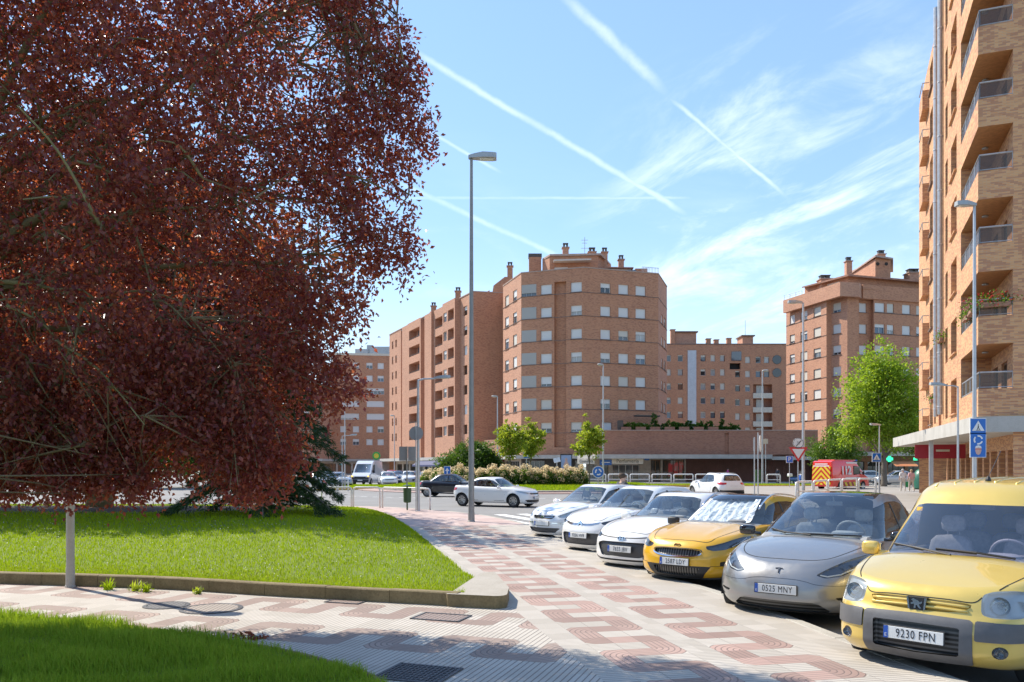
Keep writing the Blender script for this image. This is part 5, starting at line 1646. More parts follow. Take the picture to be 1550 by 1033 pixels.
def patch_mesh(name, faces, mat, parent, push=None, walls=True, off=0.0, smooth=True):
 """faces of the body as a mesh of their own, pushed in by a vector with side walls back to the outline"""
 idx = {}; co = []
 for f in faces:
  for v in f.verts:
   if v not in idx:
    idx[v] = len(co); co.append(v.co + v.normal * off)
 fs = [tuple(idx[v] for v in f.verts) for f in faces]
 if push is not None:
  n = len(co)
  p = Vector(push)
  inner = [c + p for c in co]
  allco = co + inner if walls else inner
  F = [tuple((i + n if walls else i) for i in f) for f in fs]
  if walls:
   cnt = {}
   for f in fs:
    for i in range(len(f)):
     e = (f[i], f[(i + 1) % len(f)])
     cnt[e] = cnt.get(e, 0) + 1
   for (a, b) in list(cnt):
    if (b, a) not in cnt:
     F.append((a, b, b + n, a + n))
  co, fs = allco, F
 me = bpy.data.meshes.new(name)
 me.from_pydata([tuple(c) for c in co], [], fs)
 me.update()
 auto_uv(me)
 return link_mesh(name, me, mat, parent, smooth=smooth)
def blob(mb, c, size, e=(0.7, 0.7), n=12, rz=0.0):
 """superellipsoid"""
 def pw(v, k): return math.copysign(abs(v) ** k, v)
 vs, fs = [], []
 m = n // 2 + 1
 ca, sa = math.cos(rz), math.sin(rz)
 for i in range(m):
  ph = -PI / 2 + PI * i / (m - 1)
  for k in range(n):
   th = 2 * PI * k / n
   x = size[0] / 2 * pw(math.cos(ph), e[0]) * pw(math.cos(th), e[1])
   y = size[1] / 2 * pw(math.cos(ph), e[0]) * pw(math.sin(th), e[1])
   z = size[2] / 2 * pw(math.sin(ph), e[0])
   vs.append((c[0] + x * ca - y * sa, c[1] + x * sa + y * ca, c[2] + z))
 for i in range(m - 1):
  for k in range(n):
   fs.append((i * n + k, i * n + (k + 1) % n, (i + 1) * n + (k + 1) % n, (i + 1) * n + k))
 mb.add(vs, fs)
 return mb
def wheel_meshes(r, wd, spokes, hub, near):
 n = 36 if near else 16
 rim_r = r * hub
 ty = MB()
 h = wd / 2
 ty.lathe([(rim_r, -h * .8), (rim_r + .01, -h), (r - .035, -h), (r - .012, -h * .82), (r, -h * .6), (r, h * .6), (r - .012, h * .82), (r - .035, h), (rim_r + .01, h), (rim_r, h * .8)], n=n, axis='y', cap=False)
 rm = MB()
 rm.lathe([(rim_r, -h * .7), (rim_r - .012, h * .3), (rim_r - .012, h * .8), (rim_r + .006, h * .86), (rim_r + .006, h * .9), (rim_r - .02, h * .86)], n=n, axis='y', cap=False)
 for k in range(spokes):
  a = 2 * PI * k / spokes
  dx_, dz_ = math.cos(a), math.sin(a)
  p0 = Vector((dx_ * .035, h * .55, dz_ * .035)); p1 = Vector((dx_ * (rim_r - .008), h * .78, dz_ * (rim_r - .008)))
  s = Vector((-dz_, 0, dx_)); o = Vector((0, 1, 0))
  w0, w1 = 2.2 * rim_r * .34 / max(spokes, 5) * 1.2, 2.2 * rim_r * .62 / max(spokes, 5)
  vs = [p0 - s * w0, p0 + s * w0, p1 + s * w1, p1 - s * w1]
  vs = [v + o * .012 for v in vs] + [v - o * .03 for v in vs]
  rm.add(vs, [(0, 1, 2, 3), (0, 4, 5, 1), (1, 5, 6, 2), (2, 6, 7, 3), (3, 7, 4, 0)])
 rm.lathe([(.001, h * .7), (.035, h * .68), (.055, h * .6), (.06, h * .4)], n=12, axis='y', cap=False)
 bk = MB()  # dark disc added behind the spokes, standing in for the shade there
 bk.lathe([(.001, h * .1), (rim_r - .005, h * .05), (rim_r - .005, -h * .6)], n=n, axis='y', cap=False)
 return ty, rm, bk
def make_car(sp, label, group, loc, yaw, paint, cat='car', name='parked_car', near=True, plate=None):
 L, W = sp['L'], sp['W']
 q = (34, 44, 56, 14, 40) if near else (14, 14, 20, 7, 10)
 root = empty(name, (0, 0, 0))
 tag(root, label, cat, group)
 zb, zs, crown = interp(sp['zb']), interp(sp['zs']), interp(sp['crown'])
 wheels = sp['wheels']; wr = sp['wr']
 def flare(d, z):
  o = np.zeros_like(d)
  for wx in wheels:
   rr = np.hypot(d - wx, z - wr)
   o = o + 0.018 * np.exp(-((rr - wr - .07) / .07) ** 2) * (z > .2)
  return o
 bm = bmesh.new()
 shell(bm, L, zb, zs, crown, sp.get('ck', 2.2), sp['body'], q, flare, sp.get('zhook'), bottom=True)
 lay = bm.faces.layers.int.new('part')
 bm.normal_update()
 parts = []       # (pid, part record)
 def X(d): return L / 2 - d
 def run(bm_, lay_, cuts, base):
  recs = []
  for c in cuts:
   if not near and c.get('near'): continue
   poly = c['poly']
   sides = [1]
   if c.get('sym') == 'center':
    poly = list(poly) + [(-y, z) for y, z in reversed(poly) if abs(y) > 1e-6] if c['proj'] == 'f' or c['proj'] == 'b' else poly
   elif c.get('sym') == 'center_t':
    poly = list(poly) + [(d, -y) for d, y in reversed(poly) if abs(y) > 1e-6]
   elif c.get('sym', 'mirror') == 'mirror':
    sides = [1, -1]
   if c.get('round', 2): poly = chaikin(list(poly), c.get('round', 2) if near else 1, c.get('keep', 0.18))
   for sd in sides:
    pid = base + len(recs) + 1
    pr = c['proj']
    if pr == 'f':
     pp = [(y * sd, z) for y, z in poly]; lim = X(c.get('dmax', 1.4))
     filt = lambda f, lim=lim: f.normal.x > 0.02 and f.calc_center_median().x > lim
     ax = 'f'
    elif pr == 'b':
     pp = [(y * sd, z) for y, z in poly]; lim = X(L - c.get('dmax', 1.4))
     filt = lambda f, lim=lim: f.normal.x < -0.02 and f.calc_center_median().x < lim
     ax = 'f'
    elif pr == 's':
     pp = [(X(d), z) for d, z in poly]; mn = c.get('nmin', 0.15)
     filt = lambda f, sd=sd, mn=mn: f.normal.y * sd > mn
     ax = 's'
    else:
     pp = [(X(d), y * sd) for d, y in poly]
     filt = lambda f: f.normal.z > 0.3
     ax = 't'
    cut(bm_, lay_, pid, pp, ax, filt)
    recs.append((pid, sd, c))
  return recs
 # wheel arches first
 arch = []
 for wx in wheels:
  pr = [(wx + (wr + .055) * math.cos(a), wr + (wr + .055) * math.sin(a)) for a in np.linspace(-.35, PI + .35, 26)]
  arch.append(dict(part=None, proj='s', poly=pr, sym='mirror', round=0, nmin=0.05))
 recs = run(bm, lay, arch + sp['cuts'], 0)
 bm.normal_update()
 bvh = BVHTree.FromBMesh(bm)
 # cabin tub
 t0, t1 = sp['tub']
 gh = bmesh.new()
 G_ = sp['gh']
 qg = (26, 40, 40, 20, 36) if near else (10, 12, 14, 8, 10)
 shell(gh, L, interp(G_['zb']), interp(G_['zs']), interp(G_['crown']), G_.get('ck', 2.2), G_['lv'], qg, zhook=G_.get('zhook'))
 gl = gh.faces.layers.int.new('part')
 gh.normal_update()
 grecs = run(gh, gl, G_['cuts'], 0)
 gh.normal_update()
 gbvh = BVHTree.FromBMesh(gh)
 # body with its painted roof as one mesh
 def collect(bm_, lay_):
  d = {}
  for f in bm_.faces: d.setdefault(f[lay_], []).append(f)
  return d
 A, B = collect(bm, lay), collect(gh, gl)
 tubw = sp['body']['w'][-1][1] - .12
 idx = {}; co = []; fs = []; mi = []
 for src, faces in ((0, A.get(0, [])), (1, B.get(0, []))):
  for f in faces:
   for v in f.verts:
    if v not in idx:
     idx[v] = len(co)
     c = v.co.copy()
     if src == 0:
      d = L / 2 - c.x
      if t0 < d < t1 and abs(c.y) < tubw and c.z > 0.55:
       k = min(1, (d - t0) / .06, (t1 - d) / .06, (tubw - abs(c.y)) / .06)
       c.z -= 0.38 * k
     co.append(c)
   fs.append(tuple(idx[v] for v in f.verts))
   c = f.calc_center_median(); d = L / 2 - c.x
   inside = src == 0 and sp['cowl'] < d < t1 and abs(c.y) < tubw + .02 and f.normal.z > .3
   under = src == 0 and f.normal.z < -.8 and c.z < .4
   mi.append(1 if inside else 2 if under else 0)
 me = bpy.data.meshes.new('body')
 me.from_pydata([tuple(c) for c in co], [], fs)
 me.polygons.foreach_set('material_index', mi)
 me.update()
 link_mesh('body', me, [paint, INTER, UNDER], root, smooth=True)
 bm.normal_update(); gh.normal_update()
 push = {'f': lambda d, s: (-d, 0, 0), 'b': lambda d, s: (d, 0, 0), 's': lambda d, s: (0, -d * s, 0), 't': lambda d, s: (0, 0, -d)}
 for D_, rr in ((A, recs), (B, grecs)):
  for pid, sd, c in rr:
   if c['part'] is None or pid not in D_: continue
   m = c['mat']
   m = paint if m == 'paint' else m
   if c.get('lens'):
    h = patch_mesh(c['part'], D_[pid], c['mat'], root, push[c['proj']](c['depth'], sd))
    patch_mesh('lens', D_[pid], c.get('lensm', LENS), h, off=0.001)
    if near:
     for bx, by, bz, br in c.get('bowls', []):
      b = MB(); b.lathe([(br, 0.05), (br * .92, .02), (br * .6, -.01), (br * .25, -.02), (.001, -.02)], (0, 0, 0), 18, axis='x', cap=False)
      b.build('reflector', CHROME, h, loc=(X(bx), by * sd, bz), smooth=True)
      b = MB(); blob(b, (0, 0, 0), (br * .9, br * .9, br * .9), (1, 1), 10)
      b.build('bulb', LENS, h, loc=(X(bx) + .01, by * sd, bz), smooth=True)
     for seg in c.get('drl', []):
      hit = []
      for y, z in seg:
       r_ = bvh.ray_cast(Vector((L, y * sd, z)), Vector((-1, 0, 0)))
       if r_[0]: hit.append(r_[0] + Vector((-.012, 0, 0)))
      if len(hit) > 1:
       b = MB(); b.tube(hit, .009, 6); b.build('light_strip', c.get('drlm', PLATEW), h)
   else:
    patch_mesh(c['part'], D_[pid], m, root, push[c['proj']](c.get('depth'), sd) if c.get('depth') else None, off=c.get('off', 0.0))
 # ribbons: panel gaps, trims laid on the surface
 if near or sp.get('farrib'):
  groups = {}
  for rb in sp['ribbons']:
   sides = [1, -1] if rb.get('mirror', True) else [1]
   for sd in sides:
    tree = gbvh if rb.get('on') == 'g' else bvh
    pts = catmull([(a, b, 0) for a, b in rb['pts']], 8) if rb.get('curve', True) else [Vector((a, b, 0)) for a, b in rb['pts']]
    hits = []
    for p in pts:
     a, b = p[0], p[1]
     if rb['proj'] == 'f': o, dd = Vector((L, a * sd, b)), Vector((-1, 0, 0))
     elif rb['proj'] == 'b': o, dd = Vector((-L, a * sd, b)), Vector((1, 0, 0))
     elif rb['proj'] == 's': o, dd = Vector((X(a), 3 * sd, b)), Vector((0, -sd, 0))
     else: o, dd = Vector((X(a), b * sd, 4)), Vector((0, 0, -1))
     r_ = tree.ray_cast(o, dd)
     if r_[0] is not None: hits.append((r_[0], r_[1]))
    if len(hits) < 2: continue
    mb = groups.setdefault((rb['part'], rb['mat'].name), (MB(), rb['mat']))[0]
    w, th = rb.get('w', .012) / 2, rb.get('off', .0015)
    L_, R_ = [], []
    for i, (p, nn) in enumerate(hits):
     tg = (hits[min(i + 1, len(hits) - 1)][0] - hits[max(i - 1, 0)][0]).normalized()
     sdv = tg.cross(nn).normalized()
     L_.append(p + sdv * w + nn * th); R_.append(p - sdv * w + nn * th)
    n = len(hits)
    vs = L_ + R_
    f4 = [(i, i + 1, n + i + 1, n + i) for i in range(n - 1)]
    if rb.get('thick'):
     k = len(vs)
     vs = vs + [v - hits[i % n][1] * (th + .01) for i, v in enumerate(vs)]
     for i in range(n - 1):
      f4 += [(i + 1, i, k + i, k + i + 1), (n + i, n + i + 1, k + n + i + 1, k + n + i)]
    mb.add(vs, f4)
  for (pn, _), (mb, m) in groups.items():
   o = mb.build(pn, m, root)
   if pn == 'panel_gap': pass
 # wheel arch liners, floor, wheels
 ln = MB()
 for wx in wheels:
  for sd in (1, -1):
   pr = [(X(wx) + (wr + .056) * math.cos(a), wr + (wr + .056) * math.sin(a)) for a in np.linspace(-.2, PI + .2, 14)]
   for i in range(13):
    a, b = pr[i], pr[i + 1]
    yo, yi = (W / 2 - .03) * sd, (W / 2 - .42) * sd
    ln.face([(a[0], yo, a[1]), (b[0], yo, b[1]), (b[0], yi, b[1]), (a[0], yi, a[1])])
   ln.face([(p[0], (W / 2 - .42) * sd, p[1]) for p in pr])
 ln.build('wheel_arch_liner', UNDER, root)
 ty, rm, bk = wheel_meshes(wr, sp.get('ww', .2), sp.get('spokes', 5), sp.get('hub', .66), near)
 first = None
 for wx in wheels:
  for sd in (1, -1):
   wl = empty('wheel', (X(wx), (W / 2 - .115) * sd, wr), 0 if sd > 0 else PI, root)
   if first is None:
    ty.build('tyre', RUBBER, wl, smooth=True); rm.build('rim', sp.get('rimm', ALLOY), wl, smooth='auto'); bk.build('dark_backing', UNDER, wl)
    first = wl
   else:
    for ch in first.children:
     c = ch.copy(); COL.objects.link(c); c.parent = wl
 # mirrors
 mx = sp['mirror']
 for sd in (1, -1):
  mb = MB(); blob(mb, (X(mx[0]), (mx[1]) * sd, mx[2]), mx[3] if len(mx) > 3 else (.11, .23, .15), (.55, .6), 16)
  mb.tube([(X(mx[0]) - .02, (mx[1] - .2) * sd, mx[2] - .05), (X(mx[0]), (mx[1] - .05) * sd, mx[2] - .04)], .025, 6)
  o = mb.build('side_mirror', sp.get('mirm') or paint, root, smooth=True)
  if near:
   mb = MB(); mb.box((X(mx[0]) - .055, mx[1] * sd, mx[2]), (.012, .17, .105), bev=.005); mb.build('mirror_glass', CHROME, o)
 # interior
 sm = sp.get('seatm', SEATM)
 dsh = sp['dash']
 mb = MB(); mb.box((X(dsh[0] + .14), 0, dsh[1] - .07), (.34, W - .42, .12), bev=.05)
 blob(mb, (X(dsh[0] + .2), .36, dsh[1] - .01), (.22, .36, .13), (.6, .6), 12)
 mb.build('dashboard', sp.get('dashm', INTER), root, smooth='auto')
 hr = sp['seat']
 for sx, ys in ((hr[0], (.37, -.37)),) + (((hr[0] + .85, (.42, 0, -.42)),) if near else ()):
  for y in ys:
   mb = MB()
   blob(mb, (X(sx), y, hr[1] - .38), (.16, .46, .68), (.5, .4), 14)
   blob(mb, (X(sx + .07), y, hr[1] + .08), (.10, .26, .19), (.6, .5), 12)
   mb.tube([(X(sx + .06), y - .06, hr[1] - .08), (X(sx + .07), y - .06, hr[1] + .05)], .008, 5)
   mb.tube([(X(sx + .06), y + .06, hr[1] - .08), (X(sx + .07), y + .06, hr[1] + .05)], .008, 5)
   mb.build('seat', sm, root, smooth=True)
 if near and not sp.get('no_wheel'):
  c0 = Vector((X(dsh[0] + .46), .37, dsh[1] + .005)); mb = MB()
  ring = []
  for k in range(25):
   a = 2 * PI * k / 24
   ring.append(c0 + Vector((math.cos(a) * .185 * .42, math.sin(a) * .185, math.cos(a) * .185 * .9)))
  mb.tube(ring, .015, 7, cap=False)
  for a in (0.0, PI / 2, -PI / 2):
   a += PI if a == 0 else 0
   mb.tube([c0, c0 + Vector((math.cos(a) * .185 * .42, math.sin(a) * .185, math.cos(a) * .185 * .9))], .018, 6)
  mb.tube([c0, c0 + Vector((.2, 0, -.1))], .035, 8)
  mb.build('steering_wheel', sp.get('dashm', INTER), root, smooth=True)
 if near:
  # rear view mirror
  hd = G_['header']
  mb = MB(); mb.box((X(hd[0] + .1), 0, hd[1] - .09), (.03, .24, .07), bev=.012); mb.tube([(X(hd[0] + .1), 0, hd[1] - .07), (X(hd[0] + .05), 0, hd[1] + .01)], .012, 6)
  mb.build('rear_view_mirror', INTER, root)
  # wipers resting on the windscreen
  for ws in sp.get('wipers', []):
   hit = []
   for y, z in ws:
    r_ = gbvh.ray_cast(Vector((L, y, z)), Vector((-1, 0, 0)))
    if r_[0]: hit.append(r_[0] + r_[1] * .022)
   if len(hit) > 1:
    mb = MB(); mb.tube(hit, [.012] * (len(hit) - 1) + [.007], 6)
    mb.tube([h - Vector((.004, 0, .012)) for h in hit[1:]], .008, 5)
    mb.build('wiper', BLACKP, root)
  for hd_ in sp.get('handles', []):
   for sd in (1, -1):
    r_ = bvh.ray_cast(Vector((X(hd_[0]), 3 * sd, hd_[1])), Vector((0, -sd, 0)))
    if r_[0]:
     mb = MB(); blob(mb, (X(hd_[0]), r_[0].y + .012 * sd, hd_[1]), (.2, .035, .03), (.6, .5), 10)
     mb.build('door_handle', paint, root, smooth=True)
 # number plate
 if sp.get('plate'):
  pz, tilt = sp['plate']
  xs = []
  for y in (0, .13, .25):
   r_ = bvh.ray_cast(Vector((L, y, pz)), Vector((-1, 0, 0)))
   if r_[0]: xs.append(r_[0].x)
  px = max(xs) + .014
  pe = MB(); pe.box((0, 0, 0), (.012, .54, .13), bev=.004)
  po = pe.build('number_plate', BLACKP if near else PLATEW, root, loc=(px, 0, pz))
  po.rotation_euler = (0, -tilt, 0)
  if near:
   b = MB(); b.box((.008, 0, 0), (.006, .52, .11), bev=.003); b.build('plate_face', PLATEW, po)
   b = MB(); b.box((.0125, -.24, 0), (.002, .04, .11)); b.build('country_band', PLATEB, po)
   text('country_letter', 'E', .042, PLATEW, po, (.0145, -.24, -.028), (R(90), 0, R(90)))
   if plate:
    text('plate_lettering', plate, .108, INK, po, (.0125, .022, -.002), (R(90), 0, R(90)), sx=.72, spacing=1.12)
 for fn in sp.get('extras', []):
  fn(root, sp, bvh, gbvh, X, near, paint)
 bm.free(); gh.free()
 root.location = loc
 root.rotation_euler = (0, 0, yaw)
 return root
def lv(f, r, w, cf, nf, cr, nr):
 fx = lambda v: [(0, v), (1, v)] if not isinstance(v, (list, tuple)) else v
 return dict(f=fx(f), r=fx(r), w=fx(w), cf=fx(cf), nf=fx(nf), cr=fx(cr), nr=fx(nr))
def emblem_bar(part, pts, w, mat, z0):
 pass
def nose_x(bvh, L, y, z):
 r_ = bvh.ray_cast(Vector((L, y, z)), Vector((-1, 0, 0)))
 return r_[0].x if r_[0] else L / 2
def flat_badge(polys, off, th, mat, part, z, y=0.0, lean=0.0):
 """raised badge on the nose made of flat outlines (y, z)"""
 def fn(root, sp, bvh, gbvh, X, near, paint):
  if not near: return
  x = nose_x(bvh, sp['L'], y, z)
  mb = MB()
  for P in polys:
   mb.slab(P, (x + off + th * math.cos(lean), y, z + th * math.sin(lean)), (0, 1, 0), (math.sin(-lean), 0, math.cos(lean)), (math.cos(lean), 0, math.sin(lean)), th + .01)
  mb.build(part, mat, root)
 return fn
def side_cut(part, poly, mat=None, **k):
 return dict(part=part, proj='s', poly=poly, mat=mat or GLASS_SIDE, sym='mirror', **k)
def front_ring(r, n=20, sq=1.0):
 return [(r * math.cos(2 * PI * i / n), r * sq * math.sin(2 * PI * i / n)) for i in range(n)]
def annulus(ro, ri, ky=1.0, kz=1.0, n=24):
 """a ring as quads"""
 out = []
 for i in range(n):
  a, b = 2 * PI * i / n, 2 * PI * (i + 1) / n
  out.append([(ro * ky * math.cos(a), ro * kz * math.sin(a)), (ro * ky * math.cos(b), ro * kz * math.sin(b)), (ri * ky * math.cos(b), ri * kz * math.sin(b)), (ri * ky * math.cos(a), ri * kz * math.sin(a))])
 return out
DOORS_HATCH = lambda b, z0, z1, fr, sill: [
 dict(part='panel_gap', proj='s', mat=GAP, pts=[(b[0], z1), (b[0] - .02, (z0 + z1) / 2), (b[0] + .03, sill)], curve=False),
 dict(part='panel_gap', proj='s', mat=GAP, pts=[(b[1], z1), (b[1], (z0 + z1) / 2), (b[1] + .01, sill)], curve=False),
 dict(part='panel_gap', proj='s', mat=GAP, pts=[(b[2], z1), (b[2] + .03, (z0 + z1) / 2 + .1), (b[2] - .2, sill)], curve=True),
 dict(part='panel_gap', proj='s', mat=GAP, pts=[(b[0] + .03, sill), (b[2] - .2, sill)], curve=False)]
# yellow panel van
def van_extras(root, sp, bvh, gbvh, X, near, paint):
 # ribs pressed into the roof
 for y in (-.5, -.3, -.1, .1, .3, .5):
  hit = []
  for d in np.linspace(1.95, 3.95, 14):
   r_ = gbvh.ray_cast(Vector((X(d), y, 4)), Vector((0, 0, -1)))
   if r_[0]: hit.append(r_[0] + Vector((0, 0, -.004)))
  mb = MB(); mb.tube(hit, .016, 6); mb.build('roof_rib', paint, root, smooth=True)
 r_ = gbvh.ray_cast(Vector((X(2.05), .0, 4)), Vector((0, 0, -1)))
 mb = MB(); p = r_[0]
 mb.lathe([(.03, 0), (.026, .02), (.012, .05)], tuple(p), 10)
 mb.tube([p + Vector((0, 0, .04)), p + Vector((-.42, 0, .33))], .004, 5)
 mb.build('roof_antenna', BLACKP, root)
 # grille slats across the nose
 for z in (.722, .762):
  pts = []
  for y in np.linspace(-.42, .42, 15):
   pts.append((nose_x(bvh, sp['L'], y, z) + .004, y, z + .012 * (1 - (y / .42) ** 2) - .01))
  mb = MB(); mb.tube(pts, .014, 8); mb.build('grille_slat', paint, root, smooth=True)
 # rear-up emblem: a rampant animal in chrome on a dark plate
 x = nose_x(bvh, sp['L'], 0, .745)
 mb = MB(); mb.slab([(-.088, .055), (.088, .055), (.07, -.05), (.055, -.06), (-.055, -.06), (-.07, -.05)], (x + .028, 0, .745), (0, 1, 0), (0, 0, 1), (1, 0, 0), .05)
 b = mb.build('emblem_plate', BLACKP, root)
 lion = [(-.045, .03), (-.022, .045), (-.005, .035), (.012, .03), (.032, .012), (.045, .022), (.052, .012), (.04, -.004), (.025, -.004), (.03, -.025), (.045, -.038), (.03, -.045), (.012, -.028), (.004, -.012), (-.006, -.02), (-.004, -.04), (-.022, -.046), (-.018, -.018), (-.022, -.004), (-.044, -.012), (-.05, 0), (-.03, .01), (-.026, .018)]
 mb = MB(); mb.slab(lion, (x + .038, 0, .745), (0, 1, 0), (0, 0, 1), (1, 0, 0), .012); mb.build('chrome_animal', CHROME, b)
 mb = MB()
 for s in (-1, 1):
  mb.slab([(s * .07, .05), (s * .088, .055), (s * .074, -.05), (s * .06, -.058)][::s], (x + .034, 0, .745), (0, 1, 0), (0, 0, 1), (1, 0, 0), .012)
 mb.build('chrome_edge', CHROME, b)
 # inspection sticker and indicator repeaters
 r_ = gbvh.ray_cast(Vector((sp['L'], -.56, 1.53)), Vector((-1, 0, 0)))
 mb = MB(); mb.box((0, 0, 0), (.003, .06, .05)); o = mb.build('windscreen_sticker', P_GOLD, root, loc=r_[0] + r_[1] * .004)
 o.rotation_euler = (0, R(-38), 0)
SP_VAN = dict(L=4.14, W=1.72, wheels=(.82, 3.51), wr=.31, spokes=7, hub=.62, mirm=None,
 zb=[(0, .25), (.3, .22), (2, .24), (4.14, .3)],
 zs=[(0, .80), (.08, .845), (.3, .905), (.7, .99), (1.0, 1.04), (2, 1.06), (4.14, 1.08)],
 crown=[(0, .0), (.15, .015), (.5, .05), (1.0, .075), (4.1, .05)], ck=2.6,
 body=lv([(0, .10), (.08, .04), (.2, .0), (.45, .0), (.62, .02), (.72, .065), (.86, .11), (.95, .15), (1, .21)],
   [(0, .05), (1, .02)], [(0, .80), (.1, .845), (.3, .86), (.7, .86), (.9, .84), (1, .80)], .62, [(0, 3.0), (1, 2.7)], .25, 4.5),
 tub=(1.32, 3.9), cowl=1.02, dash=(1.05, 1.09), seat=(2.05, 1.28), mirror=(1.36, .97, 1.10, (.11, .19, .15)),
 plate=(.465, R(3)), dashm=plain('grey_dashboard', (0.30, 0.30, 0.32), 0.7, var=.1),
 cuts=[
  dict(part='bumper_centre', proj='f', sym='center', poly=[(0, .655), (.47, .645), (.475, .34), (.46, .25), (0, .235)], mat=GREYP, off=.012, keep=.06, dmax=.9),
  dict(part='bumper_strip', proj='f', poly=[(.487, .642), (.70, .635), (.875, .63), (.875, .475), (.70, .47), (.487, .475)], mat=GREYP, off=.014, keep=.06, dmax=1.0),
  dict(part='headlight', proj='f', poly=[(.50, .86), (.515, .70), (.60, .675), (.78, .675), (.835, .70), (.85, .80), (.82, .885), (.72, .905), (.58, .895)], mat=HOUSING, depth=.07, lens=True, lensm=LENS_M,
             bowls=[(.27, .64, .775, .08), (.42, .755, .77, .045)], dmax=1.0),
  dict(part='grille_opening', proj='f', sym='center', poly=[(0, .79), (.33, .79), (.44, .775), (.43, .745), (.36, .705), (.2, .69), (0, .685)], mat='paint', depth=.03, dmax=.7),
  dict(part='fog_light', proj='f', poly=[(.665 + .055 * math.cos(a), .385 + .055 * math.sin(a)) for a in np.linspace(0, 2 * PI, 16)[:-1]], mat=HOUSING_D, depth=.03, lens=True, round=0, bowls=[(.15, .665, .385, .04)]),
 ],
 ribbons=[
  dict(part='panel_gap', proj='t', mat=GAP, pts=[(.30, .61), (.42, .665), (.7, .735), (1.0, .785)]),
  dict(part='bonnet_edge', proj='f', mat=GAP, w=.010, pts=[(0, .803), (.25, .802), (.44, .793), (.505, .84)]),
  dict(part='panel_gap', proj='s', mat=GAP, pts=[(1.12, 1.02), (1.10, .6), (1.14, .3)]),
  dict(part='panel_gap', proj='s', mat=GAP, pts=[(2.2, 1.05), (2.2, .6), (2.2, .3)]),
 ],
 gh=dict(zb=[(0, .90)], zs=[(.8, 1.70), (1.75, 1.72), (2.2, 1.77), (3, 1.79), (4.14, 1.76)], crown=[(.8, .06), (2, .085), (4.14, .07)], header=(1.78, 1.66),
  lv=lv([(0, .72), (.3, 1.07), (.6, 1.40), (.85, 1.68), (.95, 1.80), (1, 1.93)], [(0, .05), (.7, .08), (.93, .14), (1, .3)], [(0, .80), (.3, .79), (.7, .74), (.93, .69), (1, .62)], [(0, .55), (1, .45)], [(0, 2.4), (1, 2.6)], .2, 4),
  cuts=[dict(part='windscreen', proj='f', sym='center', poly=[(0, 1.60), (.5, 1.595), (.62, 1.57), (.69, 1.30), (.745, 1.075), (0, 1.065)], mat=GLASS_V, dmax=2.2, keep=.08),
              side_cut('side_window', [(1.42, 1.10), (1.50, 1.24), (1.85, 1.60), (2.2, 1.64), (2.22, 1.1)], keep=.1)]),
 wipers=[[(-.02, 1.10), (-.3, 1.135), (-.66, 1.16)], [(.52, 1.10), (.2, 1.135), (-.18, 1.15)]],
 handles=[(2.05, .92)],
 extras=[van_extras])
SP_VAN['cuts'].insert(0, dict(part='lower_grille', proj='f', sym='center', poly=[(0, .575), (.375, .57), (.37, .33), (0, .315)], mat=HATCHG, depth=.05, keep=.05, dmax=.7))
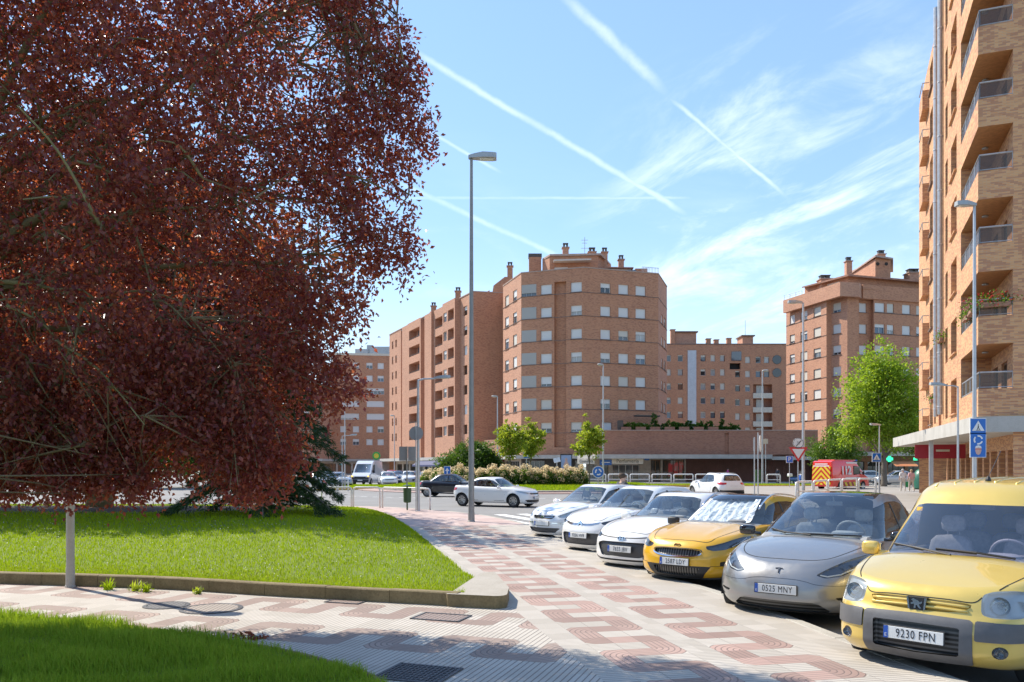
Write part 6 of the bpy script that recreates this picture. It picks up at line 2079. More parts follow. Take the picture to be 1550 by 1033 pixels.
# grey electric crossover
SP_CROSS = dict(L=4.75, W=1.92, wheels=(.89, 3.78), wr=.35, spokes=5, hub=.70, rimm=HOUSING_D,
 zb=[(0, .19), (.5, .17), (2.4, .19), (4.2, .22), (4.75, .35)],
 zs=[(0, .66), (.12, .715), (.35, .79), (.7, .865), (1.1, .915), (1.6, .95), (2.5, .985), (3.6, 1.05), (4.5, 1.12), (4.75, 1.05)],
 crown=[(0, 0), (.15, .03), (.5, .075), (.9, .10), (1.35, .115), (4.7, .04)], ck=2.4,
 body=lv([(0, .13), (.08, .06), (.2, .02), (.35, .0), (.55, .004), (.7, .02), (.82, .05), (.92, .10), (1, .19)],
   [(0, .2), (.5, 0), (.9, .02), (1, .1)], [(0, .83), (.12, .90), (.4, .945), (.62, .95), (.8, .935), (.92, .90), (1, .845)], [(0, .8), (.6, .88), (1, 1.0)], [(0, 2.5), (.6, 2.4), (1, 2.3)], .7, 2.8),
 tub=(1.75, 4.1), cowl=1.22, dash=(1.45, 1.06), seat=(2.5, 1.20), mirror=(1.72, 1.05, 1.06, (.12, .24, .14)), mirm=ROOFGLASS, seatm=SEATM,
 dashm=plain('pale_dashboard', (0.36, 0.36, 0.36), 0.7, var=.1),
 plate=(.475, R(2)),
 cuts=[
  dict(part='headlight', proj='f', poly=[(.445, .665), (.55, .632), (.70, .655), (.83, .72), (.905, .80), (.92, .885), (.86, .89), (.74, .845), (.58, .755)], mat=HOUSING_D, depth=.05, lens=True, keep=.12,
             bowls=[(.42, .68, .715, .035), (.52, .76, .75, .033), (.66, .82, .79, .03)], drl=[[(.49, .665), (.57, .65), (.70, .675), (.81, .735), (.88, .80)]], dmax=1.3),
  dict(part='lower_intake', proj='f', sym='center', poly=[(0, .335), (.42, .335), (.50, .315), (.60, .235), (.575, .215), (0, .205)], mat=HATCHG, depth=.06, dmax=.8, keep=.1),
  dict(part='bumper_vent', proj='f', poly=[(.66, .405), (.86, .415), (.86, .385), (.70, .37)], mat=GAP, depth=.03, dmax=1.2),
 ],
 ribbons=[
  dict(part='panel_gap', proj='t', mat=GAP, pts=[(.285, 0), (.29, .25), (.325, .42), (.43, .56), (.65, .665), (.95, .735), (1.25, .785)]),
  dict(part='panel_gap', proj='s', mat=GAP, pts=[(1.52, .93), (1.5, .6), (1.55, .28)]),
  dict(part='panel_gap', proj='s', mat=GAP, pts=[(2.78, 1.0), (2.78, .6), (2.78, .28)]),
  dict(part='crease_shade_line', proj='f', mat=P_DGREY, w=.006, pts=[(0, .605), (.2, .603), (.34, .585), (.46, .555), (.62, .545), (.8, .55)]),  # dark grey ribbon painting the shade along the bumper crease
  dict(part='window_trim', proj='s', on='g', mat=BLACKP, w=.05, pts=[(2.82, 1.04), (2.80, 1.46)], off=.004),
  dict(part='window_trim', proj='s', on='g', mat=BLACKP, w=.03, pts=[(3.75, 1.08), (3.72, 1.36)], off=.004),
 ],
 gh=dict(zb=[(0, .84)], zs=[(1.2, 1.53), (2.3, 1.535), (2.8, 1.55), (3.4, 1.52), (4.0, 1.40), (4.75, 1.18)], crown=[(1.2, .03), (2.4, .07), (3.4, .075), (4.7, .03)], header=(2.3, 1.54),
  lv=lv([(0, .90), (.25, 1.24), (.5, 1.60), (.75, 1.98), (.9, 2.22), (1, 2.42)], [(0, .1), (.6, .35), (1, .75)], [(0, .87), (.3, .82), (.6, .735), (.9, .635), (1, .585)], [(0, .75), (1, .5)], [(0, 2.2), (1, 2.3)], .6, 2.6),
  cuts=[dict(part='windscreen', proj='f', sym='center', poly=[(0, 1.575), (.4, 1.55), (.54, 1.505), (.635, 1.28), (.725, 1.05), (.5, 1.04), (0, 1.035)], mat=GLASS, dmax=2.55, keep=.1),
              dict(part='glass_roof', proj='t', sym='center_t', poly=[(2.34, 0), (2.36, .35), (2.44, .545), (3.2, .56), (4.0, .48), (4.2, 0)], mat=ROOFGLASS, keep=.1),
              side_cut('side_window', [(1.50, 1.02), (1.72, 1.15), (2.2, 1.40), (2.65, 1.485), (3.2, 1.475), (3.7, 1.39), (4.05, 1.24), (4.1, 1.13), (3.6, 1.07), (2.6, 1.03)], keep=.1)]),
 wipers=[[(.62, 1.045), (.3, 1.055), (-.1, 1.06)], [(.02, 1.045), (-.35, 1.06), (-.62, 1.09)]],
 handles=[(2.62, .93), (3.6, .98)],
 extras=[flat_badge([[(-.045, .03), (0, .038), (.045, .03), (.045, .02), (.02, .025), (.012, .018), (.002, -.04), (-.002, -.04), (-.012, .018), (-.02, .025), (-.045, .02)]], .004, .008, HOUSING_D, 'emblem', .70, lean=.75)])
# golden yellow crossover
def kia_hook(d, y):
 return 0.014 * np.exp(-((y - (.34 + .10 * np.clip(d, 0, 1.2))) / .07) ** 2) * np.clip((d - .25) / .4, 0, 1) * (d < 1.6)
def kia_extras(root, sp, bvh, gbvh, X, near, paint):
 for s in (-1, 1):
  hit = []
  for d in np.linspace(1.95, 3.75, 12):
   r_ = gbvh.ray_cast(Vector((X(d), .555 * s, 4)), Vector((0, 0, -1)))
   if r_[0]: hit.append(r_[0] + Vector((0, 0, .035 * min(1, (d - 1.93) / .12, (3.78 - d) / .12))))
  mb = MB(); mb.tube(hit, .015, 7); mb.build('roof_rail', CHROME, root, smooth=True)
 x = nose_x(bvh, sp['L'], 0, .715)
 mb = MB()
 for P in annulus(.062, .054, 1, .52): mb.slab(P, (x + .012, 0, .715), (0, 1, 0), (-.25, 0, 1), (1, 0, .2), .02)
 e = mb.build('emblem', CHROME, root)
 text('emblem_lettering', 'KIA', .042, CHROME, e, (x + .013, 0, .715), (R(76), 0, R(90)), sx=1.1, ext=.002)
 # crumpled silver sunshade behind the windscreen
 vs, fs = [], []
 nx_, ny_ = 17, 9
 rr = random.Random(4)
 for i in range(ny_):
  for j in range(nx_):
   y = -.60 + 1.20 * j / (nx_ - 1); k = i / (ny_ - 1)
   fold = .035 * (1 if j % 2 else -1)
   vs.append((X(1.47 + .68 * k) - .03 + fold * .6 + rr.uniform(-.012, .012), y * (1 - .18 * k), 1.03 + .37 * k + rr.uniform(-.01, .01) - (.05 if (j == 8 and i > 6) else 0)))
 for i in range(ny_ - 1):
  for j in range(nx_ - 1):
   a = i * nx_ + j
   fs.append((a, a + 1, a + nx_ + 1, a + nx_))
 mb = MB(); mb.add(vs, fs); mb.build('sunshade', SILVERSH, root)
SP_KIA = dict(no_wheel=True, L=4.395, W=1.826, wheels=(.87, 3.52), wr=.345, spokes=5, hub=.68,
 zb=[(0, .19), (.5, .20), (2.4, .22), (4.395, .35)],
 zs=[(0, .69), (.1, .735), (.3, .80), (.7, .875), (1.2, .93), (2.2, .97), (3.3, 1.0), (4.0, 1.05), (4.395, 1.0)],
 crown=[(0, 0), (.15, .02), (.5, .05), (1.3, .085), (4.3, .04)], ck=3.0, zhook=kia_hook,
 body=lv([(0, .10), (.08, .05), (.2, .01), (.4, .0), (.6, .0), (.74, .03), (.88, .07), (.95, .11), (1, .17)],
   [(0, .15), (.5, 0), (1, .08)], [(0, .80), (.12, .865), (.4, .90), (.62, .905), (.82, .89), (.93, .86), (1, .815)], [(0, .72), (1, .9)], [(0, 2.6), (1, 2.5)], .6, 3),
 tub=(1.75, 4.0), cowl=1.25, dash=(1.35, 1.02), seat=(2.35, 1.12), mirror=(1.72, 1.0, .99, (.12, .23, .15)), mirm=BLACKP,
 plate=(.455, R(4)),
 cuts=[
  dict(part='headlight', proj='f', poly=[(.475, .715), (.50, .67), (.60, .645), (.74, .665), (.84, .72), (.885, .80), (.89, .855), (.84, .85), (.70, .775), (.58, .735)], mat=HOUSING_D, depth=.05, lens=True, keep=.12,
             bowls=[(.32, .60, .69, .04), (.45, .72, .715, .035), (.60, .80, .755, .03)], drl=[[(.80, .71), (.86, .78), (.87, .83)]], dmax=1.3),
  dict(part='grille', proj='f', sym='center', poly=[(0, .66), (.25, .66), (.40, .645), (.425, .62), (.40, .585), (.30, .558), (.14, .545), (0, .545)], mat=BARG, depth=.04, keep=.14, dmax=.6),
  dict(part='lower_intake', proj='f', sym='center', poly=[(0, .375), (.36, .375), (.42, .365), (.34, .245), (0, .235)], mat=BARG, depth=.05, keep=.06, dmax=.7),
  dict(part='bumper_frame', proj='f', sym='center', poly=[(0, .395), (.5, .40), (.585, .395), (.43, .20), (0, .195)], mat=BLACKP, off=.003, keep=.06, dmax=.8),
  dict(part='bumper_vent', proj='f', poly=[(.70, .475), (.83, .50), (.90, .50), (.90, .415), (.80, .40), (.70, .41)], mat=BLACKP, depth=.02, keep=.1, dmax=1.2),
  dict(part='lower_lip', proj='f', sym='center', poly=[(0, .215), (.44, .208), (.70, .225), (.92, .24), (.92, .17), (0, .17)], mat=ALLOY, off=.008, keep=.05, dmax=1.2),
 ],
 ribbons=[
  dict(part='grille_trim', proj='f', mat=CHROME, w=.02, off=.012, thick=True, pts=[(0, .537), (.15, .539), (.31, .553), (.41, .58), (.43, .605)]),
  dict(part='grille_trim', proj='f', mat=BLACKP, w=.014, off=.006, pts=[(0, .668), (.25, .667), (.41, .652), (.435, .62)]),
  dict(part='panel_gap', proj='t', mat=GAP, pts=[(.19, 0), (.19, .3), (.22, .48), (.34, .56), (.7, .66), (1.25, .74)]),
  dict(part='panel_gap', proj='f', mat=GAP, w=.006, pts=[(.57, .405), (.70, .41), (.92, .43)]),
  dict(part='wheel_arch_trim', proj='s', mat=BLACKP, w=.06, off=.004, pts=[(.87 + .43 * math.cos(a), .345 + .43 * math.sin(a)) for a in np.linspace(-.2, PI + .2, 12)]),
  dict(part='wheel_arch_trim', proj='s', mat=BLACKP, w=.06, off=.004, pts=[(3.52 + .43 * math.cos(a), .345 + .43 * math.sin(a)) for a in np.linspace(-.2, PI + .2, 12)]),
  dict(part='sill_trim', proj='s', mat=BLACKP, w=.12, off=.004, pts=[(1.3, .28), (3.1, .29)]),
  dict(part='window_trim', proj='s', on='g', mat=BLACKP, w=.06, off=.004, pts=[(2.62, 1.0), (2.6, 1.36)]),
 ] + DOORS_HATCH((1.45, 2.58, 3.5), .3, .96, 0, .36),
 gh=dict(zb=[(0, .80)], zs=[(1.2, 1.395), (2.1, 1.40), (2.7, 1.41), (3.4, 1.37), (4.4, 1.12)], crown=[(1.2, .03), (2.3, .075), (3.4, .07), (4.4, .03)], header=(2.1, 1.40),
  lv=lv([(0, .98), (.3, 1.34), (.6, 1.70), (.85, 2.0), (.93, 2.1), (1, 2.22)], [(0, .1), (.6, .3), (.9, .45), (1, .6)], [(0, .845), (.3, .80), (.6, .725), (.9, .63), (1, .58)], [(0, .7), (1, .5)], [(0, 2.3), (1, 2.4)], .4, 3),
  cuts=[dict(part='windscreen', proj='f', sym='center', poly=[(0, 1.405), (.4, 1.39), (.565, 1.35), (.66, 1.18), (.745, .985), (0, .975)], mat=GLASS_C, dmax=2.4, keep=.09),
              dict(part='black_roof', proj='t', sym='center_t', poly=[(2.04, 0), (2.06, .35), (2.14, .55), (3.2, .555), (3.85, .5), (3.95, 0)], mat=ROOFGLASS, keep=.1),
              side_cut('side_window', [(1.60, .97), (1.82, 1.10), (2.2, 1.30), (2.5, 1.36), (3.0, 1.355), (3.45, 1.30), (3.75, 1.14), (3.7, 1.05), (2.6, .985)], keep=.1)]),
 wipers=[[(.55, .985), (.2, .99), (-.1, .995)], [(0, .985), (-.35, .99), (-.58, 1.0)]],
 handles=[(2.4, .88), (3.3, .92)],
 extras=[kia_extras])
# white hatchbacks
def hatch(L=4.03, W=1.734, H=1.474, hood=.73, **k):
 s = H / 1.474
 sp = dict(L=L, W=W, wheels=(.82, L - .68), wr=.30, spokes=8, hub=.64,
  zb=[(0, .18), (.5, .19), (2.2, .2), (L, .33)],
  zs=[(0, hood - .03), (.1, hood + .015), (.3, hood + .07), (.7, hood + .145), (1.15, hood + .20), (2.0, .97), (3.2, 1.0), (3.8, 1.04), (L, .98)],
  crown=[(0, 0), (.15, .02), (.5, .05), (1.2, .085), (L, .04)], ck=2.6,
  body=lv([(0, .09), (.08, .05), (.2, .01), (.4, .0), (.65, .006), (.78, .035), (.9, .08), (1, .17)],
   [(0, .12), (.5, 0), (1, .08)], [(0, W * .44), (.12, W * .475), (.4, W * .495), (.62, W * .497), (.82, W * .488), (.93, W * .47), (1, W * .445)], [(0, .68), (1, .85)], [(0, 2.6), (1, 2.5)], .5, 3.2),
  tub=(1.6, L - .35), cowl=1.1, dash=(1.22, 1.0), seat=(2.15, 1.12), mirror=(1.55, W * .545, .98, (.11, .21, .15)),
  dashm=plain('grey_dashboard2', (0.28, 0.29, 0.29), 0.7, var=.1),
  plate=(.47, R(3)), cuts=[], ribbons=DOORS_HATCH((1.3, 2.4, 3.2), .3, .95, 0, .33) + [
   dict(part='window_trim', proj='s', on='g', mat=BLACKP, w=.06, off=.004, pts=[(2.45, .99), (2.42, H - .11)])],
  gh=dict(zb=[(0, .80)], zs=[(1, H - .085), (1.9, H - .08), (2.5, H - .065), (3.3, H - .09), (L, H - .2)], crown=[(1, .03), (2, .065), (3.2, .06), (L, .03)], header=(1.92, H - .075),
   lv=lv([(0, .88), (.3, 1.2), (.6, 1.52), (.85, 1.80), (.93, 1.91), (1, 2.04)], [(0, .08), (.6, .2), (.9, .32), (1, .45)], [(0, W * .465), (.3, W * .445), (.6, W * .405), (.9, W * .355), (1, W * .325)], [(0, .6), (1, .45)], [(0, 2.3), (1, 2.4)], .35, 3),
   cuts=[dict(part='windscreen', proj='f', sym='center', poly=[(0, H - .07), (.4, H - .085), (.545, H - .125), (.635, 1.17), (.705, .975), (0, .965)], mat=GLASS, dmax=2.2, keep=.09),
                  dict(part='rear_window', proj='b', sym='center', poly=[(0, H - .1), (.45, H - .12), (.6, 1.05), (0, 1.03)], mat=GLASS_SIDE, dmax=1.2, keep=.1),
                  side_cut('side_window', [(1.48, .975), (1.66, 1.09), (2.0, H - .19), (2.3, H - .13), (2.9, H - .125), (3.2, H - .17), (3.42, 1.12), (3.35, 1.03), (2.4, .985)], keep=.1)]),
  wipers=[[(.5, .975), (.15, .985), (-.1, .985)], [(0, .975), (-.3, .985), (-.54, .99)]],
  handles=[(2.2, .86), (3.0, .9)], extras=[])
 sp.update(k)
 return sp
SP_I20 = hatch()
SP_I20['cuts'] = [
 dict(part='headlight', proj='f', poly=[(.52, .715), (.56, .665), (.68, .66), (.78, .70), (.83, .78), (.845, .86), (.80, .85), (.68, .765)], mat=HOUSING_D, depth=.05, lens=True, keep=.12, bowls=[(.35, .65, .70, .04), (.5, .75, .74, .035)], dmax=1.3),
 dict(part='grille', proj='f', sym='center', poly=[(0, .60), (.44, .60), (.56, .57), (.585, .53), (.46, .345), (.40, .325), (0, .325)], mat=MESHG, depth=.04, keep=.08, dmax=.8),
 dict(part='bumper_slot', proj='f', sym='center', poly=[(0, .285), (.52, .285), (.70, .33), (.80, .37), (.80, .345), (.72, .30), (.54, .25), (0, .25)], mat=BLACKP, depth=.02, keep=.06, dmax=1.0),
 dict(part='fog_light', proj='f', poly=[(.70, .46), (.80, .49), (.83, .46), (.74, .405)], mat=HOUSING_D, depth=.03, lens=True, keep=.14, dmax=1.2)]
SP_I20['ribbons'] += [
 dict(part='panel_gap', proj='t', mat=GAP, pts=[(.16, 0), (.17, .3), (.21, .48), (.35, .55), (.7, .63), (1.1, .69)]),
 dict(part='nose_trim', proj='f', mat=BLACKP, w=.022, pts=[(0, .675), (.3, .68), (.53, .70)])]
def i20_badge(root, sp, bvh, gbvh, X, near, paint):
 if not near: return
 x = nose_x(bvh, sp['L'], 0, .665)
 mb = MB()
 for P in annulus(.085, .074, 1, .52): mb.slab(P, (x + .02, 0, .665), (0, 1, 0), (-.2, 0, 1), (1, 0, .1), .025)
 for P in ([(-.045, -.03), (-.028, -.032), (-.018, .03), (-.035, .032)], [(.018, -.03), (.035, -.032), (.045, .03), (.028, .032)], [(-.028, -.006), (.03, .0), (.03, .01), (-.028, .004)]):
  mb.slab(P, (x + .02, 0, .665), (0, 1, 0), (-.2, 0, 1), (1, 0, .1), .02)
 mb.build('emblem', CHROME, root)
SP_I20['extras'] = [i20_badge]
SP_C3 = hatch(L=3.94, W=1.73, H=1.54, hood=.77)
SP_C3['cuts'] = [
 dict(part='headlight', proj='f', poly=[(.50, .765), (.56, .72), (.70, .71), (.80, .75), (.835, .83), (.845, .93), (.79, .90), (.66, .81)], mat=HOUSING_D, depth=.05, lens=True, keep=.12, bowls=[(.35, .66, .755, .04), (.5, .75, .79, .035)], dmax=1.3),
 dict(part='upper_slot', proj='f', sym='center', poly=[(0, .735), (.30, .74), (.49, .775), (.49, .755), (.30, .71), (0, .695)], mat=BLACKP, depth=.025, keep=.08, dmax=.7),
 dict(part='grille', proj='f', sym='center', poly=[(0, .53), (.50, .53), (.56, .50), (.50, .30), (.42, .27), (0, .265)], mat=MESHG, depth=.04, keep=.09, dmax=.7),
 dict(part='fog_light', proj='f', poly=[(.70, .43), (.78, .44), (.80, .36), (.71, .36)], mat=HOUSING_D, depth=.03, lens=True, keep=.14, dmax=1.2)]
SP_C3['ribbons'] += [
 dict(part='panel_gap', proj='t', mat=GAP, pts=[(.16, 0), (.17, .3), (.22, .48), (.4, .57), (.7, .64), (1.1, .69)]),
 dict(part='nose_trim', proj='f', mat=CHROME, w=.016, off=.006, thick=True, pts=[(0, .755), (.05, .735), (.14, .717), (.30, .725), (.50, .768)]),
 dict(part='nose_trim', proj='f', mat=CHROME, w=.014, off=.006, thick=True, pts=[(.06, .705), (.14, .693), (.30, .703), (.47, .742)])]
def c3_extras(root, sp, bvh, gbvh, X, near, paint):
 if not near: return
 x = nose_x(bvh, sp['L'], 0, .735)
 mb = MB()
 for k in (0, .04):
  mb.slab([(-.075, -.045 + k), (0, .03 + k), (.075, -.045 + k), (.055, -.06 + k), (0, -.005 + k), (-.055, -.06 + k)], (x + .025, 0, .74), (0, 1, 0), (-.2, 0, 1), (1, 0, .1), .03)
 mb.build('emblem', CHROME, root)
 # papers lying on the dashboard
 for i, (y, s, a) in enumerate(((-.22, .34, .3), (.1, .3, -.2), (.34, .24, .5))):
  mb = MB(); mb.box((0, 0, 0), (s * .7, s, .006)); o = mb.build('dashboard_paper', PLATEW, root, loc=(X(1.5), y, 1.03 + .03 * i)); o.rotation_euler = (.1 * i, -.25, a)
SP_C3['extras'] = [c3_extras]
SP_307 = hatch(L=4.2, W=1.75, H=1.50, hood=.74)
SP_307['cuts'] = [
 dict(part='headlight', proj='f', poly=[(.46, .69), (.52, .645), (.70, .655), (.80, .72), (.84, .80), (.845, .91), (.78, .87), (.62, .76)], mat=HOUSING, depth=.05, lens=True, keep=.12, bowls=[(.33, .60, .70, .05), (.5, .72, .745, .045)], dmax=1.3),
 dict(part='upper_grille', proj='f', sym='center', poly=[(0, .69), (.36, .69), (.40, .675), (.33, .615), (.25, .60), (0, .60)], mat=BLACKP, depth=.035, keep=.1, dmax=.7),
 dict(part='lower_grille', proj='f', sym='center', poly=[(0, .37), (.52, .375), (.56, .36), (.42, .25), (0, .235)], mat=MESHG, depth=.04, keep=.1, dmax=.7)]
SP_307['ribbons'] += [
 dict(part='panel_gap', proj='t', mat=GAP, pts=[(.2, 0), (.21, .3), (.26, .48), (.4, .55), (.7, .63), (1.1, .69)]),
 dict(part='grille_slat', proj='f', mat=CHROME, w=.015, off=.004, pts=[(0, .648), (.2, .65), (.345, .66)]),
 dict(part='bumper_strip', proj='f', mat=CHROME, w=.03, off=.006, pts=[(.34, .50), (.6, .50), (.84, .51)])]
SP_307['plate'] = (.485, R(3))
SP_307['extras'] = [flat_badge([[(-.045, .03), (-.02, .045), (.012, .03), (.045, .02), (.025, -.004), (.04, -.04), (.012, -.028), (-.006, -.02), (-.02, -.045), (-.022, -.004), (-.05, 0)]], .02, .01, CHROME, 'emblem', .655)]
# ================================================================ TREES AND PLANTS
def m_leaf(name, cols, tcol, tw=.45, rough=.45, nscale=1.2):
 m, g = new_mat(name)
 r = g.rand()
 n = g.noise(g.pos(), nscale, 3, .6)
 c = g.ramp(g.math('ADD', r * .65, n * .35), [(i / (len(cols) - 1), c) for i, c in enumerate(cols)])
 d = pbsdf(g, c, rough, spec=.35)
 t = g.N.new('ShaderNodeBsdfTranslucent')
 g.put(t.inputs[0], g.mix(r, tcol[0], tcol[1]))
 return finish(m, g, g.mixs(tw, d, V(g, t.outputs[0])))
def m_bark(name, a, b):
 m, g = new_mat(name)
 x, y, z = g.xyz(g.coord('Object'))
 n = g.noise(g.comb(x * 6, y * 6, z * 1.2), 2.5, 5, .65)
 return finish(m, g, pbsdf(g, g.mix(n, a, b), .9, normal=g.bump(n, .6, .02)))
BARK = m_bark('mossy_bark', (.15, .13, .06), (.29, .26, .13))
BARK_G = m_bark('grey_bark', (.10, .085, .07), (.22, .19, .155))
TWIG = plain('twig_bark', (.20, .155, .085), .85, var=.25, scale=3)
LEAF_C = m_leaf('copper_leaf', [(.09, .028, .038), (.14, .042, .05), (.19, .062, .062), (.23, .095, .066), (.17, .055, .08)], ((.50, .07, .05), (.80, .22, .06)), .40, .38)
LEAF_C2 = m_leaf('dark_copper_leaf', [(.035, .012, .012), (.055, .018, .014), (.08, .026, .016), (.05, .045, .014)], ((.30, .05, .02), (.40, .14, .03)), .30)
LEAF_G = m_leaf('light_green_leaf', [(.10, .19, .012), (.15, .26, .02), (.22, .33, .035), (.28, .38, .06)], ((.38, .55, .02), (.52, .66, .05)), .45)
LEAF_Y = m_leaf('yellow_green_leaf', [(.12, .19, .015), (.18, .26, .02), (.26, .34, .035), (.34, .40, .06)], ((.45, .55, .02), (.60, .66, .06)), .45)
LEAF_D = m_leaf('mid_green_leaf', [(.05, .11, .012), (.08, .16, .02), (.13, .22, .035)], ((.18, .32, .02), (.28, .42, .04)), .35)
LEAF_SH = m_leaf('shrub_leaf', [(.03, .075, .012), (.05, .11, .018), (.085, .16, .025)], ((.14, .26, .02), (.2, .34, .03)), .3)
NEEDLE = m_leaf('spruce_needle', [(.016, .042, .010), (.028, .065, .014), (.055, .105, .022)], ((.06, .12, .03), (.1, .18, .04)), .2)
FLOWER = m_leaf('hydrangea_bloom', [(.58, .42, .24), (.68, .52, .32), (.74, .62, .42), (.66, .56, .26)], ((.85, .68, .42), (.9, .78, .52)), .6, .6)
def leaves(name, P, D, size, mat, parent, wid=.5, droop=.0, jitter=.5, fold=.25):
 """one folded leaf per point; P points, D directions, size per leaf"""
 n = len(P)
 D = D + rng.normal(0, jitter, (n, 3)); D[:, 2] -= droop
 D /= np.linalg.norm(D, axis=1)[:, None] + 1e-9
 up = rng.normal(0, 1, (n, 3)); up[:, 2] += .8
 S = np.cross(D, up); S /= np.linalg.norm(S, axis=1)[:, None] + 1e-9
 N = np.cross(S, D)
 L = size[:, None]
 v = np.stack([P, P + D * L * .45 + S * L * wid * .5 + N * L * fold * .5, P + D * L * .98 - N * L * .12, P + D * L * .45 - S * L * wid * .5 + N * L * fold * .5], 1).reshape(-1, 3)
 f = np.arange(n)[:, None] * 4 + np.array([[0, 1, 2, 3]])
 return mesh_np(name, v, f, mat, parent)
def limbs(name, paths, mat, parent, n=7):
 mb = MB()
 for pts, r0, r1 in paths:
  c = catmull(pts, 4) if len(pts) > 2 else [Vector(p) for p in pts]
  mb.tube(c, [r0 + (r1 - r0) * i / (len(c) - 1) for i in range(len(c))], n)
 return mb.build(name, mat, parent, smooth=True)
# the big copper tree overhanging from the left
tb = Vector((-8.4, 9.3, .12))
T = empty('copper_tree', tb); tag(T, 'huge dark purple leaved tree filling the upper left, sweeping low over the lawn', 'tree')
tr = random.Random(5)
def rel(p): return (p[0] - tb.x, p[1] - tb.y, p[2] - tb.z)
main = [([tb, tb + Vector((.1, 0, 1.2)), tb + Vector((.3, .1, 2.4)), tb + Vector((.8, .1, 3.3))], .36, .2)]
fork = tb + Vector((.8, .1, 3.2))
ends = [(-5.55, 9.6, 5.1), (-5.2, 9.7, 7.9), (-6.2, 9.2, 9.5), (-4.3, 9.2, 6.3), (-3.0, 9.7, 7.4), (-3.4, 9.4, 5.0), (-2.2, 9.5, 6.1), (-2.3, 9.7, 4.4), (-3.3, 9.9, 3.2), (-4.6, 10.2, 2.6), (-4.5, 8.8, 3.8), (-6.3, 10.1, 2.6), (-5.6, 8.4, 3.0), (-8.5, 9.5, 8.5), (-10.5, 9.2, 6.5), (-10.4, 9.6, 4.0), (-3.2, 8.9, 8.9), (-1.8, 9.3, 7.6)]
pts_main = []
for e in ends:
 e = Vector(e); m1 = fork.lerp(e, .35) + Vector((tr.uniform(-.2, .2), tr.uniform(-.3, .3), .35)); m2 = fork.lerp(e, .7) + Vector((tr.uniform(-.2, .2), tr.uniform(-.2, .2), .35))
 pth = [fork + Vector((0, 0, -.3)), m1, m2, e]
 main.append((pth, .075, .007)); pts_main += catmull(pth, 6)[6:]
for k in range(260):
 a = tr.choice(pts_main); dv = Vector((tr.uniform(-.6, 1.2), tr.uniform(-.9, .9), tr.uniform(-.9, .7))); l = tr.uniform(.5, 1.3)
 b = a + dv.normalized() * l; main.append(([a, a.lerp(b, .5) + Vector((0, 0, .08)), b + Vector((0, 0, -.1))], .018, .006)); pts_main += [a.lerp(b, .6), b]
limbs('trunk', [([rel(p) for p in pth], r0, r1) for pth, r0, r1 in main], BARK, T, 7)
# crown: clusters along drooping twigs inside an uneven outline
OUT = [(-9.9, 10.5), (-1.6, 10.5), (-1.25, 8.3), (-1.35, 7.6), (-1.1, 6.95), (-.98, 6.2), (-.92, 5.75), (-1.1, 5.25), (-1.02, 4.9), (-1.22, 4.2), (-1.52, 4.35), (-1.75, 4.05), (-1.80, 3.65), (-2.0, 3.6), (-1.95, 3.15), (-1.5, 3.0), (-1.62, 2.85), (-2.05, 2.75), (-2.3, 2.45), (-2.4, 2.1), (-2.7, 1.95), (-2.85, 1.65), (-3.15, 1.62), (-3.4, 1.52), (-4.0, 1.78), (-4.4, 1.6), (-5.0, 1.72), (-5.6, 1.58), (-6.3, 1.66), (-7.5, 1.7), (-8.6, 1.7), (-9.9, 2.2)]
OA = np.array(OUT)
def pip(x, y, poly):
 c = np.zeros(len(x), bool); j = len(poly) - 1
 for i in range(len(poly)):
  xi, yi = poly[i]; xj, yj = poly[j]
  m_ = (yi > y) != (yj > y)
  with np.errstate(divide='ignore', invalid='ignore'):
   c ^= m_ & (x < (xj - xi) * (y - yi) / (yj - yi + 1e-12) + xi)
  j = i
 return c
def dist_out(x, y, poly):
 d = np.full(len(x), 1e9)
 for i in range(len(poly)):
  a, b = poly[i - 1], poly[i]; ab = b - a
  t = np.clip(((x - a[0]) * ab[0] + (y - a[1]) * ab[1]) / (ab @ ab), 0, 1)
  d = np.minimum(d, np.hypot(x - a[0] - t * ab[0], y - a[1] - t * ab[1]))
 return d
NCL = 15500
cx, cz = rng.uniform(-9.9, -.85, NCL * 3), rng.uniform(1.3, 10.5, NCL * 3)
ok = pip(cx, cz, OA); cx, cz = cx[ok][:NCL], cz[ok][:NCL]
lx_, lz_ = rng.uniform(-9.5, -2.6, 2600), rng.uniform(1.6, 3.4, 2600)
ok = pip(lx_, lz_, OA); cx, cz = np.concatenate([cx, lx_[ok]]), np.concatenate([cz, lz_[ok]])
dd_ = dist_out(cx, cz, OA)
# open gaps towards the right edge where the sky shows through
gapn = np.sin(cx * 2.3 + 1.1) * np.sin(cz * 2.9 + cx) + .35 * np.sin(cx * 6.1 + cz * 5.3)
keep = (dd_ > .05) & ((gapn > -.30) | (dd_ > 2.3) | (rng.uniform(0, 1, len(cx)) < .25))
cx, cz, dd_ = cx[keep], cz[keep], dd_[keep]
th = np.clip(.25 + .75 * dd_, .25, 1.9)
cyy_ = 9.5 + rng.uniform(-1, 1, len(cx)) * th
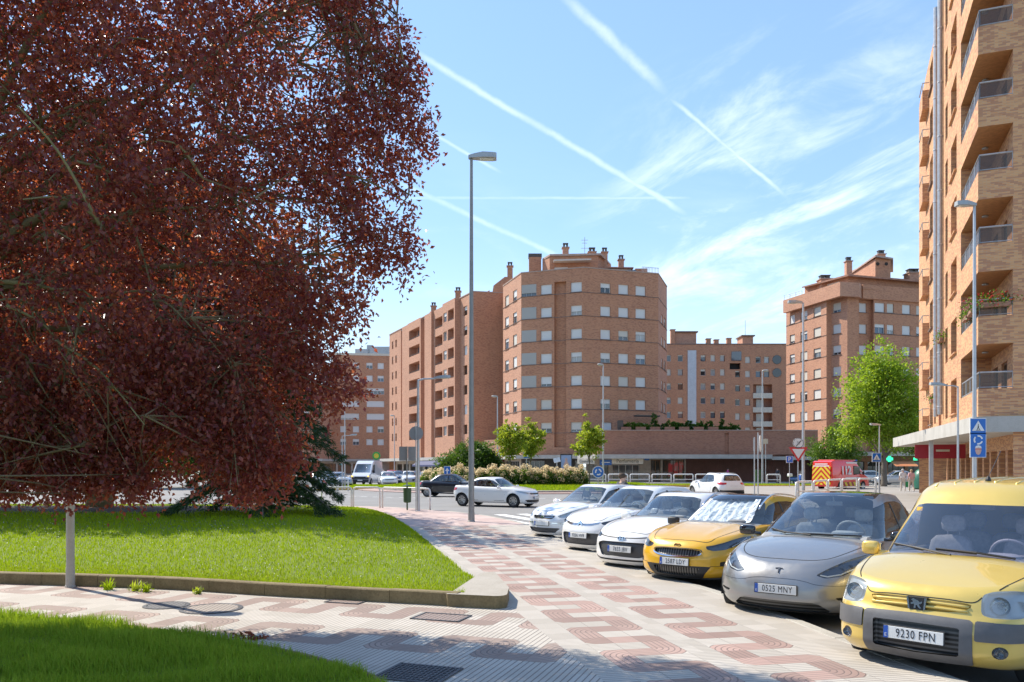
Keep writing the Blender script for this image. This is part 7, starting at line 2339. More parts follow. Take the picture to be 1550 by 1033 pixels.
# scale the outline, drawn at 10 m, to each cluster's own distance so that the crown is round in depth
CL = np.stack([cx * .96, cyy_, cz], 1)
CL = CL[CL[:, 1] < 11.6]
tw = []
ptsA = np.array([tuple(p) for p in pts_main])
PP, DDs = [], []
for c in CL:
 nl_ = int(rng.integers(12, 24))
 d = np.array([rng.normal(.25, .6), rng.normal(0, .6), rng.normal(-.35, .35)]); d /= np.linalg.norm(d)
 ln = rng.uniform(.25, .55)
 t = np.sort(rng.uniform(0, 1, nl_))[:, None]
 cur = c + d * (t - .5) * ln + np.array([0, 0, -.12]) * t ** 2
 PP.append(cur + rng.normal(0, .045, (nl_, 3)))
 DDs.append(np.tile(d * .6, (nl_, 1)) + rng.normal(0, .6, (nl_, 3)))
 if rng.uniform() < .26 and c[1] > 8.9:
  q_ = ((ptsA - c) ** 2).sum(1); i = rng.choice(np.argpartition(q_, 30)[:30])
  a = ptsA[i]
  if np.linalg.norm(a - c) < 1.6: tw.append((Vector(a), Vector(c + d * ln * .4)))
PP = np.concatenate(PP); DDs = np.concatenate(DDs)
sz = rng.uniform(.045, .08, len(PP))
leaves('crown', PP - np.array(tuple(tb)), DDs, sz, LEAF_C, T, wid=.58, droop=.35)
mb = MB()
for a, b in tw:
 m = a.lerp(b, .5) + Vector((tr.uniform(-.08, .08), tr.uniform(-.08, .08), tr.uniform(-.02, .12)))
 mb.tube([Vector(rel(a)), Vector(rel(m)), Vector(rel(b))], [.011, .007, .004], 4, cap=False)
mb.build('twigs', TWIG, T)
print('copper leaves', len(PP))
# fallen copper sprig on the path edge
p = gp(373, 968, SZ)
F_ = empty('fallen_sprig', (p[0], p[1], SZ)); tag(F_, 'small heap of fallen red brown leaves on the path edge', 'leaves')
q = rng.normal(0, 1, (70, 3)) * np.array([.10, .07, .02]) + np.array([0, 0, .03]); q[:, 2] = np.abs(q[:, 2])
leaves('leaf_heap', q, rng.normal(0, 1, (70, 3)) * np.array([1, 1, .5]), rng.uniform(.05, .08, 70), m_leaf('fallen_leaf', [(.11, .022, .018), (.18, .04, .025), (.20, .07, .04)], ((.4, .1, .04), (.5, .14, .06)), .3), F_, wid=.6)
mb = MB(); mb.tube([(-.15, -.03, .02), (0, .02, .04), (.14, .0, .03)], .005, 5); mb.build('stem', TWIG, F_)
def round_tree(name, label, base, trunk_h, trunk_r, lobes, nleaf, lsize, mat, bark=BARK_G, group=None, shell=.55, wid=.6, seed=1, cat='tree', droop=.1, stems=7):
 """trunk with limbs into lobes (cx, cy, cz, rx, ry, rz); leaves in clumps through the lobes"""
 base = Vector(base); r_ = random.Random(seed)
 T = empty(name, base); tag(T, label, cat, group)
 ps = [([Vector((0, 0, -.05)), Vector((.02, .02, trunk_h * .5)), Vector((0, 0, trunk_h))], trunk_r, trunk_r * .62)]
 vol = np.array([l[3] * l[4] * l[5] for l in lobes]); vol = vol ** .8; vol /= vol.sum()
 for l in lobes:
  c = Vector(l[:3])
  for k in range(max(1, stems * 2 // max(2, len(lobes)))):
   e = c + Vector((r_.uniform(-.7, .7) * l[3], r_.uniform(-.7, .7) * l[4], r_.uniform(-.4, .75) * l[5]))
   s = Vector((0, 0, trunk_h * r_.uniform(.7, 1.0)))
   ps.append(([s, s.lerp(e, .5) + Vector((0, 0, .12 * (e - s).length)), e], trunk_r * .4, trunk_r * .06))
 limbs('trunk', ps, bark, T, 7)
 PP, DD = [], []
 ncl = max(8, nleaf // 26)
 for l, v in zip(lobes, vol):
  k = max(3, int(ncl * v))
  d = rng.normal(0, 1, (k, 3)); d /= np.linalg.norm(d, axis=1)[:, None]
  rad = np.where(rng.uniform(0, 1, k) < .75, rng.uniform(shell, 1.06, k), rng.uniform(.1, shell, k))
  wob = 1 + .16 * np.sin(d[:, 0] * 5 + l[0]) * np.sin(d[:, 2] * 6 + l[1]) + .10 * np.sin(d[:, 1] * 9)
  c = np.array(l[:3]) + d * np.array(l[3:6]) * (rad * wob)[:, None]
  cs = (l[3] + l[4] + l[5]) / 3 * .13
  for ci, di in zip(c, d):
   m = int(rng.integers(16, 38))
   PP.append(ci + rng.normal(0, 1, (m, 3)) * cs * np.array([1, 1, .7])); DD.append(np.tile(di, (m, 1)))
 PP = np.concatenate(PP); DD = np.concatenate(DD)
 leaves('crown', PP, DD, rng.uniform(.75, 1.3, len(PP)) * lsize, mat, T, wid=wid, droop=droop, jitter=.7)
 return T
# second copper tree deeper in the lawn, the spruce in front of it
round_tree('copper_tree', 'second purple tree deeper on the lawn, its trunk shaded under the big crown', (-16.5, 32.5, .3), 4.0, .55,
 [(1.0, -1, 7.5, 7.0, 6.0, 4.6), (-5, 0, 8, 6, 5, 5), (3.5, -4.5, 5.2, 4.5, 4.0, 2.8), (-3.5, -5.0, 4.8, 5.0, 4.0, 2.5), (6.0, -2.5, 5.5, 3.4, 3.4, 3.2), (1, -1, 11.5, 4.5, 4.5, 4), (-9, -3, 4.5, 5, 4, 2.8), (-1, -5.5, 4.0, 4, 3, 2.0), (-2, -8.5, 4.6, 6.5, 2.6, 1.8), (4.0, -8.0, 4.8, 4.2, 2.6, 1.9), (8.6, -7.0, 7.4, 2.6, 2.4, 2.0), (-9, -9, 4.8, 5, 3, 2)], 80000, .27, LEAF_C2, BARK, seed=3)
def spruce(base, h, r, label, nbr=70):
 base = Vector(base); r_ = random.Random(9)
 T = empty('spruce_tree', base); tag(T, label, 'tree')
 ps = [([Vector((0, 0, 0)), Vector((0, 0, h * .5)), Vector((0, 0, h))], .22, .03)]
 PP, DD = [], []
 for k in range(nbr):
  f = k / nbr; z = h * (.06 + .9 * f); a = k * 2.4 + r_.uniform(-.3, .3); l = r * (1 - f) ** .85 * r_.uniform(.75, 1.15) + .25
  d = Vector((math.cos(a), math.sin(a), 0))
  e = Vector((0, 0, z)) + d * l + Vector((0, 0, -l * .22)); m = Vector((0, 0, z)) + d * l * .5 + Vector((0, 0, .06 * l))
  ps.append(([Vector((0, 0, z)), m, e], .045, .012))
  for q in catmull([(0, 0, z), m, e], 10)[3:]:
   side = Vector((-d.y, d.x, 0))
   for s in range(9):
    w = r_.uniform(-1, 1) * l * .20
    p = q + side * w + Vector((0, 0, -abs(w) * .35 + r_.uniform(-.08, .03)))
    for j in range(7):
     PP.append((p.x + r_.uniform(-.09, .09), p.y + r_.uniform(-.09, .09), p.z + r_.uniform(-.05, .05))); DD.append((d.x * .7 + side.x * w, d.y * .7 + side.y * w, -.35))
 limbs('trunk', ps, BARK_G, T, 6)
 PP, DD = np.array(PP), np.array(DD)
 leaves('crown', PP, DD, rng.uniform(.12, .26, len(PP)), NEEDLE, T, wid=.16, jitter=.35)
spruce((-8.3, 27.0, .3), 8.0, 2.9, 'dark green spruce with drooping branches sweeping out beside the copper tree')
# large light green tree before the right block
p = at(1338, 76, .12)
round_tree('maple_tree', 'large light green tree standing behind the two walkers', p, 3.2, .30,
 [(0, 0, 8.2, 3.6, 3.2, 3.4), (-.2, 0, 11.0, 2.3, 2.2, 2.4), (-2.0, -.3, 6.2, 2.5, 2.3, 2.2), (2.0, .2, 6.6, 2.3, 2.3, 2.4), (.2, -.6, 5.0, 3.2, 2.4, 1.7), (1.0, 0, 9.6, 2.2, 2.2, 1.9), (-1.3, 0, 9.4, 1.9, 2, 1.8), (-2.9, 0, 4.9, 1.3, 1.5, 1.3), (3.0, 0, 5.0, 1.3, 1.4, 1.2)], 24000, .24, LEAF_G, seed=4)
p = at(1262, 84, .12)
round_tree('bushy_tree', 'lower mid green tree above the red emergency van', p, 1.6, .2,
 [(0, 0, 3.6, 2.3, 2.2, 2.0), (.5, 0, 5.0, 1.4, 1.4, 1.5), (-1.2, 0, 3.0, 1.3, 1.5, 1.5), (1.4, 0, 3.3, 1.4, 1.5, 1.6)], 9000, .20, LEAF_D, seed=6)
p = at(1392, 92, .12)
round_tree('street_tree', 'dark shaded tree at the end of the arcade on the right', p, 3.0, .22, [(0, 0, 6, 3.2, 3, 2.8), (2, 1, 5, 2.6, 2.6, 2.2), (-1.5, 0, 4.6, 1.8, 2, 1.6)], 9000, .22, LEAF_D, seed=8)
for px, Z, h, sd, lab in ((60, 78, 9, 51, 'dark green tree far beyond the lawn, behind the copper tree trunk, left one'), (210, 74, 8, 52, 'dark green tree far beyond the lawn, seen through the copper leaves, middle one'), (345, 80, 9, 53, 'dark green tree far beyond the lawn, just left of the spruce')):
 p = at(px, Z, 0)
 round_tree('street_tree', lab, p, 2.0, .25, [(0, 0, h * .5, 5.4, 3, h * .36), (-3, 0, h * .4, 3.5, 3, h * .25), (3, 0, h * .42, 3.5, 3, h * .27), (0, 0, h * .75, 3, 3, h * .25)], 9000, .42, LEAF_D, seed=sd)
# three young trees on the roundabout
for px, Z, h, sd, lab in ((772, 70.5, 6.1, 11, 'leftmost of the three young yellow green trees on the roundabout'), (803, 73.5, 6.3, 12, 'middle young yellow green tree, crown touching the leftmost one'), (892, 68.5, 6.2, 13, 'young yellow green tree standing alone beside the perfume shop lamp post')):
 p = at(px, Z, .5)
 k = (h - .5) / 5.6
 L_ = [(0, 0, 3.5 * k, 1.25, 1.2, 1.2), (-.75, .1, 4.0 * k, .75, .8, .75), (.75, 0, 4.1 * k, .75, .8, .8), (0, .1, 4.8 * k, .55, .6, .75), (-.1, 0, 2.7 * k, .7, .7, .6)] if sd != 13 else [(0, 0, 3.6 * k, 1.15, 1.1, 1.3), (-.6, .1, 3.0 * k, .75, .8, .7), (.75, 0, 3.6 * k, .65, .8, .7), (-.25, .1, 4.9 * k, .4, .45, .95), (.3, 0, 4.3 * k, .6, .6, .6)]
 round_tree('young_tree', lab, p, 2.3 * k, .075, L_, 5200, .18, LEAF_Y, seed=sd, group='young trees on the roundabout', wid=.55)
# conical clipped shrubs and the round bush
p = at(712, 74, .5)
round_tree('round_bush', 'wide dark green bush on the roundabout behind the flowers', p, .5, .15, [(0, 0, 1.5, 2.6, 2.2, 1.7), (-1.5, 0, 1.2, 1.2, 1.4, 1.2), (1.5, 0, 1.3, 1.3, 1.4, 1.3), (.5, 0, 2.5, 1.7, 1.5, 1.1), (-2.3, -.5, .8, 1.0, 1, .9)], 24000, .24, LEAF_SH, seed=15, cat='bush', wid=.4, shell=.7)
# hydrangea hedge: several shrubs side by side along the island's front
hr = random.Random(31)
nb = 15
for k in range(nb):
 px = 648 + k * 16.4
 ang = math.atan2(0, 1)
 x = (px - 775) / 1230 * 65
 yy = IC.y - math.sqrt(max(1, 8.9 ** 2 - (x - IC.x) ** 2)) + .9
 base = Vector((x * yy / 65 if False else (px - 775) / 1230 * yy, yy, .45))
 pos_ = ['leftmost', 'second from the left', 'third from the left', 'fourth from the left', 'fifth from the left', 'sixth from the left', 'seventh from the left', 'eighth from the left', 'seventh from the right', 'sixth from the right', 'fifth from the right', 'fourth from the right', 'third from the right', 'second from the right', 'rightmost'][k]
 T = empty('hydrangea_shrub', base); tag(T, f'cream flowering shrub, {pos_} in the roundabout flower row', 'shrub', 'cream flowering shrubs along the roundabout')
 hgt = hr.uniform(1.25, 1.6)
 n = 900
 d = rng.normal(0, 1, (n, 3)); d[:, 2] = np.abs(d[:, 2]); d /= np.linalg.norm(d, axis=1)[:, None]
 P = d * np.array([.75, .75, hgt * .85]) * rng.uniform(.5, 1, n)[:, None]
 leaves('foliage', P, d, rng.uniform(.14, .24, n), LEAF_SH if k % 3 else LEAF_D, T, wid=.65, jitter=.6)
 nh = 34
 d = rng.normal(0, 1, (nh, 3)); d[:, 2] = np.abs(d[:, 2]) * 1.5 + .35; d /= np.linalg.norm(d, axis=1)[:, None]
 hc = d * np.array([.8, .8, hgt]) * rng.uniform(.85, 1.08, nh)[:, None]
 P = np.repeat(hc, 42, 0); dd2 = rng.normal(0, 1, P.shape); dd2 /= np.linalg.norm(dd2, axis=1)[:, None]
 P = P + dd2 * np.repeat(rng.uniform(.08, .14, nh), 42)[:, None]
 leaves('blooms', P, dd2, np.full(len(P), .075), FLOWER, T, wid=.9, jitter=.3)
 limbs('stems', [([Vector((0, 0, -.05)), Vector((hr.uniform(-.3, .3), hr.uniform(-.3, .3), hgt * .7))], .02, .01) for _ in range(5)], TWIG, T, 5)
# plants on the podium terrace
for k in range(15):
 px = 944 + k * 11.5 + hr.uniform(-3, 3)
 conif = k in (4, 13)
 h = hr.uniform(.9, 1.5) if not conif else (2.7 if k == 4 else 1.8)
 base = at(px, 99.6 + hr.uniform(-.4, .4), 6.0)
 if conif:
  L_ = [(0, 0, h * .3, .42, .42, h * .3), (0, 0, h * .65, .26, .26, h * .35)]
  lab = 'tall dark conical shrub on the podium terrace' if k == 4 else 'short dark conical shrub near the right end of the podium terrace'
 else:
  L_ = [(0, 0, h * .55, .85, .6, h * .5), (.4, 0, h * .7, .5, .5, h * .35)]
  lab = 'bushy potted plant in the row along the podium terrace edge'
 round_tree('terrace_plant', lab, base, h * .4, .04, L_, 1100, .2, LEAF_SH if conif else hr.choice([LEAF_D, LEAF_SH]), seed=40 + k, group=None if conif else 'bushy plants along the podium terrace', cat='plant', stems=2)
# weeds at the foot of the mossy kerb
def weed(px, py, h, col, label):
 p = gp(px, py, SZ); W_ = empty('weed', (p[0], p[1], SZ)); tag(W_, label, 'weed')
 n = 26
 a = rng.uniform(0, 2 * PI, n); l = rng.uniform(.5, 1, n) * h; s = rng.uniform(.2, .9, n)
 base = np.zeros((n, 3)); base[:, :2] = rng.normal(0, .03, (n, 2))
 tip = base + np.stack([np.cos(a) * l * s, np.sin(a) * l * s, l * (1 - s * .35)], 1)
 mid = (base + tip) / 2 + np.array([0, 0, 1]) * (l * .15)[:, None]
 sd = np.stack([-np.sin(a), np.cos(a), np.zeros(n)], 1) * .008
 v = np.stack([base - sd, base + sd, mid + sd, mid - sd, tip], 1).reshape(-1, 3)
 k = np.arange(n)[:, None] * 5
 mesh_np('blades', v, np.concatenate([k + np.array([[0, 1, 2]]), k + np.array([[0, 2, 3]]), k + np.array([[3, 2, 4]])]), col, W_)
 leaves('leaves', base + rng.normal(0, .05, (n, 3)) * np.array([1, 1, .3]) + np.array([0, 0, .04]), rng.normal(0, 1, (n, 3)), rng.uniform(.03, .06, n), col, W_, wid=.6)
weed(164, 893, .26, GRASS, 'green weed tuft right beside the pale lamp post foot')
weed(206, 895, .24, LEAF_Y, 'yellowish weed tuft against the mossy kerb, taller of two')
weed(222, 896, .2, GRASS, 'small grassy weed right of the yellowish tuft')
weed(298, 899, .16, LEAF_Y, 'lone low yellow green weed against the mossy kerb')
# ================================================================ PARKED CARS IN THE ROW
def park(sp, px, Z, a, paint, plate, label):
 a = R(a)
 f = Vector((-math.cos(a), -math.sin(a), 0))
 c = Vector(((px - 775) / 1230 * Z, Z, 0)) - f * (sp['L'] / 2)
 return make_car(sp, label, 'cars parked at a slant along the kerb', c, PI + a, paint, plate=plate)
park(SP_VAN, 1383, 7.4, 43, P_YEL, '9230 FPN', 'pale yellow passenger van with grey bumper, nearest in the slanted parking row')
park(SP_CROSS, 1174, 10.1, 52, P_GREY, '0525 MNY', 'matte grey electric crossover parked between the two yellow vehicles')
park(SP_KIA, 1021, 13.2, 49, P_GOLD, '2587 LDY', 'golden yellow crossover with black roof and silver sunshade in the windscreen')
park(SP_I20, 938, 15.0, 47, P_WHITE, '7655 JBV', 'white hatchback with a wide mesh grille beside the golden crossover')
park(SP_C3, 875, 18.0, 43, P_WHITE, '9206 HVR', 'white hatchback with papers on the dashboard and chevron badge, between two white cars')
park(SP_307, 820, 21.6, 43, P_WHITE, None, 'white hatchback last in the slanted row, nearest the zebra crossing')
# ================================================================ TRAFFIC AND FAR CARS
def saloon(L=4.43, W=1.75, H=1.47, hood=.76):
 s = hatch(L, W, H, hood)
 s['zs'] = [(0, hood - .03), (.1, hood + .01), (.4, hood + .08), (1.15, .93), (2.2, .96), (3.4, 1.0), (L - .25, 1.02), (L, .95)]
 s['gh'] = dict(s['gh'], zs=[(1, H - .085), (1.9, H - .08), (2.5, H - .06), (3.1, H - .10), (L, H - .3)],
  lv=lv([(0, .95), (.3, 1.25), (.6, 1.55), (.85, 1.82), (1, 2.05)], [(0, .45), (.5, .75), (.9, 1.15), (1, 1.3)], [(0, W * .465), (.3, W * .445), (.6, W * .405), (.9, W * .355), (1, W * .325)], [(0, .6), (1, .45)], [(0, 2.3), (1, 2.4)], .4, 3))
 s['gh']['cuts'] = [s['gh']['cuts'][0], s['gh']['cuts'][1], side_cut('side_window', [(1.5, .98), (1.7, 1.10), (2.05, H - .17), (2.4, H - .12), (2.85, H - .13), (3.25, H - .22), (3.55, 1.06), (3.4, 1.02), (2.4, .99)], keep=.1)]
 s['handles'] = []
 s['wr'] = .32
 s['cuts'] = [
  dict(part='headlight', proj='f', poly=[(.48, .70), (.55, .66), (.72, .67), (.82, .73), (.845, .82), (.76, .80), (.60, .735)], mat=HOUSING, depth=.04, lens=True, keep=.12, bowls=[(.36, .64, .70, .04)], dmax=1.3),
  dict(part='grille', proj='f', sym='center', poly=[(0, .70), (.44, .70), (.46, .67), (.40, .63), (0, .625)], mat=BARG, depth=.03, keep=.08, dmax=.6),
  dict(part='lower_grille', proj='f', sym='center', poly=[(0, .37), (.6, .38), (.72, .36), (.6, .26), (0, .25)], mat=BLACKP, depth=.03, keep=.1, dmax=.9),
  dict(part='tail_light', proj='b', poly=[(.50, .92), (.70, .96), (.84, .94), (.86, .80), (.70, .78), (.52, .82)], mat=TAILRED, depth=None, off=.004, keep=.12, dmax=1.3)]
 return s
def car_path(px, py, heading_to, L):
 """ground point from a photo position"""
 x, y = gp(px, py, 0)
 return Vector((x, y, 0))
SP_SAL = saloon()
# white saloon at the crossing: nose towards the right, slightly to the camera
c = Vector(gp(752, 766.5)); make_car(SP_SAL, 'white saloon with a visible red tail lamp waiting at the zebra crossing', None, (c.x, c.y, 0), R(-29), P_WHITE, name='white_saloon', near=True, plate=None)
SP_DK = saloon(4.5, 1.8, 1.50, .80); SP_DK['ribbons'] = SP_DK['ribbons'] + [dict(part='sill_trim', proj='s', mat=CHROME, w=.03, off=.004, pts=[(1.3, .30), (3.2, .31)])]
c = Vector(gp(687, 752)); make_car(SP_DK, 'black saloon with chrome sill driving round behind the tall lamp post', None, (c.x, c.y, 0), R(-12), P_BLACK, name='black_saloon', near=True, plate=None)
# white estate leaving, seen from behind
SP_SUV = hatch(4.45, 1.82, 1.6, .85); SP_SUV['wr'] = .35
SP_SUV['cuts'] = [dict(part='tail_light', proj='b', poly=[(.46, .98), (.60, 1.0), (.80, 1.02), (.88, .99), (.88, .86), (.70, .85), (.50, .88)], mat=TAILRED, off=.006, keep=.12, dmax=1.4),
                  dict(part='number_plate', proj='b', sym='center', poly=[(0, .84), (.26, .84), (.26, .73), (0, .73)], mat=PLATEW, off=.006, round=0, dmax=.7),
                  dict(part='rear_bumper', proj='b', sym='center', poly=[(0, .52), (.7, .52), (.85, .54), (.85, .25), (0, .25)], mat=BLACKP, off=.004, keep=.05, dmax=1.2)]
SP_SUV['plate'] = None
SP_SUV['gh'] = dict(SP_SUV['gh']); SP_SUV['gh']['cuts'] = [SP_SUV['gh']['cuts'][0], dict(part='rear_window', proj='b', sym='center', poly=[(0, 1.48), (.45, 1.46), (.60, 1.16), (.55, 1.10), (0, 1.10)], mat=GLASS_SIDE, dmax=1.6, keep=.1), SP_SUV['gh']['cuts'][2]]
def suv_extra(root, sp, bvh, gbvh, X, near, paint):
 for s in (-1, 1):
  hit = []
  for d in np.linspace(1.95, 3.75, 10):
   r_ = gbvh.ray_cast(Vector((X(d), .55 * s, 4)), Vector((0, 0, -1)))
   if r_[0]: hit.append(r_[0] + Vector((0, 0, .03)))
  if len(hit) > 2: mb = MB(); mb.tube(hit, .016, 6); mb.build('roof_rail', BLACKP, root)
SP_SUV['extras'] = [suv_extra]
c = at(1083, 52, 0); make_car(SP_SUV, 'white estate car with red tail lamps driving away beyond the parked row', None, (c.x, c.y, 0), R(106), P_WHITE, name='white_estate_car', near=True)
# far parked cars
SP_F1 = hatch(); SP_F1['cuts'] = SP_I20['cuts'][:2]; SP_F1['ribbons'] = []; SP_F1['handles'] = []
SP_F2 = saloon(); SP_F2['ribbons'] = []
proto1 = proto2 = None
far = [  # px, Z, yaw deg, paint, kind, label
 (484, 66, -62, P_SILVER, 1, 'silver hatchback parked left of the white delivery van, front of its row'),
 (497, 71, -62, P_DGREY, 2, 'dark grey saloon in the row left of the delivery van'),
 (512, 77, -60, P_SILVER, 2, 'silver saloon half hidden behind the blue street pole'),
 (470, 80, -60, P_WHITE, 1, 'white hatchback at the far left of the parked row, partly behind the spruce'),
 (500, 86, -60, P_BLUE, 1, 'dark blue hatchback at the back of the row left of the delivery van'),
 (587, 83, -76, P_WHITE, 2, 'white saloon approaching just right of the delivery van'),
 (604, 96, -80, P_BLUE, 1, 'blue hatchback parked under the navy awning'),
 (619, 92, -80, P_WHITE, 1, 'white hatchback parked behind the double signboard'),
 (633, 93, -70, P_BLUE, 1, 'deep blue hatchback parked behind the short street lamp'),
 (648, 90, -65, P_MAROON, 2, 'maroon saloon parked beside the round dark bush'),
 (593, 112, -80, P_RED, 1, 'small red hatchback far behind the white saloon'),
 (575, 120, -80, P_WHITE, 1, 'white hatchback far off behind the delivery van roof'),
 (1322, 82, 8, P_WHITE, 1, 'white hatchback parked behind the emergency van bonnet'),
 (1356, 80, 172, P_SILVER, 2, 'pale silver saloon parked behind the two walkers'),
]
for px, Z, yw, pt_, kd, lab in far:
 p = at(px, Z, 0)
 z0 = .12 if px > 1300 else 0
 src = proto1 if kd == 1 else proto2
 if src is None:
  o = make_car(SP_F1 if kd == 1 else SP_F2, lab, 'cars parked in the far streets', (p.x, p.y, z0), R(yw), pt_, near=False, name='far_car')
  if kd == 1: proto1 = o
  else: proto2 = o
 else:
  o = copy_tree(src, None, pt_); o.location = (p.x, p.y, z0); o.rotation_euler = (0, 0, R(yw)); tag(o, lab)
# vans
def van(name, label, loc, yaw, L, W, H, paint, cab=1.35, nose=.65, hood=1.05, extras=None):
 root = empty(name, (0, 0, 0)); tag(root, label, 'van')
 prof = [(0, .32), (.02, .62), (.06, hood - .12), (.18, hood), (nose, hood + .18), (nose + .12, hood + .26), (cab + .15, H - .42), (cab + .55, H - .12), (cab + 1.0, H - .02), (cab + 1.6, H), (L - .25, H), (L - .06, H - .1), (L - .02, 1.0), (L, .45), (L - .05, .32)]
 def X(d): return L / 2 - d
 secs = []
 bm = bmesh.new()
 prof_s = prof
 rows = []
 for sgn_i, (yf, inset) in enumerate(((W / 2, .07), (W / 2 - .05, 0.0), (-(W / 2 - .05), 0.0), (-W / 2, .07))):
  row = []
  for d, z in prof_s:
   dd_ = d + inset * (1 if d < L / 2 else -1) * (1 if z > .4 else .3)
   zz_ = z - (inset if z > H - .5 else 0)
   y = yf
   # tumblehome above the belt and rounded nose in plan
   if z > 1.1: y *= 1 - .085 * (z - 1.1) / (H - 1.1)
   if d < .5: y *= 1 - .10 * (1 - d / .5)
   row.append(bm.verts.new((X(dd_), y, zz_)))
  rows.append(row)
 n = len(prof)
 for a in range(3):
  for i in range(n):
   j = (i + 1) % n
   bm.faces.new((rows[a][i], rows[a + 1][i], rows[a + 1][j], rows[a][j]))
 fL = bm.faces.new(rows[0]); fR = bm.faces.new(rows[3][::-1])
 bmesh.ops.recalc_face_normals(bm, faces=bm.faces)
 bmesh.ops.triangulate(bm, faces=[fL, fR])
 lay = bm.faces.layers.int.new('part')
 wheels = (.95, L - 1.15); wr = .34
 specs = []
 def add(part, proj, poly, mat, filt, off=.0, push=None): specs.append((part, proj, poly, mat, filt, off, push))
 for sd in (1, -1):
  fs_ = (lambda f, sd=sd: f.normal.y * sd > .3)
  for wx in wheels:
   add(None, 's', [(X(wx) + (wr + .07) * math.cos(a), wr + (wr + .07) * math.sin(a)) for a in np.linspace(-.4, PI + .4, 18)], None, fs_)
  add('side_window', 's', [(X(nose + .42), hood + .30), (X(cab + .42), H - .45), (X(cab + .95), H - .42), (X(cab + .98), hood + .22)], GLASS_SIDE, fs_, push=(0, -.012 * sd, 0))
  add('headlight', 'f', [(sd * W * .30, hood - .22), (sd * W * .30, hood - .10), (sd * W * .44, hood - .02), (sd * W * .44, hood - .20)], LENSW, lambda f: f.normal.x > .2, .006)
  add('tail_light', 'f', [(sd * W * .40, 1.0), (sd * W * .40, 1.55), (sd * W * .46, 1.55), (sd * W * .46, 1.0)], TAILRED, lambda f: f.normal.x < -.3, .006)
 add('windscreen', 'f', [(-W * .42, hood + .28), (W * .42, hood + .28), (W * .385, H - .36), (-W * .385, H - .36)], GLASS, lambda f: f.normal.x > .2 and f.normal.z > .05, push=(-.012, 0, 0))
 add('grille', 'f', [(-W * .46, .64), (W * .46, .64), (W * .45, hood - .14), (-W * .45, hood - .14)] if extras is None else [(-W * .28, .66), (W * .28, .66), (W * .29, hood - .16), (-W * .29, hood - .16)], BLACKP, lambda f: f.normal.x > .2, .006)
 add('bumper', 'f', [(-W * .5, .30), (W * .5, .30), (W * .5, .62), (-W * .5, .62)], BLACKP if extras is None else None, lambda f: f.normal.x > .2, .008)
 k = 1; rec = []
 for sp_ in specs:
  cut(bm, lay, k, sp_[2], sp_[1], sp_[4]); rec.append((k, sp_)); k += 1
 bm.normal_update()
 byp = {}
 for f in bm.faces: byp.setdefault(f[lay], []).append(f)
 patch_mesh('body', byp[0], paint, root, smooth=False)
 sharp_by_angle(root.children[0].data, 30)
 for kk, (part, proj, poly, mat, filt, off, push) in rec:
  if part and kk in byp:
   patch_mesh(part, byp[kk], mat or paint, root, push, off=off)
 ty, rm, bk = wheel_meshes(wr, .22, 6, .62, False)
 first = None
 for wx in wheels:
  for sd in (1, -1):
   wl = empty('wheel', (X(wx), (W / 2 - .13) * sd, wr), 0 if sd > 0 else PI, root)
   if first is None:
    ty.build('tyre', RUBBER, wl, smooth=True); rm.build('rim', ALLOY, wl); bk.build('dark_backing', UNDER, wl); first = wl
   else:
    for ch in first.children:
     c_ = ch.copy(); COL.objects.link(c_); c_.parent = wl
 mb = MB(); mb.box((0, 0, .5), (L - .5, W - .5, .35)); mb.build('underbody', UNDER, root)
 mb = MB()
 mb.box((X(nose + 1.15), .4, 1.25), (.15, .5, .7), bev=.04); mb.build('seat', SEATM, root)
 mb = MB(); mb.box((X(nose + 1.15), -.4, 1.25), (.15, .5, .7), bev=.04); mb.build('seat', SEATM, root)
 for sd in (1, -1):
  mb = MB(); mb.box((X(nose + .5), (W / 2 + .12) * sd, hood + .38), (.12, .2, .3), bev=.04); mb.build('side_mirror', BLACKP, root)
 if extras: extras(root, X, L, W, H)
 else:
  mb = MB(); mb.box((X(-.015), 0, .52), (.02, .52, .11)); mb.build('number_plate', PLATEW, root)
 bm.free()
 root.location = loc; root.rotation_euler = (0, 0, yaw)
 return root
LENSW = plain('pale_lamp_lens', (.62, .66, .68), .12, .3, 1.0, var=.05)
c = at(556, 88, 0); van('delivery_van', 'white delivery van with orange indicators facing the camera on the left road', (c.x, c.y, 0), R(-96), 5.5, 2.02, 2.6, m_paint('van_white', (.62, .64, .68)))
# its lit indicators
dv = bpy.data.objects['delivery_van']
INDL, _g = new_mat('indicator_lit'); finish(INDL, _g, pbsdf(_g, (.8, .35, .03), .3, emit=(1, .42, .05), estr=1.2))
for sd in (1, -1):
 mb = MB(); mb.box((2.66, .86 * sd, .95), (.14, .16, .14), bev=.03); mb.build('indicator', INDL, dv)
CHEV, _g = new_mat('hazard_chevrons')
_x, _y, _z = _g.xyz(_g.coord('Object'))
_h = ((_y.abs() + _z) * 2.3).fract().gt(.5)
finish(CHEV, _g, pbsdf(_g, _g.mix(_h, (.78, .60, .03), (.55, .03, .015)), .4))
CHEV_S, _g = new_mat('side_hazard_stripes')
_x, _y, _z = _g.xyz(_g.coord('Object'))
_h = ((_x * 1.0 + _z * .6) * 1.7).fract().gt(.5)
finish(CHEV_S, _g, pbsdf(_g, _g.mix(_h, (.78, .60, .03), (.40, .03, .02)), .4))
P_FIRE = m_paint('fire_red', (.80, .022, .01))
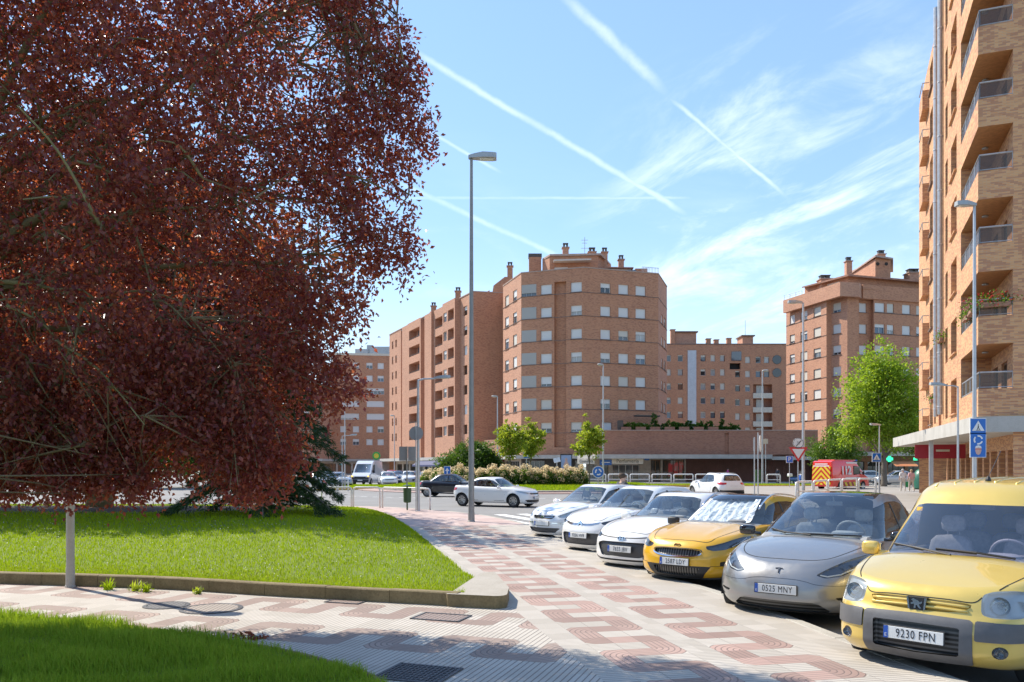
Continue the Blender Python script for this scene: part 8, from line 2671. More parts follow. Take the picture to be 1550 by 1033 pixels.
def fire_extra(root, X, L, W, H):
 # chevron panel on the rear doors, striped skirt, white figures on the flank
 mb = MB(); mb.box((X(L) - .035, 0, 1.22), (.05, W * .86, 1.5), bev=.01); mb.build('chevron_panel', CHEV, root)
 mb = MB()
 mb.box((X(L) - .05, 0, 2.18), (.02, 1.2, .09)); mb.box((X(L) - .05, 0, 2.02), (.02, 1.5, .09)); mb.build('rear_lettering_bars', PLATEW, root)
 for sd in (1, -1):
  mb = MB(); mb.box((-.1, (W / 2 + .012) * sd, .52), (L * .5, .02, .34)); mb.build('striped_skirt', CHEV_S, root)
  text('emergency_number', '112', .95, PLATEW, root, (-.75, (W / 2 + .005) * sd, 1.62), (R(85), 0, 0 if sd < 0 else PI), sx=.95, ext=.03, bold=.03)
  mb = MB(); mb.box((.1, (W / 2 - .07) * sd, 2.28), (1.5, .03, .12)); mb.box((.2, (W / 2 - .0) * sd, 1.02), (2.0, .03, .12)); mb.build('white_lettering_bar', PLATEW, root)
  mb = MB(); mb.box((.75, (W / 2 - .04) * sd, 1.66), (.85, .05, .62), bev=.02); mb.build('flank_window', ROOFGLASS, root)
 mb = MB(); mb.box((-.6, 0, H + .04), (L * .55, W * .8, .09), bev=.03); mb.build('roof_rack', P_FIRE, root)
 mb = MB(); mb.box((1.2, 0, H + .02), (.3, 1.3, .14), bev=.04); mb.build('light_bar', PLATEB, root)
c = at(1272, 68, 0); van('emergency_van', 'red emergency van with yellow chevron rear and white figures 112 on its flank', (c.x + .3, c.y + .6, .0), R(33), 5.2, 2.0, 2.45, P_FIRE, extras=fire_extra)
# motor scooter by the parking sign
p = at(1206, 80, 0)
S_ = empty('motor_scooter', (p.x, p.y, .12), R(20)); tag(S_, 'blue and white motor scooter parked behind the give way sign', 'scooter')
for x in (-.62, .62):
 mb = MB(); mb.lathe([(.16, -.05), (.25, -.05), (.27, 0), (.25, .05), (.16, .05)], (x, 0, .27), 18, axis='y', cap=False); w_ = mb.build('wheel', RUBBER, S_, smooth=True)
 mb = MB(); mb.lathe([(.001, -.03), (.165, -.03), (.165, .03), (.001, .03)], (x, 0, .27), 14, axis='y', cap=False); mb.build('rim', ALLOY, w_)
mb = MB(); blob(mb, (-.4, 0, .62), (.95, .34, .42), (.7, .7), 14); mb.box((.1, 0, .33), (.6, .32, .08), bev=.03); blob(mb, (.42, 0, .68), (.16, .38, .75), (.7, .7), 12); mb.build('body', m_paint('scooter_blue', (.03, .12, .45)), S_, smooth=True)
mb = MB(); blob(mb, (-.38, 0, .84), (.8, .32, .16), (.7, .6), 12); mb.build('seat', BLACKP, S_, smooth=True)
mb = MB(); mb.tube([(.62, 0, .27), (.45, 0, .95), (.42, 0, 1.05)], .03, 6); mb.tube([(.4, -.35, 1.05), (.42, 0, 1.08), (.4, .35, 1.05)], .022, 6); mb.build('handlebar', METALG, S_)
mb = MB(); mb.slab([(-.2, 0), (.2, 0), (.16, .42), (-.16, .42)], (.52, 0, 1.02), (0, 1, 0), (-.25, 0, .97), (1, 0, 0), .01); mb.build('windshield', LENS, S_)
mb = MB(); mb.box((-.82, 0, 1.0), (.4, .42, .32), bev=.06); mb.build('top_box', PLATEW, S_)
# ================================================================ STREET LAMPS
POLEM = plain('grey_lamp_paint', (.27, .265, .25), .5, .3, var=.12, scale=2)
POLEC = m_concrete('pale_concrete_post', (.42, .39, .34), (.55, .51, .45), 3.0, .3)
POLEL = plain('light_galvanised', (.48, .49, .50), .4, .5, var=.1)
LUM = plain('luminaire_shell', (.42, .42, .40), .45, .2, var=.08)
LUMG = plain('luminaire_glass', (.62, .62, .56), .15, 0, .6, var=.05)
def lamp(base, h, r0, r1, arm, lum, label, mat=POLEM, head='flat', group=None, lumtilt=.08):
 """arm: list of (dx, dz) from the top; lum size (l, w, t)"""
 T = empty('street_lamp', base); tag(T, label, 'street lamp', group)
 mb = MB(); mb.tube([(0, 0, -.05), (0, 0, h * .5), (0, 0, h)], [r0, (r0 + r1) / 2, r1], 14); mb.build('pole', mat, T, smooth='auto')
 mb = MB(); mb.lathe([(r0 * 1.25, 0), (r0 * 1.22, .02), (r0 * 1.06, .04), (r0 * 1.04, .30), (r0, .31)], (0, 0, 0), 14); mb.build('base_collar', mat, T)
 e = Vector((0, 0, h))
 ang = arm[2] if len(arm) > 2 else 0
 if arm[0]:
  tip = Vector((arm[0] * math.cos(ang), arm[0] * math.sin(ang), h + arm[1]))
  mb = MB(); mb.tube([(0, 0, h - .03), (tip.x * .3, tip.y * .3, h + arm[1] * .6), tuple(tip)], [r1 * .9, r1 * .8, r1 * .7], 8); mb.build('arm', mat, T)
  e = tip
 l, w, t = lum
 H_ = empty('lamp_head', (e.x, e.y, e.z), ang, T)
 mb = MB()
 if head == 'flat':
  pr = [(-.08, 0), (l * .35, .0), (l, .0)]
  out = [(-.1, w * .22), (l * .15, w * .34), (l * .45, w * .5), (l * .85, w * .5), (l, w * .38)]
  top = [(x, y, t * (.5 + .5 * math.sin(min(1, max(0, (x + .1) / l)) * PI * .7))) for x, y in out]
  n = len(out)
  vs = [(x, y, 0) for x, y in out] + [(x, -y, 0) for x, y in out] + [(x, y * .75, z) for x, y, z in top] + [(x, -y * .75, z) for x, y, z in top]
  fs = []
  for i in range(n - 1):
   fs += [(i, i + 1, 2 * n + i + 1, 2 * n + i), (n + i + 1, n + i, 3 * n + i, 3 * n + i + 1), (2 * n + i, 2 * n + i + 1, 3 * n + i + 1, 3 * n + i), (i + 1, i, n + i, n + i + 1)]
  fs += [(0, 2 * n, 3 * n, n), (n - 1, 2 * n - 1, 4 * n - 1, 3 * n - 1)]
  mb.add(vs, fs); o = mb.build('shell', LUM, H_)
  mb = MB(); mb.box((l * .62, 0, -.012), (l * .55, w * .62, .03), bev=.012); mb.build('diffuser', LUMG, H_)
 else:
  blob(mb, (l * .42, 0, t * .15), (l, w, t), (.8, .7), 14); mb.build('shell', LUM, H_, smooth=True)
  mb = MB(); blob(mb, (l * .5, 0, -t * .18), (l * .6, w * .7, t * .5), (.8, .7), 12); mb.build('diffuser', LUMG, H_, smooth=True)
 H_.rotation_euler = (0, -lumtilt, ang)
 return T
def gpz(px, py, z=SZ): p = gp(px, py, z); return (p[0], p[1], z)
lamp(gpz(713.5, 790), 12.3, .105, .05, (0, 0), (.85, .42, .20), 'tallest grey street lamp standing on the pavement edge by the zebra crossing', lumtilt=-.02)
b = gpz(633, 774); lamp(b, 5.5, .075, .045, (.75, .05, 0), (.6, .28, .12), 'grey lamp with one arm to the right, holding the round sign seen from behind', POLEL, lumtilt=.05)
# the pale post standing in the copper tree, its head among the leaves
b = gpz(106.5, 889); T = lamp(b, 4.0, .062, .055, (0, 0), (.5, .3, .1), 'pale concrete post rising into the copper tree at the path edge', POLEC, head='blob')
mb = MB(); mb.lathe([(.05, 0), (.085, .03), (.085, .2), (.055, .24)], (0, 0, 2.05), 12); mb.build('joint_collar', POLEC, T)
def fl(px, Z, ytop, r, arm, lum, label, mat=POLEL, z=0.12, head='flat', tilt=.08):
 p = at(px, Z, z); h = 2.0 + (706 - ytop) * Z / 1230 - z
 return lamp((p.x, p.y, z), h, r, r * .55, arm, lum, label, mat, head, lumtilt=tilt)
fl(1216, 48, 459, .10, (.15, 0, PI), (.75, .36, .16), 'tall lamp behind the grey crossover, its head pointing left', tilt=.0)
fl(1475, 29.5, 312, .085, (.05, 0, PI), (.62, .34, .18), 'tall lamp carrying blue signs in front of the orange brick building', tilt=.0)
fl(1450, 30.5, 585, .05, (.55, .03, PI), (.5, .24, .1), 'short lamp with an arm to the left beside the lamp carrying blue signs', tilt=.05)
fl(1331, 55, 644, .06, (.0, 0, PI), (.62, .3, .12), 'low lamp standing in front of the light green tree', tilt=.05)
fl(913, 76, 553, .09, (.0, 0, PI), (.6, .36, .2), 'lamp on the roundabout before the faceted block, head pointing left', head='blob', z=.5)
fl(1154, 84, 562, .10, (.0, 0, 0), (.7, .36, .2), 'lamp before the brown clad podium wall, head pointing right', head='blob')
fl(753, 92, 601, .10, (.0, 0, PI), (.75, .36, .2), 'lamp in front of the blank end wall, above the young trees', head='blob')
fl(597, 118, 630, .08, (.0, 0, PI), (.7, .36, .2), 'small looking distant lamp before the long slanted block', head='blob')
fl(522, 68, 610, .07, (.0, 0, 0), (.5, .25, .12), 'lamp with a small white box beside the white delivery van, taller pole')
fl(518, 66, 660, .06, (.7, .02, 0), (.5, .25, .12), 'shorter blue grey lamp with arm right of the delivery van poles')
# ================================================================ SIGNS
SIGNB = plain('sign_blue', (.015, .14, .48), .4, var=.05)
SIGNW = plain('sign_white', (.72, .72, .70), .4, var=.05)
SIGNR = plain('sign_red', (.60, .03, .03), .4, var=.05)
SIGNK = plain('sign_black', (.02, .02, .02), .5, var=0)
SIGNG = plain('sign_back_grey', (.33, .33, .33), .5, .4, var=.1)
def signpost(name, label, px, Z, ytop, z=.12, r=.03, cat='road sign', mat=POLEL):
 p = at(px, Z, z); h = 2.0 + (706 - ytop) * Z / 1230 - z
 T = empty(name, (p.x, p.y, z)); tag(T, label, cat)
 mb = MB(); mb.tube([(0, 0, -.03), (0, 0, h)], r, 8); mb.build('post', mat, T)
 return T, h
def plate_poly(T, part, poly, y, z, mat, th=.03, x=0, parent=None):
 mb = MB(); mb.slab(poly, (x, y, z), (1, 0, 0), (0, 0, 1), (0, -1, 0), th); return mb.build(part, mat, parent or T)
def circ(r, n=24): return [(r * math.cos(2 * PI * i / n), r * math.sin(2 * PI * i / n)) for i in range(n)]
def sq(w, h=None): h = h or w; return [(-w / 2, -h / 2), (w / 2, -h / 2), (w / 2, h / 2), (-w / 2, h / 2)]
def crossing_sign(T, z, s, y=-.05, x=0):
 p = plate_poly(T, 'sign_plate', sq(s * 1.04), y, z, SIGNW, .03, x)
 plate_poly(T, 'blue_field', sq(s * .96), y - .005, z, SIGNB, .02, x, p)
 t = s * .40
 plate_poly(T, 'white_triangle', [(-t, -t * .72), (t, -t * .72), (0, t * .92)], y - .01, z, SIGNW, .02, x, p)
 k = s * .1
 mb = MB()
 for P in ([(-k * .35, k * .5), (k * .35, k * .4), (k * .3, -k * .6), (-k * .3, -k * .6)], circ(k * .32, 10), [(-k * .2, -k * .5), (k * .15, -k * .5), (k * 1.0, -k * 2.2), (k * .6, -k * 2.3)], [(-k * .3, -k * .5), (k * .1, -k * .5), (-k * .6, -k * 2.3), (-k * 1.0, -k * 2.2)], [(-k * 1.6, -k * 2.6), (k * 1.6, -k * 2.6), (k * 1.6, -k * 2.35), (-k * 1.6, -k * 2.35)]):
  dz_ = k * .95 if len(P) == 10 else 0
  mb.slab(P, (x, y - .014, z + dz_), (1, 0, 0), (0, 0, 1), (0, -1, 0), .01)
 mb.build('walking_figure', SIGNK, p)
 return p
# crossing sign and roundabout sign on the right hand lamp
p = at(1477, 29.3, 0)
T = empty('road_sign', (p.x, p.y - .1, .12)); tag(T, 'blue pedestrian crossing sign fixed high on the lamp by the brick building', 'road sign')
crossing_sign(T, 2.0 + (706 - 646) * 29.3 / 1230 - .12, .56)
T = empty('road_sign', (p.x, p.y - .1, .12)); tag(T, 'tall blue sign with a circle of white arrows and a face, under the crossing sign', 'road sign')
z_ = 2.0 + (706 - 674) * 29.3 / 1230 - .12
pl_ = plate_poly(T, 'sign_plate', sq(.58, .90), -.05, z_, SIGNW); plate_poly(T, 'blue_field', sq(.54, .86), -.055, z_, SIGNB, .02, 0, pl_)
mb = MB()
for k in range(3):
 a0 = k * 2 * PI / 3 + .25; m = 9
 A_ = [a0 + i * 1.5 / m for i in range(m + 1)]
 P = [(.17 * math.cos(a), .17 * math.sin(a)) for a in A_] + [(.115 * math.cos(a), .115 * math.sin(a)) for a in A_[::-1]]
 for i in range(m):
  mb.slab([P[i], P[i + 1], P[2 * m - i], P[2 * m + 1 - i]], (0, -.062, z_ + .18), (1, 0, 0), (0, 0, 1), (0, -1, 0), .01)
mb.build('arrow_ring', SIGNW, pl_)
plate_poly(T, 'painted_face', [(-.10, .08), (-.11, -.02), (-.07, -.13), (0, -.17), (.07, -.13), (.11, -.02), (.10, .08), (0, .12)], -.062, z_ - .19, plain('sign_face_pink', (.62, .38, .30), .5), .01, 0, pl_)
plate_poly(T, 'white_cap', [(-.12, .07), (-.09, .15), (0, .18), (.09, .15), (.12, .07), (0, .10)], -.066, z_ - .19, SIGNW, .01, 0, pl_)
plate_poly(T, 'red_band', [(-.11, .03), (.11, .03), (.11, .05), (-.11, .05)], -.066, z_ - .19, SIGNR, .006, 0, pl_)
# give way sign with the derestriction disc above it
T, h = signpost('road_sign', 'red edged give way triangle below a round end of restriction sign', 1208, 45, 664)
z1 = 2.0 + (706 - 686) * 45 / 1230 - .12; s = .52
pl_ = plate_poly(T, 'triangle_plate', [(-s, s * .62), (0, -s * .95), (s, s * .62)], -.04, z1, SIGNR)
plate_poly(T, 'white_centre', [(-s * .66, s * .43), (0, -s * .6), (s * .66, s * .43)], -.046, z1, SIGNW, .02, 0, pl_)
z2 = 2.0 + (706 - 671) * 45 / 1230 - .12
pl_ = plate_poly(T, 'round_plate', circ(.29), -.04, z2, SIGNW)
mb = MB()
for P in annulus(.285, .262): mb.slab(P, (0, -.046, z2), (1, 0, 0), (0, 0, 1), (0, -1, 0), .01)
mb.slab([(-.15, -.19), (-.10, -.19), (.19, .13), (.14, .15)], (0, -.046, z2), (1, 0, 0), (0, 0, 1), (0, -1, 0), .01)
mb.build('black_slash', SIGNK, pl_)
text('faded_number', '30', .26, SIGNG, pl_, (0, -.048, z2), (R(90), 0, 0), sx=.8, ext=.002)
# parking sign
T, h = signpost('road_sign', 'small blue parking sign with a white letter P', 1195, 73, 691)
z1 = h - .28; pl_ = plate_poly(T, 'sign_plate', sq(.62), -.04, z1, SIGNW); plate_poly(T, 'blue_field', sq(.56), -.046, z1, SIGNB, .02, 0, pl_)
text('letter', 'P', .55, SIGNW, pl_, (0, -.05, z1), (R(90), 0, 0), ext=.004)
# crossing sign under the green tree
T, h = signpost('road_sign', 'blue pedestrian crossing sign by the low lamp under the green tree', 1326.5, 54, 686)
crossing_sign(T, h - .3, .58)
T, h = signpost('road_sign', 'blue pedestrian crossing sign behind the cream flowers, between young trees', 797, 84, 684)
crossing_sign(T, h - .35, .68)
T, h = signpost('road_sign', 'round no entry to traffic sign with red rim left of the young trees', 757.5, 90, 684)
z1 = h - .3; pl_ = plate_poly(T, 'sign_plate', circ(.42), -.04, z1, SIGNR); plate_poly(T, 'white_disc', circ(.31), -.046, z1, SIGNW, .02, 0, pl_); text('speed_number', '30', .30, SIGNK, pl_, (0, -.05, z1), (R(90), 0, 0), ext=.003)
# seen from behind or edge on
T, h = signpost('road_sign', 'round sign seen from behind on the one armed lamp at the left corner', 629.5, 33.6, 640, r=.02)
z1 = 2.0 + (706 - 656) * 33.6 / 1230 - .12; plate_poly(T, 'round_plate', circ(.295), .08, z1, SIGNG)
T, h = signpost('direction_sign', 'pair of grey direction boards seen from behind near the litter bin', 616, 35.5, 676, r=.03, cat='road sign', mat=POLEM)
z1 = 2.0 + (706 - 687) * 35.5 / 1230 - .12
plate_poly(T, 'left_board', sq(.32, .62), .05, z1, SIGNG, .03, -.19); plate_poly(T, 'right_board', sq(.32, .62), .05, z1, SIGNG, .03, .2)
T, h = signpost('round_sign', 'white disc sign seen nearly edge on by the thin double posts', 1147.5, 46, 655, r=.035)
mb = MB(); z1 = h - .62; mb.lathe([(.001, -.02), (.46, -.02), (.48, 0), (.46, .02), (.001, .02)], (0, 0, 0), 24, axis='y', cap=False); o = mb.build('disc', SIGNW, T, loc=(-.02 + .14, 0, z1)); o.rotation_euler = (0, 0, R(68))
T, h = signpost('signpost', 'bare thin grey post left of the edge on disc sign', 1142, 45, 662, r=.035)
plate_poly(T, 'narrow_plate', sq(.1, .7), .03, h - .4, SIGNG)
T, h = signpost('road_sign', 'small cream plate on a post beside the lamp at the brown wall', 1159, 83, 664, r=.03)
plate_poly(T, 'sign_plate', sq(.45, .5), -.04, h - .3, FASC)
# blue keep right discs on the roundabout
for px, Z, yt, lab in ((905.5, 63, 706, 'round blue roundabout sign low on the island before the perfume shop'), (677, 60, 706, 'small blue arrow sign at the left end of the flower row')):
 T, h = signpost('keep_right_sign', lab, px, Z, yt, z=.3, r=.035)
 pl_ = plate_poly(T, 'sign_plate', circ(.46) if px > 800 else sq(.5, .9), -.04, h - .45, SIGNW); plate_poly(T, 'blue_field', circ(.42) if px > 800 else sq(.44, .84), -.046, h - .45, SIGNB, .02, 0, pl_)
 if px > 800:
  mb = MB()
  for k in range(3):
   a0 = k * 2 * PI / 3
   for i in range(5): mb.slab([(r * math.cos(a), r * math.sin(a)) for a, r in ((a0 + i * .28, .26), (a0 + i * .28 + .28, .26), (a0 + i * .28 + .28, .16), (a0 + i * .28, .16))], (0, -.05, h - .45), (1, 0, 0), (0, 0, 1), (0, -1, 0), .01)
  mb.build('arrow_ring', SIGNW, pl_)
 else:
  plate_poly(T, 'arrow', [(-.04, -.3), (.04, -.3), (.04, .1), (.15, .1), (0, .34), (-.15, .1), (-.04, .1)], -.05, h - .45, SIGNW, .01, 0, pl_)
T, h = signpost('advertising_panel', 'lit advertising panel with a portrait poster in front of the dark shop', 857, 93, 688, r=.08, cat='advert')
z1 = h - .95; pl_ = plate_poly(T, 'panel', sq(1.35, 1.95), -.1, z1, SIGNK, .2); po_ = plate_poly(T, 'poster', sq(1.15, 1.7), -.106, z1, plain('poster_blue', (.25, .34, .5), .3, var=.3, scale=.8), .02, 0, pl_)
plate_poly(T, 'poster_figure', [(-.3, -.8), (-.25, -.1), (-.12, .15), (-.16, .4), (0, .58), (.16, .4), (.12, .15), (.28, -.1), (.32, -.8)], -.112, z1, plain('poster_skin', (.5, .33, .27), .4, var=.25, scale=1.5), .01, 0, po_)
T, h = signpost('tilted_notice', 'small white tilted notice board left of the advertising panel', 843, 90, 694, r=.04, cat='notice')
mb = MB(); mb.box((0, 0, 0), (.75, .04, .55)); o = mb.build('board', SIGNW, T, loc=(0, -.05, h - .2)); o.rotation_euler = (R(-25), R(-14), 0)
# ================================================================ RAILINGS, BINS
RAILW = plain('white_railing_paint', (.78, .77, .74), .45, var=.1, scale=5)
def hoop(a, b, h=.95, r=.03, bars=1):
 r *= 1.3
 a, b = Vector(a), Vector(b); d = (b - a); L_ = d.length; d.normalize()
 c = (a + b) / 2
 mb = MB(); k = .12
 mb.tube([(-L_ / 2, 0, -.03), (-L_ / 2, 0, h - k), (-L_ / 2 + k * .3, 0, h - k * .3), (-L_ / 2 + k, 0, h), (L_ / 2 - k, 0, h), (L_ / 2 - k * .3, 0, h - k * .3), (L_ / 2, 0, h - k), (L_ / 2, 0, -.03)], r, 8)
 t = empty('railing', (c.x, c.y, .12), math.atan2(d.y, d.x))
 mb.build('hoop', RAILW, t, smooth=True)
 for i in range(bars):
  z = h * (.45 if bars == 1 else .3 + .3 * i); m = MB(); m.tube([(-L_ / 2, 0, z), (L_ / 2, 0, z)], r * .7, 6); m.build('bar', RAILW, t)
 return t
names = ['first', 'second', 'third', 'fourth', 'fifth', 'sixth', 'seventh', 'eighth', 'ninth', 'tenth']
X0 = [(487, 768.5), (532, 768.5), (535, 768.5), (575, 768.8), (579, 769), (651, 772.5)]
for k in range(3):
 a, b = gp(*X0[2 * k], SZ), gp(*X0[2 * k + 1], SZ)
 tag(hoop(a, b, .92, .03, 0 if k else 0), ['white hoop railing nearest the spruce at the left corner', 'white hoop railing in the middle of the three at the left corner', 'white hoop railing behind the green litter bin and one armed lamp'][k], 'railing', 'railings at the left pavement corner')
for k in range(6):
 px = 888 + k * 33
 a, b = at(px, 89 - k * .25, 0), at(px + 29, 89 - k * .25, 0)
 tag(hoop((a.x, a.y), (b.x, b.y), 1.0, .05, 1), f'white railing along the far pavement, {names[k]} from the perfume shop lamp', 'railing', 'railings along the far pavement')
a, b = at(1161, 86, 0), at(1181, 86, 0); tag(hoop((a.x, a.y), (b.x, b.y), 1.0, .05, 1), 'lone white railing before the brown clad wall', 'railing')
for k in range(5):
 px0 = [1207, 1232, 1254, 1275, 1300][k]; px1 = [1230, 1252, 1273, 1297, 1325][k]
 zz_ = [46, 48, 52, 55, 57][k]; z2_ = [47, 51, 54.5, 57, 58][k]
 a, b = at(px0, zz_, 0), at(px1, z2_, 0)
 tag(hoop((a.x, a.y), (b.x, b.y), 1.0, .045, 1), f'white railing in front of the emergency van, {names[k]} from its left end', 'railing', 'railings in front of the emergency van')
a, b = at(1205, 43, 0), at(1209, 46, 0); tag(hoop((a.x, a.y), (b.x, b.y), 1.0, .04, 1), 'short end railing turning the corner by the tall lamp', 'railing')
for k in range(3):
 px = 478 + k * 17
 a, b = at(px, 62, 0), at(px + 15, 62, 0)
 tag(hoop((a.x, a.y), (b.x, b.y), .95, .04, 0), f'white railing before the far left parked cars, {names[k]} from the left', 'railing', 'railings before the far left parked cars')
# green litter bin on its post
b = gpz(616.5, 772.5); T = empty('litter_bin', b); tag(T, 'dark green litter bin hung on a thin post beside the white railings', 'litter bin')
GREENB = plain('bin_green', (.035, .085, .03), .5, var=.15)
mb = MB(); mb.tube([(0, 0, 0), (0, 0, 1.08)], .028, 8); mb.build('post', GREENB, T)
mb = MB(); mb.lathe([(.001, .32), (.12, .32), (.165, .36), (.175, .92), (.18, .95), (.165, .95)], (0, 0, 0), 16, cap=False); mb.build('bucket', GREENB, T, smooth='auto')
mb = MB(); mb.lathe([(.20, 1.02), (.19, 1.05), (.05, 1.09), (.001, 1.09)], (0, 0, 0), 16); mb.build('lid', GREENB, T)
p = at(1150, 82, .12); T = empty('litter_bin', p); tag(T, 'green box bin at the foot of the lamp by the brown wall', 'litter bin')
mb = MB(); mb.box((-.2, 0, .85), (.55, .4, 1.1), bev=.05); mb.build('body', GREENB, T); mb = MB(); mb.box((-.2, 0, 1.45), (.6, .46, .1), bev=.04); mb.build('lid', GREENB, T)
# glass recycling igloo
p = at(1397, 66, .12); T = empty('recycling_container', p); tag(T, 'green dome shaped glass recycling container behind the two walkers', 'container')
IGL = plain('igloo_green', (.03, .15, .10), .4, var=.12)
mb = MB(); mb.lathe([(.62, 0), (.78, .12), (.80, .8), (.72, 1.2), (.5, 1.55), (.2, 1.7), (.001, 1.72)], (0, 0, 0), 22); mb.build('dome', IGL, T, smooth='auto')
mb = MB()
for a in (-PI / 2, PI / 2): mb.lathe([(.001, -.03), (.13, -.03), (.15, 0), (.13, .03), (.001, .03)], (.74 * math.cos(a), .74 * math.sin(a), 1.25), 14, axis='y', cap=False)
mb.build('opening_rings', SIGNK, T)
p = at(1405, 69, .12); T = empty('recycling_container', (p.x + .9, p.y, .12)); tag(T, 'second green recycling container half hidden beside the dome', 'container')
mb = MB(); mb.lathe([(.62, 0), (.78, .12), (.80, .8), (.72, 1.2), (.5, 1.55), (.2, 1.7), (.001, 1.72)], (0, 0, 0), 22); mb.build('dome', IGL, T, smooth='auto')
# ================================================================ PEOPLE
SKIN = plain('skin', (.50, .31, .23), .6, var=.08, scale=20)
def person(px, Z, label, h, yaw, joints, skin_r, clothes, hair, z=.12, extras=None):
 """one skinned body; clothes are coloured by zones of height on meshes grown over the same joints"""
 p = at(px, Z, z)
 T = empty('person', p, yaw); tag(T, label, 'person')
 k = h / 1.7
 def grow(name, mat, pts, edges, rad, lvl=2):
  me = bpy.data.meshes.new(name); me.from_pydata([tuple(Vector(q) * k) for q in pts], edges, [])
  o = bpy.data.objects.new(name, me); COL.objects.link(o); o.parent = T
  m = o.modifiers.new('skin', 'SKIN'); s = o.modifiers.new('sub', 'SUBSURF'); s.levels = s.render_levels = lvl
  sv = me.skin_vertices[0].data
  for i, r in enumerate(rad):
   sv[i].radius = (r * k, r * k) if not isinstance(r, tuple) else (r[0] * k, r[1] * k)
   sv[i].use_root = i == 0
  me.materials.append(mat)
  bpy.context.view_layer.update()
  dg = bpy.context.evaluated_depsgraph_get()
  nm = bpy.data.meshes.new_from_object(o.evaluated_get(dg)); nm.name = name
  o.modifiers.clear(); o.data = nm
  if not nm.materials: nm.materials.append(mat)
  nm.polygons.foreach_set('use_smooth', [True] * len(nm.polygons))
  return o
 J = joints
 order = ['pelvis', 'waist', 'chest', 'neck', 'head', 'crown', 'nose', 'shL', 'elL', 'wrL', 'haL', 'shR', 'elR', 'wrR', 'haR', 'hipL', 'knL', 'anL', 'toL', 'hipR', 'knR', 'anR', 'toR']
 ed = [('pelvis', 'waist'), ('waist', 'chest'), ('chest', 'neck'), ('neck', 'head'), ('head', 'crown'), ('chest', 'shL'), ('shL', 'elL'), ('elL', 'wrL'), ('wrL', 'haL'), ('chest', 'shR'), ('shR', 'elR'), ('elR', 'wrR'), ('wrR', 'haR'), ('pelvis', 'hipL'), ('hipL', 'knL'), ('knL', 'anL'), ('anL', 'toL'), ('pelvis', 'hipR'), ('hipR', 'knR'), ('knR', 'anR'), ('anR', 'toR')]
 RD = dict(pelvis=.13, waist=.125, chest=.145, neck=.055, head=.092, crown=.08, shL=.06, elL=.042, wrL=.03, haL=.036, shR=.06, elR=.042, wrR=.03, haR=.036, hipL=.085, knL=.058, anL=.04, toL=.04, hipR=.085, knR=.058, anR=.04, toR=.04)
 use = [n for n in order if n != 'nose']
 idx = {n: i for i, n in enumerate(use)}
 body = grow('body', SKIN, [J[n] for n in use], [(idx[a], idx[b]) for a, b in ed], [RD[n] for n in use])
 def garment(name, mat, names, grow_=.022, edges=None):
  ix = {n: i for i, n in enumerate(names)}
  grow(name, mat, [J[n] for n in names], [(ix[a], ix[b]) for a, b in ed if a in ix and b in ix], [RD[n] + grow_ for n in names])
 for name, mat, names, g_ in clothes: garment(name, mat, names, g_)
 if hair:
  mb = MB(); c_ = Vector(J['crown']) * k; blob(mb, (c_.x, c_.y + .02 * k, c_.z - .02 * k), (.2 * k, .23 * k, .17 * k), (.9, .9), 14); mb.build('hair', hair, T, smooth=True)
 hd = Vector(J['head']) * k
 mb = MB(); blob(mb, (hd.x, hd.y - .10 * k, hd.z + .01), (.03 * k, .05 * k, .05 * k), (1, 1), 8); mb.build('nose', SKIN, T, smooth=True)
 if extras: extras(T, k)
 return T
def stance(step=.16, armL=(.0, .0), swing=.1, lean=0.0):
 return dict(pelvis=(0, 0, .92), waist=(0, -lean * .4, 1.08), chest=(0, -lean, 1.28), neck=(0, -lean - .01, 1.46), head=(0, -lean - .03, 1.56), crown=(0, -lean - .02, 1.64),
  shL=(.18, -lean, 1.38), elL=(.24, -lean + swing, 1.12), wrL=(.25, -lean + swing * .6 - .08, .90), haL=(.25, -lean + swing * .4 - .10, .82),
  shR=(-.18, -lean, 1.38), elR=(-.24, -lean - swing * .3, 1.12), wrR=(-.25, -lean - swing - .06, .90), haR=(-.25, -lean - swing - .08, .82),
  hipL=(.09, 0, .88), knL=(.10, -step * .6, .49), anL=(.10, -step * .9 + .05, .09), toL=(.11, -step * .9 - .10, .04),
  hipR=(-.09, 0, .88), knR=(-.10, step * .2, .49), anR=(-.10, step * 1.1 + .05, .10), toR=(-.11, step * 1.0 - .10, .04))
C_WHITE = plain('white_shirt', (.66, .65, .62), .8, var=.08); C_BEIGE = plain('beige_trousers', (.52, .44, .36), .85, var=.08); C_PINK = plain('pink_blouse', (.62, .36, .34), .8, var=.08); C_CREAM = plain('cream_trousers', (.60, .54, .46), .85, var=.08)
C_MAG = plain('magenta_top', (.55, .04, .28), .8, var=.08); C_DARK = plain('dark_clothes', (.05, .05, .06), .85, var=.1); C_ORNG = plain('coral_top', (.62, .20, .12), .8, var=.1)
H_GREY = plain('grey_hair', (.45, .42, .40), .8, var=.15, scale=30); H_BROWN = plain('brown_hair', (.06, .035, .02), .8, var=.2, scale=30); H_BLOND = plain('fair_hair', (.40, .27, .15), .8, var=.15, scale=30)
TOP_ = ['pelvis', 'waist', 'chest', 'shL', 'elL', 'shR', 'elR']; LEG_ = ['pelvis', 'hipL', 'knL', 'anL', 'hipR', 'knR', 'anR']; SHOE_L = ['anL', 'toL']; SHOE_R = ['anR', 'toR']
def outfit(top, legs, shoes=None, short=False):
 o = [('trousers', legs, LEG_ if not short else ['pelvis', 'hipL', 'knL', 'hipR', 'knR'], .02), ('top', top, TOP_, .028)]
 sh = shoes or C_DARK
 return o + [('shoe', sh, SHOE_L, .018), ('shoe', sh, SHOE_R, .018)]
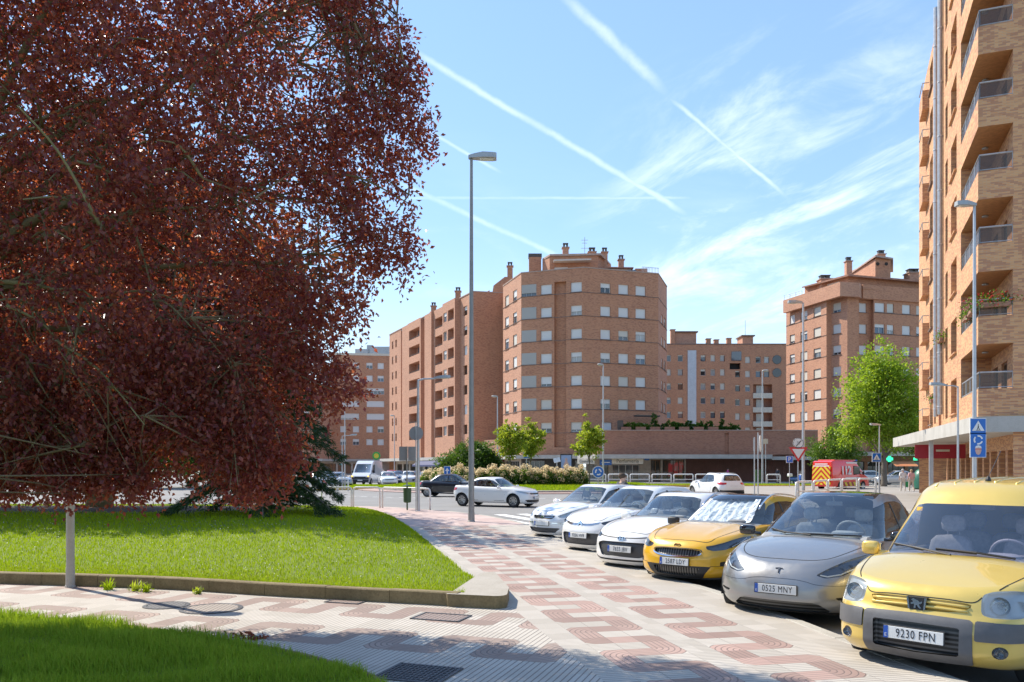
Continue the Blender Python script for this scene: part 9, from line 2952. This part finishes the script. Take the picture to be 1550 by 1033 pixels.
def bag(T, k):
 mb = MB(); mb.box((-.28, -.05, .52), (.30, .14, .40), bev=.05); o = mb.build('bag_body', GREENP, bg_ := empty('shopping_bag', tuple(T.location), T.rotation_euler.z))
 mb = MB(); mb.tube([(-.36, -.05, .70), (-.32, -.06, .82), (-.24, -.06, .82), (-.20, -.05, .70)], .01, 5); mb.build('handle', GREENP, bg_)
 tag(bg_, 'green shopping bag carried by the walker in white', 'bag')
GREENP = plain('green_bag', (.02, .30, .10), .5, var=.1)
person(1366.5, 61, 'walker in white shirt and pale trousers carrying a green bag, left of two', 1.68, R(170), stance(.15), None, outfit(C_WHITE, C_CREAM, C_WHITE), H_GREY, extras=bag)
person(1379.5, 60, 'walker in pink blouse and beige trousers, right of two', 1.64, R(178), stance(.18, swing=.05), None, outfit(C_PINK, C_BEIGE, C_WHITE), H_BLOND)
person(1101.5, 94, 'person in a magenta top passing the brown clad wall', 1.66, R(80), stance(.2), None, outfit(C_MAG, C_DARK), H_BROWN)
person(1177, 90, 'dark clothed person walking near the lone white railing', 1.7, R(-70), stance(.2), None, outfit(C_DARK, C_BEIGE), H_BROWN)
person(941.5, 24.5, 'dark haired person seen as a head over the parked white cars', 1.79, R(115), stance(.15), None, outfit(C_DARK, C_DARK), H_BROWN, z=0)
# balcony flowers
def flowerbox(s, out, z, label, n=70, along=dl_):
 p = C + dl_ * s + nL * out if along is dl_ else C + fr * s + dl_ * out
 T = empty('flower_box', (p.x, p.y, z), math.atan2(along.y, along.x)); tag(T, label, 'flower box')
 mb = MB(); mb.box((0, 0, .08), (1.0, .2, .18), bev=.02); mb.build('trough', ROOFT, T)
 P = rng.normal(0, 1, (n * 4, 3)) * np.array([.42, .14, .15]) + np.array([0, -.02, .28]); leaves('foliage', P, rng.normal(0, 1, P.shape), rng.uniform(.06, .12, len(P)), LEAF_D, T, wid=.7)
 P = rng.normal(0, 1, (n, 3)) * np.array([.42, .15, .14]) + np.array([0, -.02, .36]); leaves('blooms', np.repeat(P, 6, 0), rng.normal(0, 1, (n * 6, 3)), np.full(n * 6, .05), plain('red_blooms', (.6, .05, .03), .7, var=.3, scale=9) if along is fr else plain('pink_blooms', (.62, .22, .25), .7, var=.3, scale=9), T, wid=.9)
zf = Z0 + ST * 1 + 1.45
flowerbox(.6, -.12, zf, 'flower box with red blooms at the balcony corner, front side', along=fr)
flowerbox(.9, .12, zf - .1, 'flower box with pink blooms hanging on the balcony flank, nearest the corner')
flowerbox(2.4, .12, zf - .1, 'flower box with pink blooms hanging on the balcony flank, farther back')
for s, z, lab in ((LT(1430), Z0 + ST * .0 + 4.6, 'pink flower basket hung by the ventilation ducts on the brick wall'), (LT(1416), Z0 + 1.7, 'small red flower basket low on the lit brick wall')):
 flowerbox(s, .2, z, lab, 45)
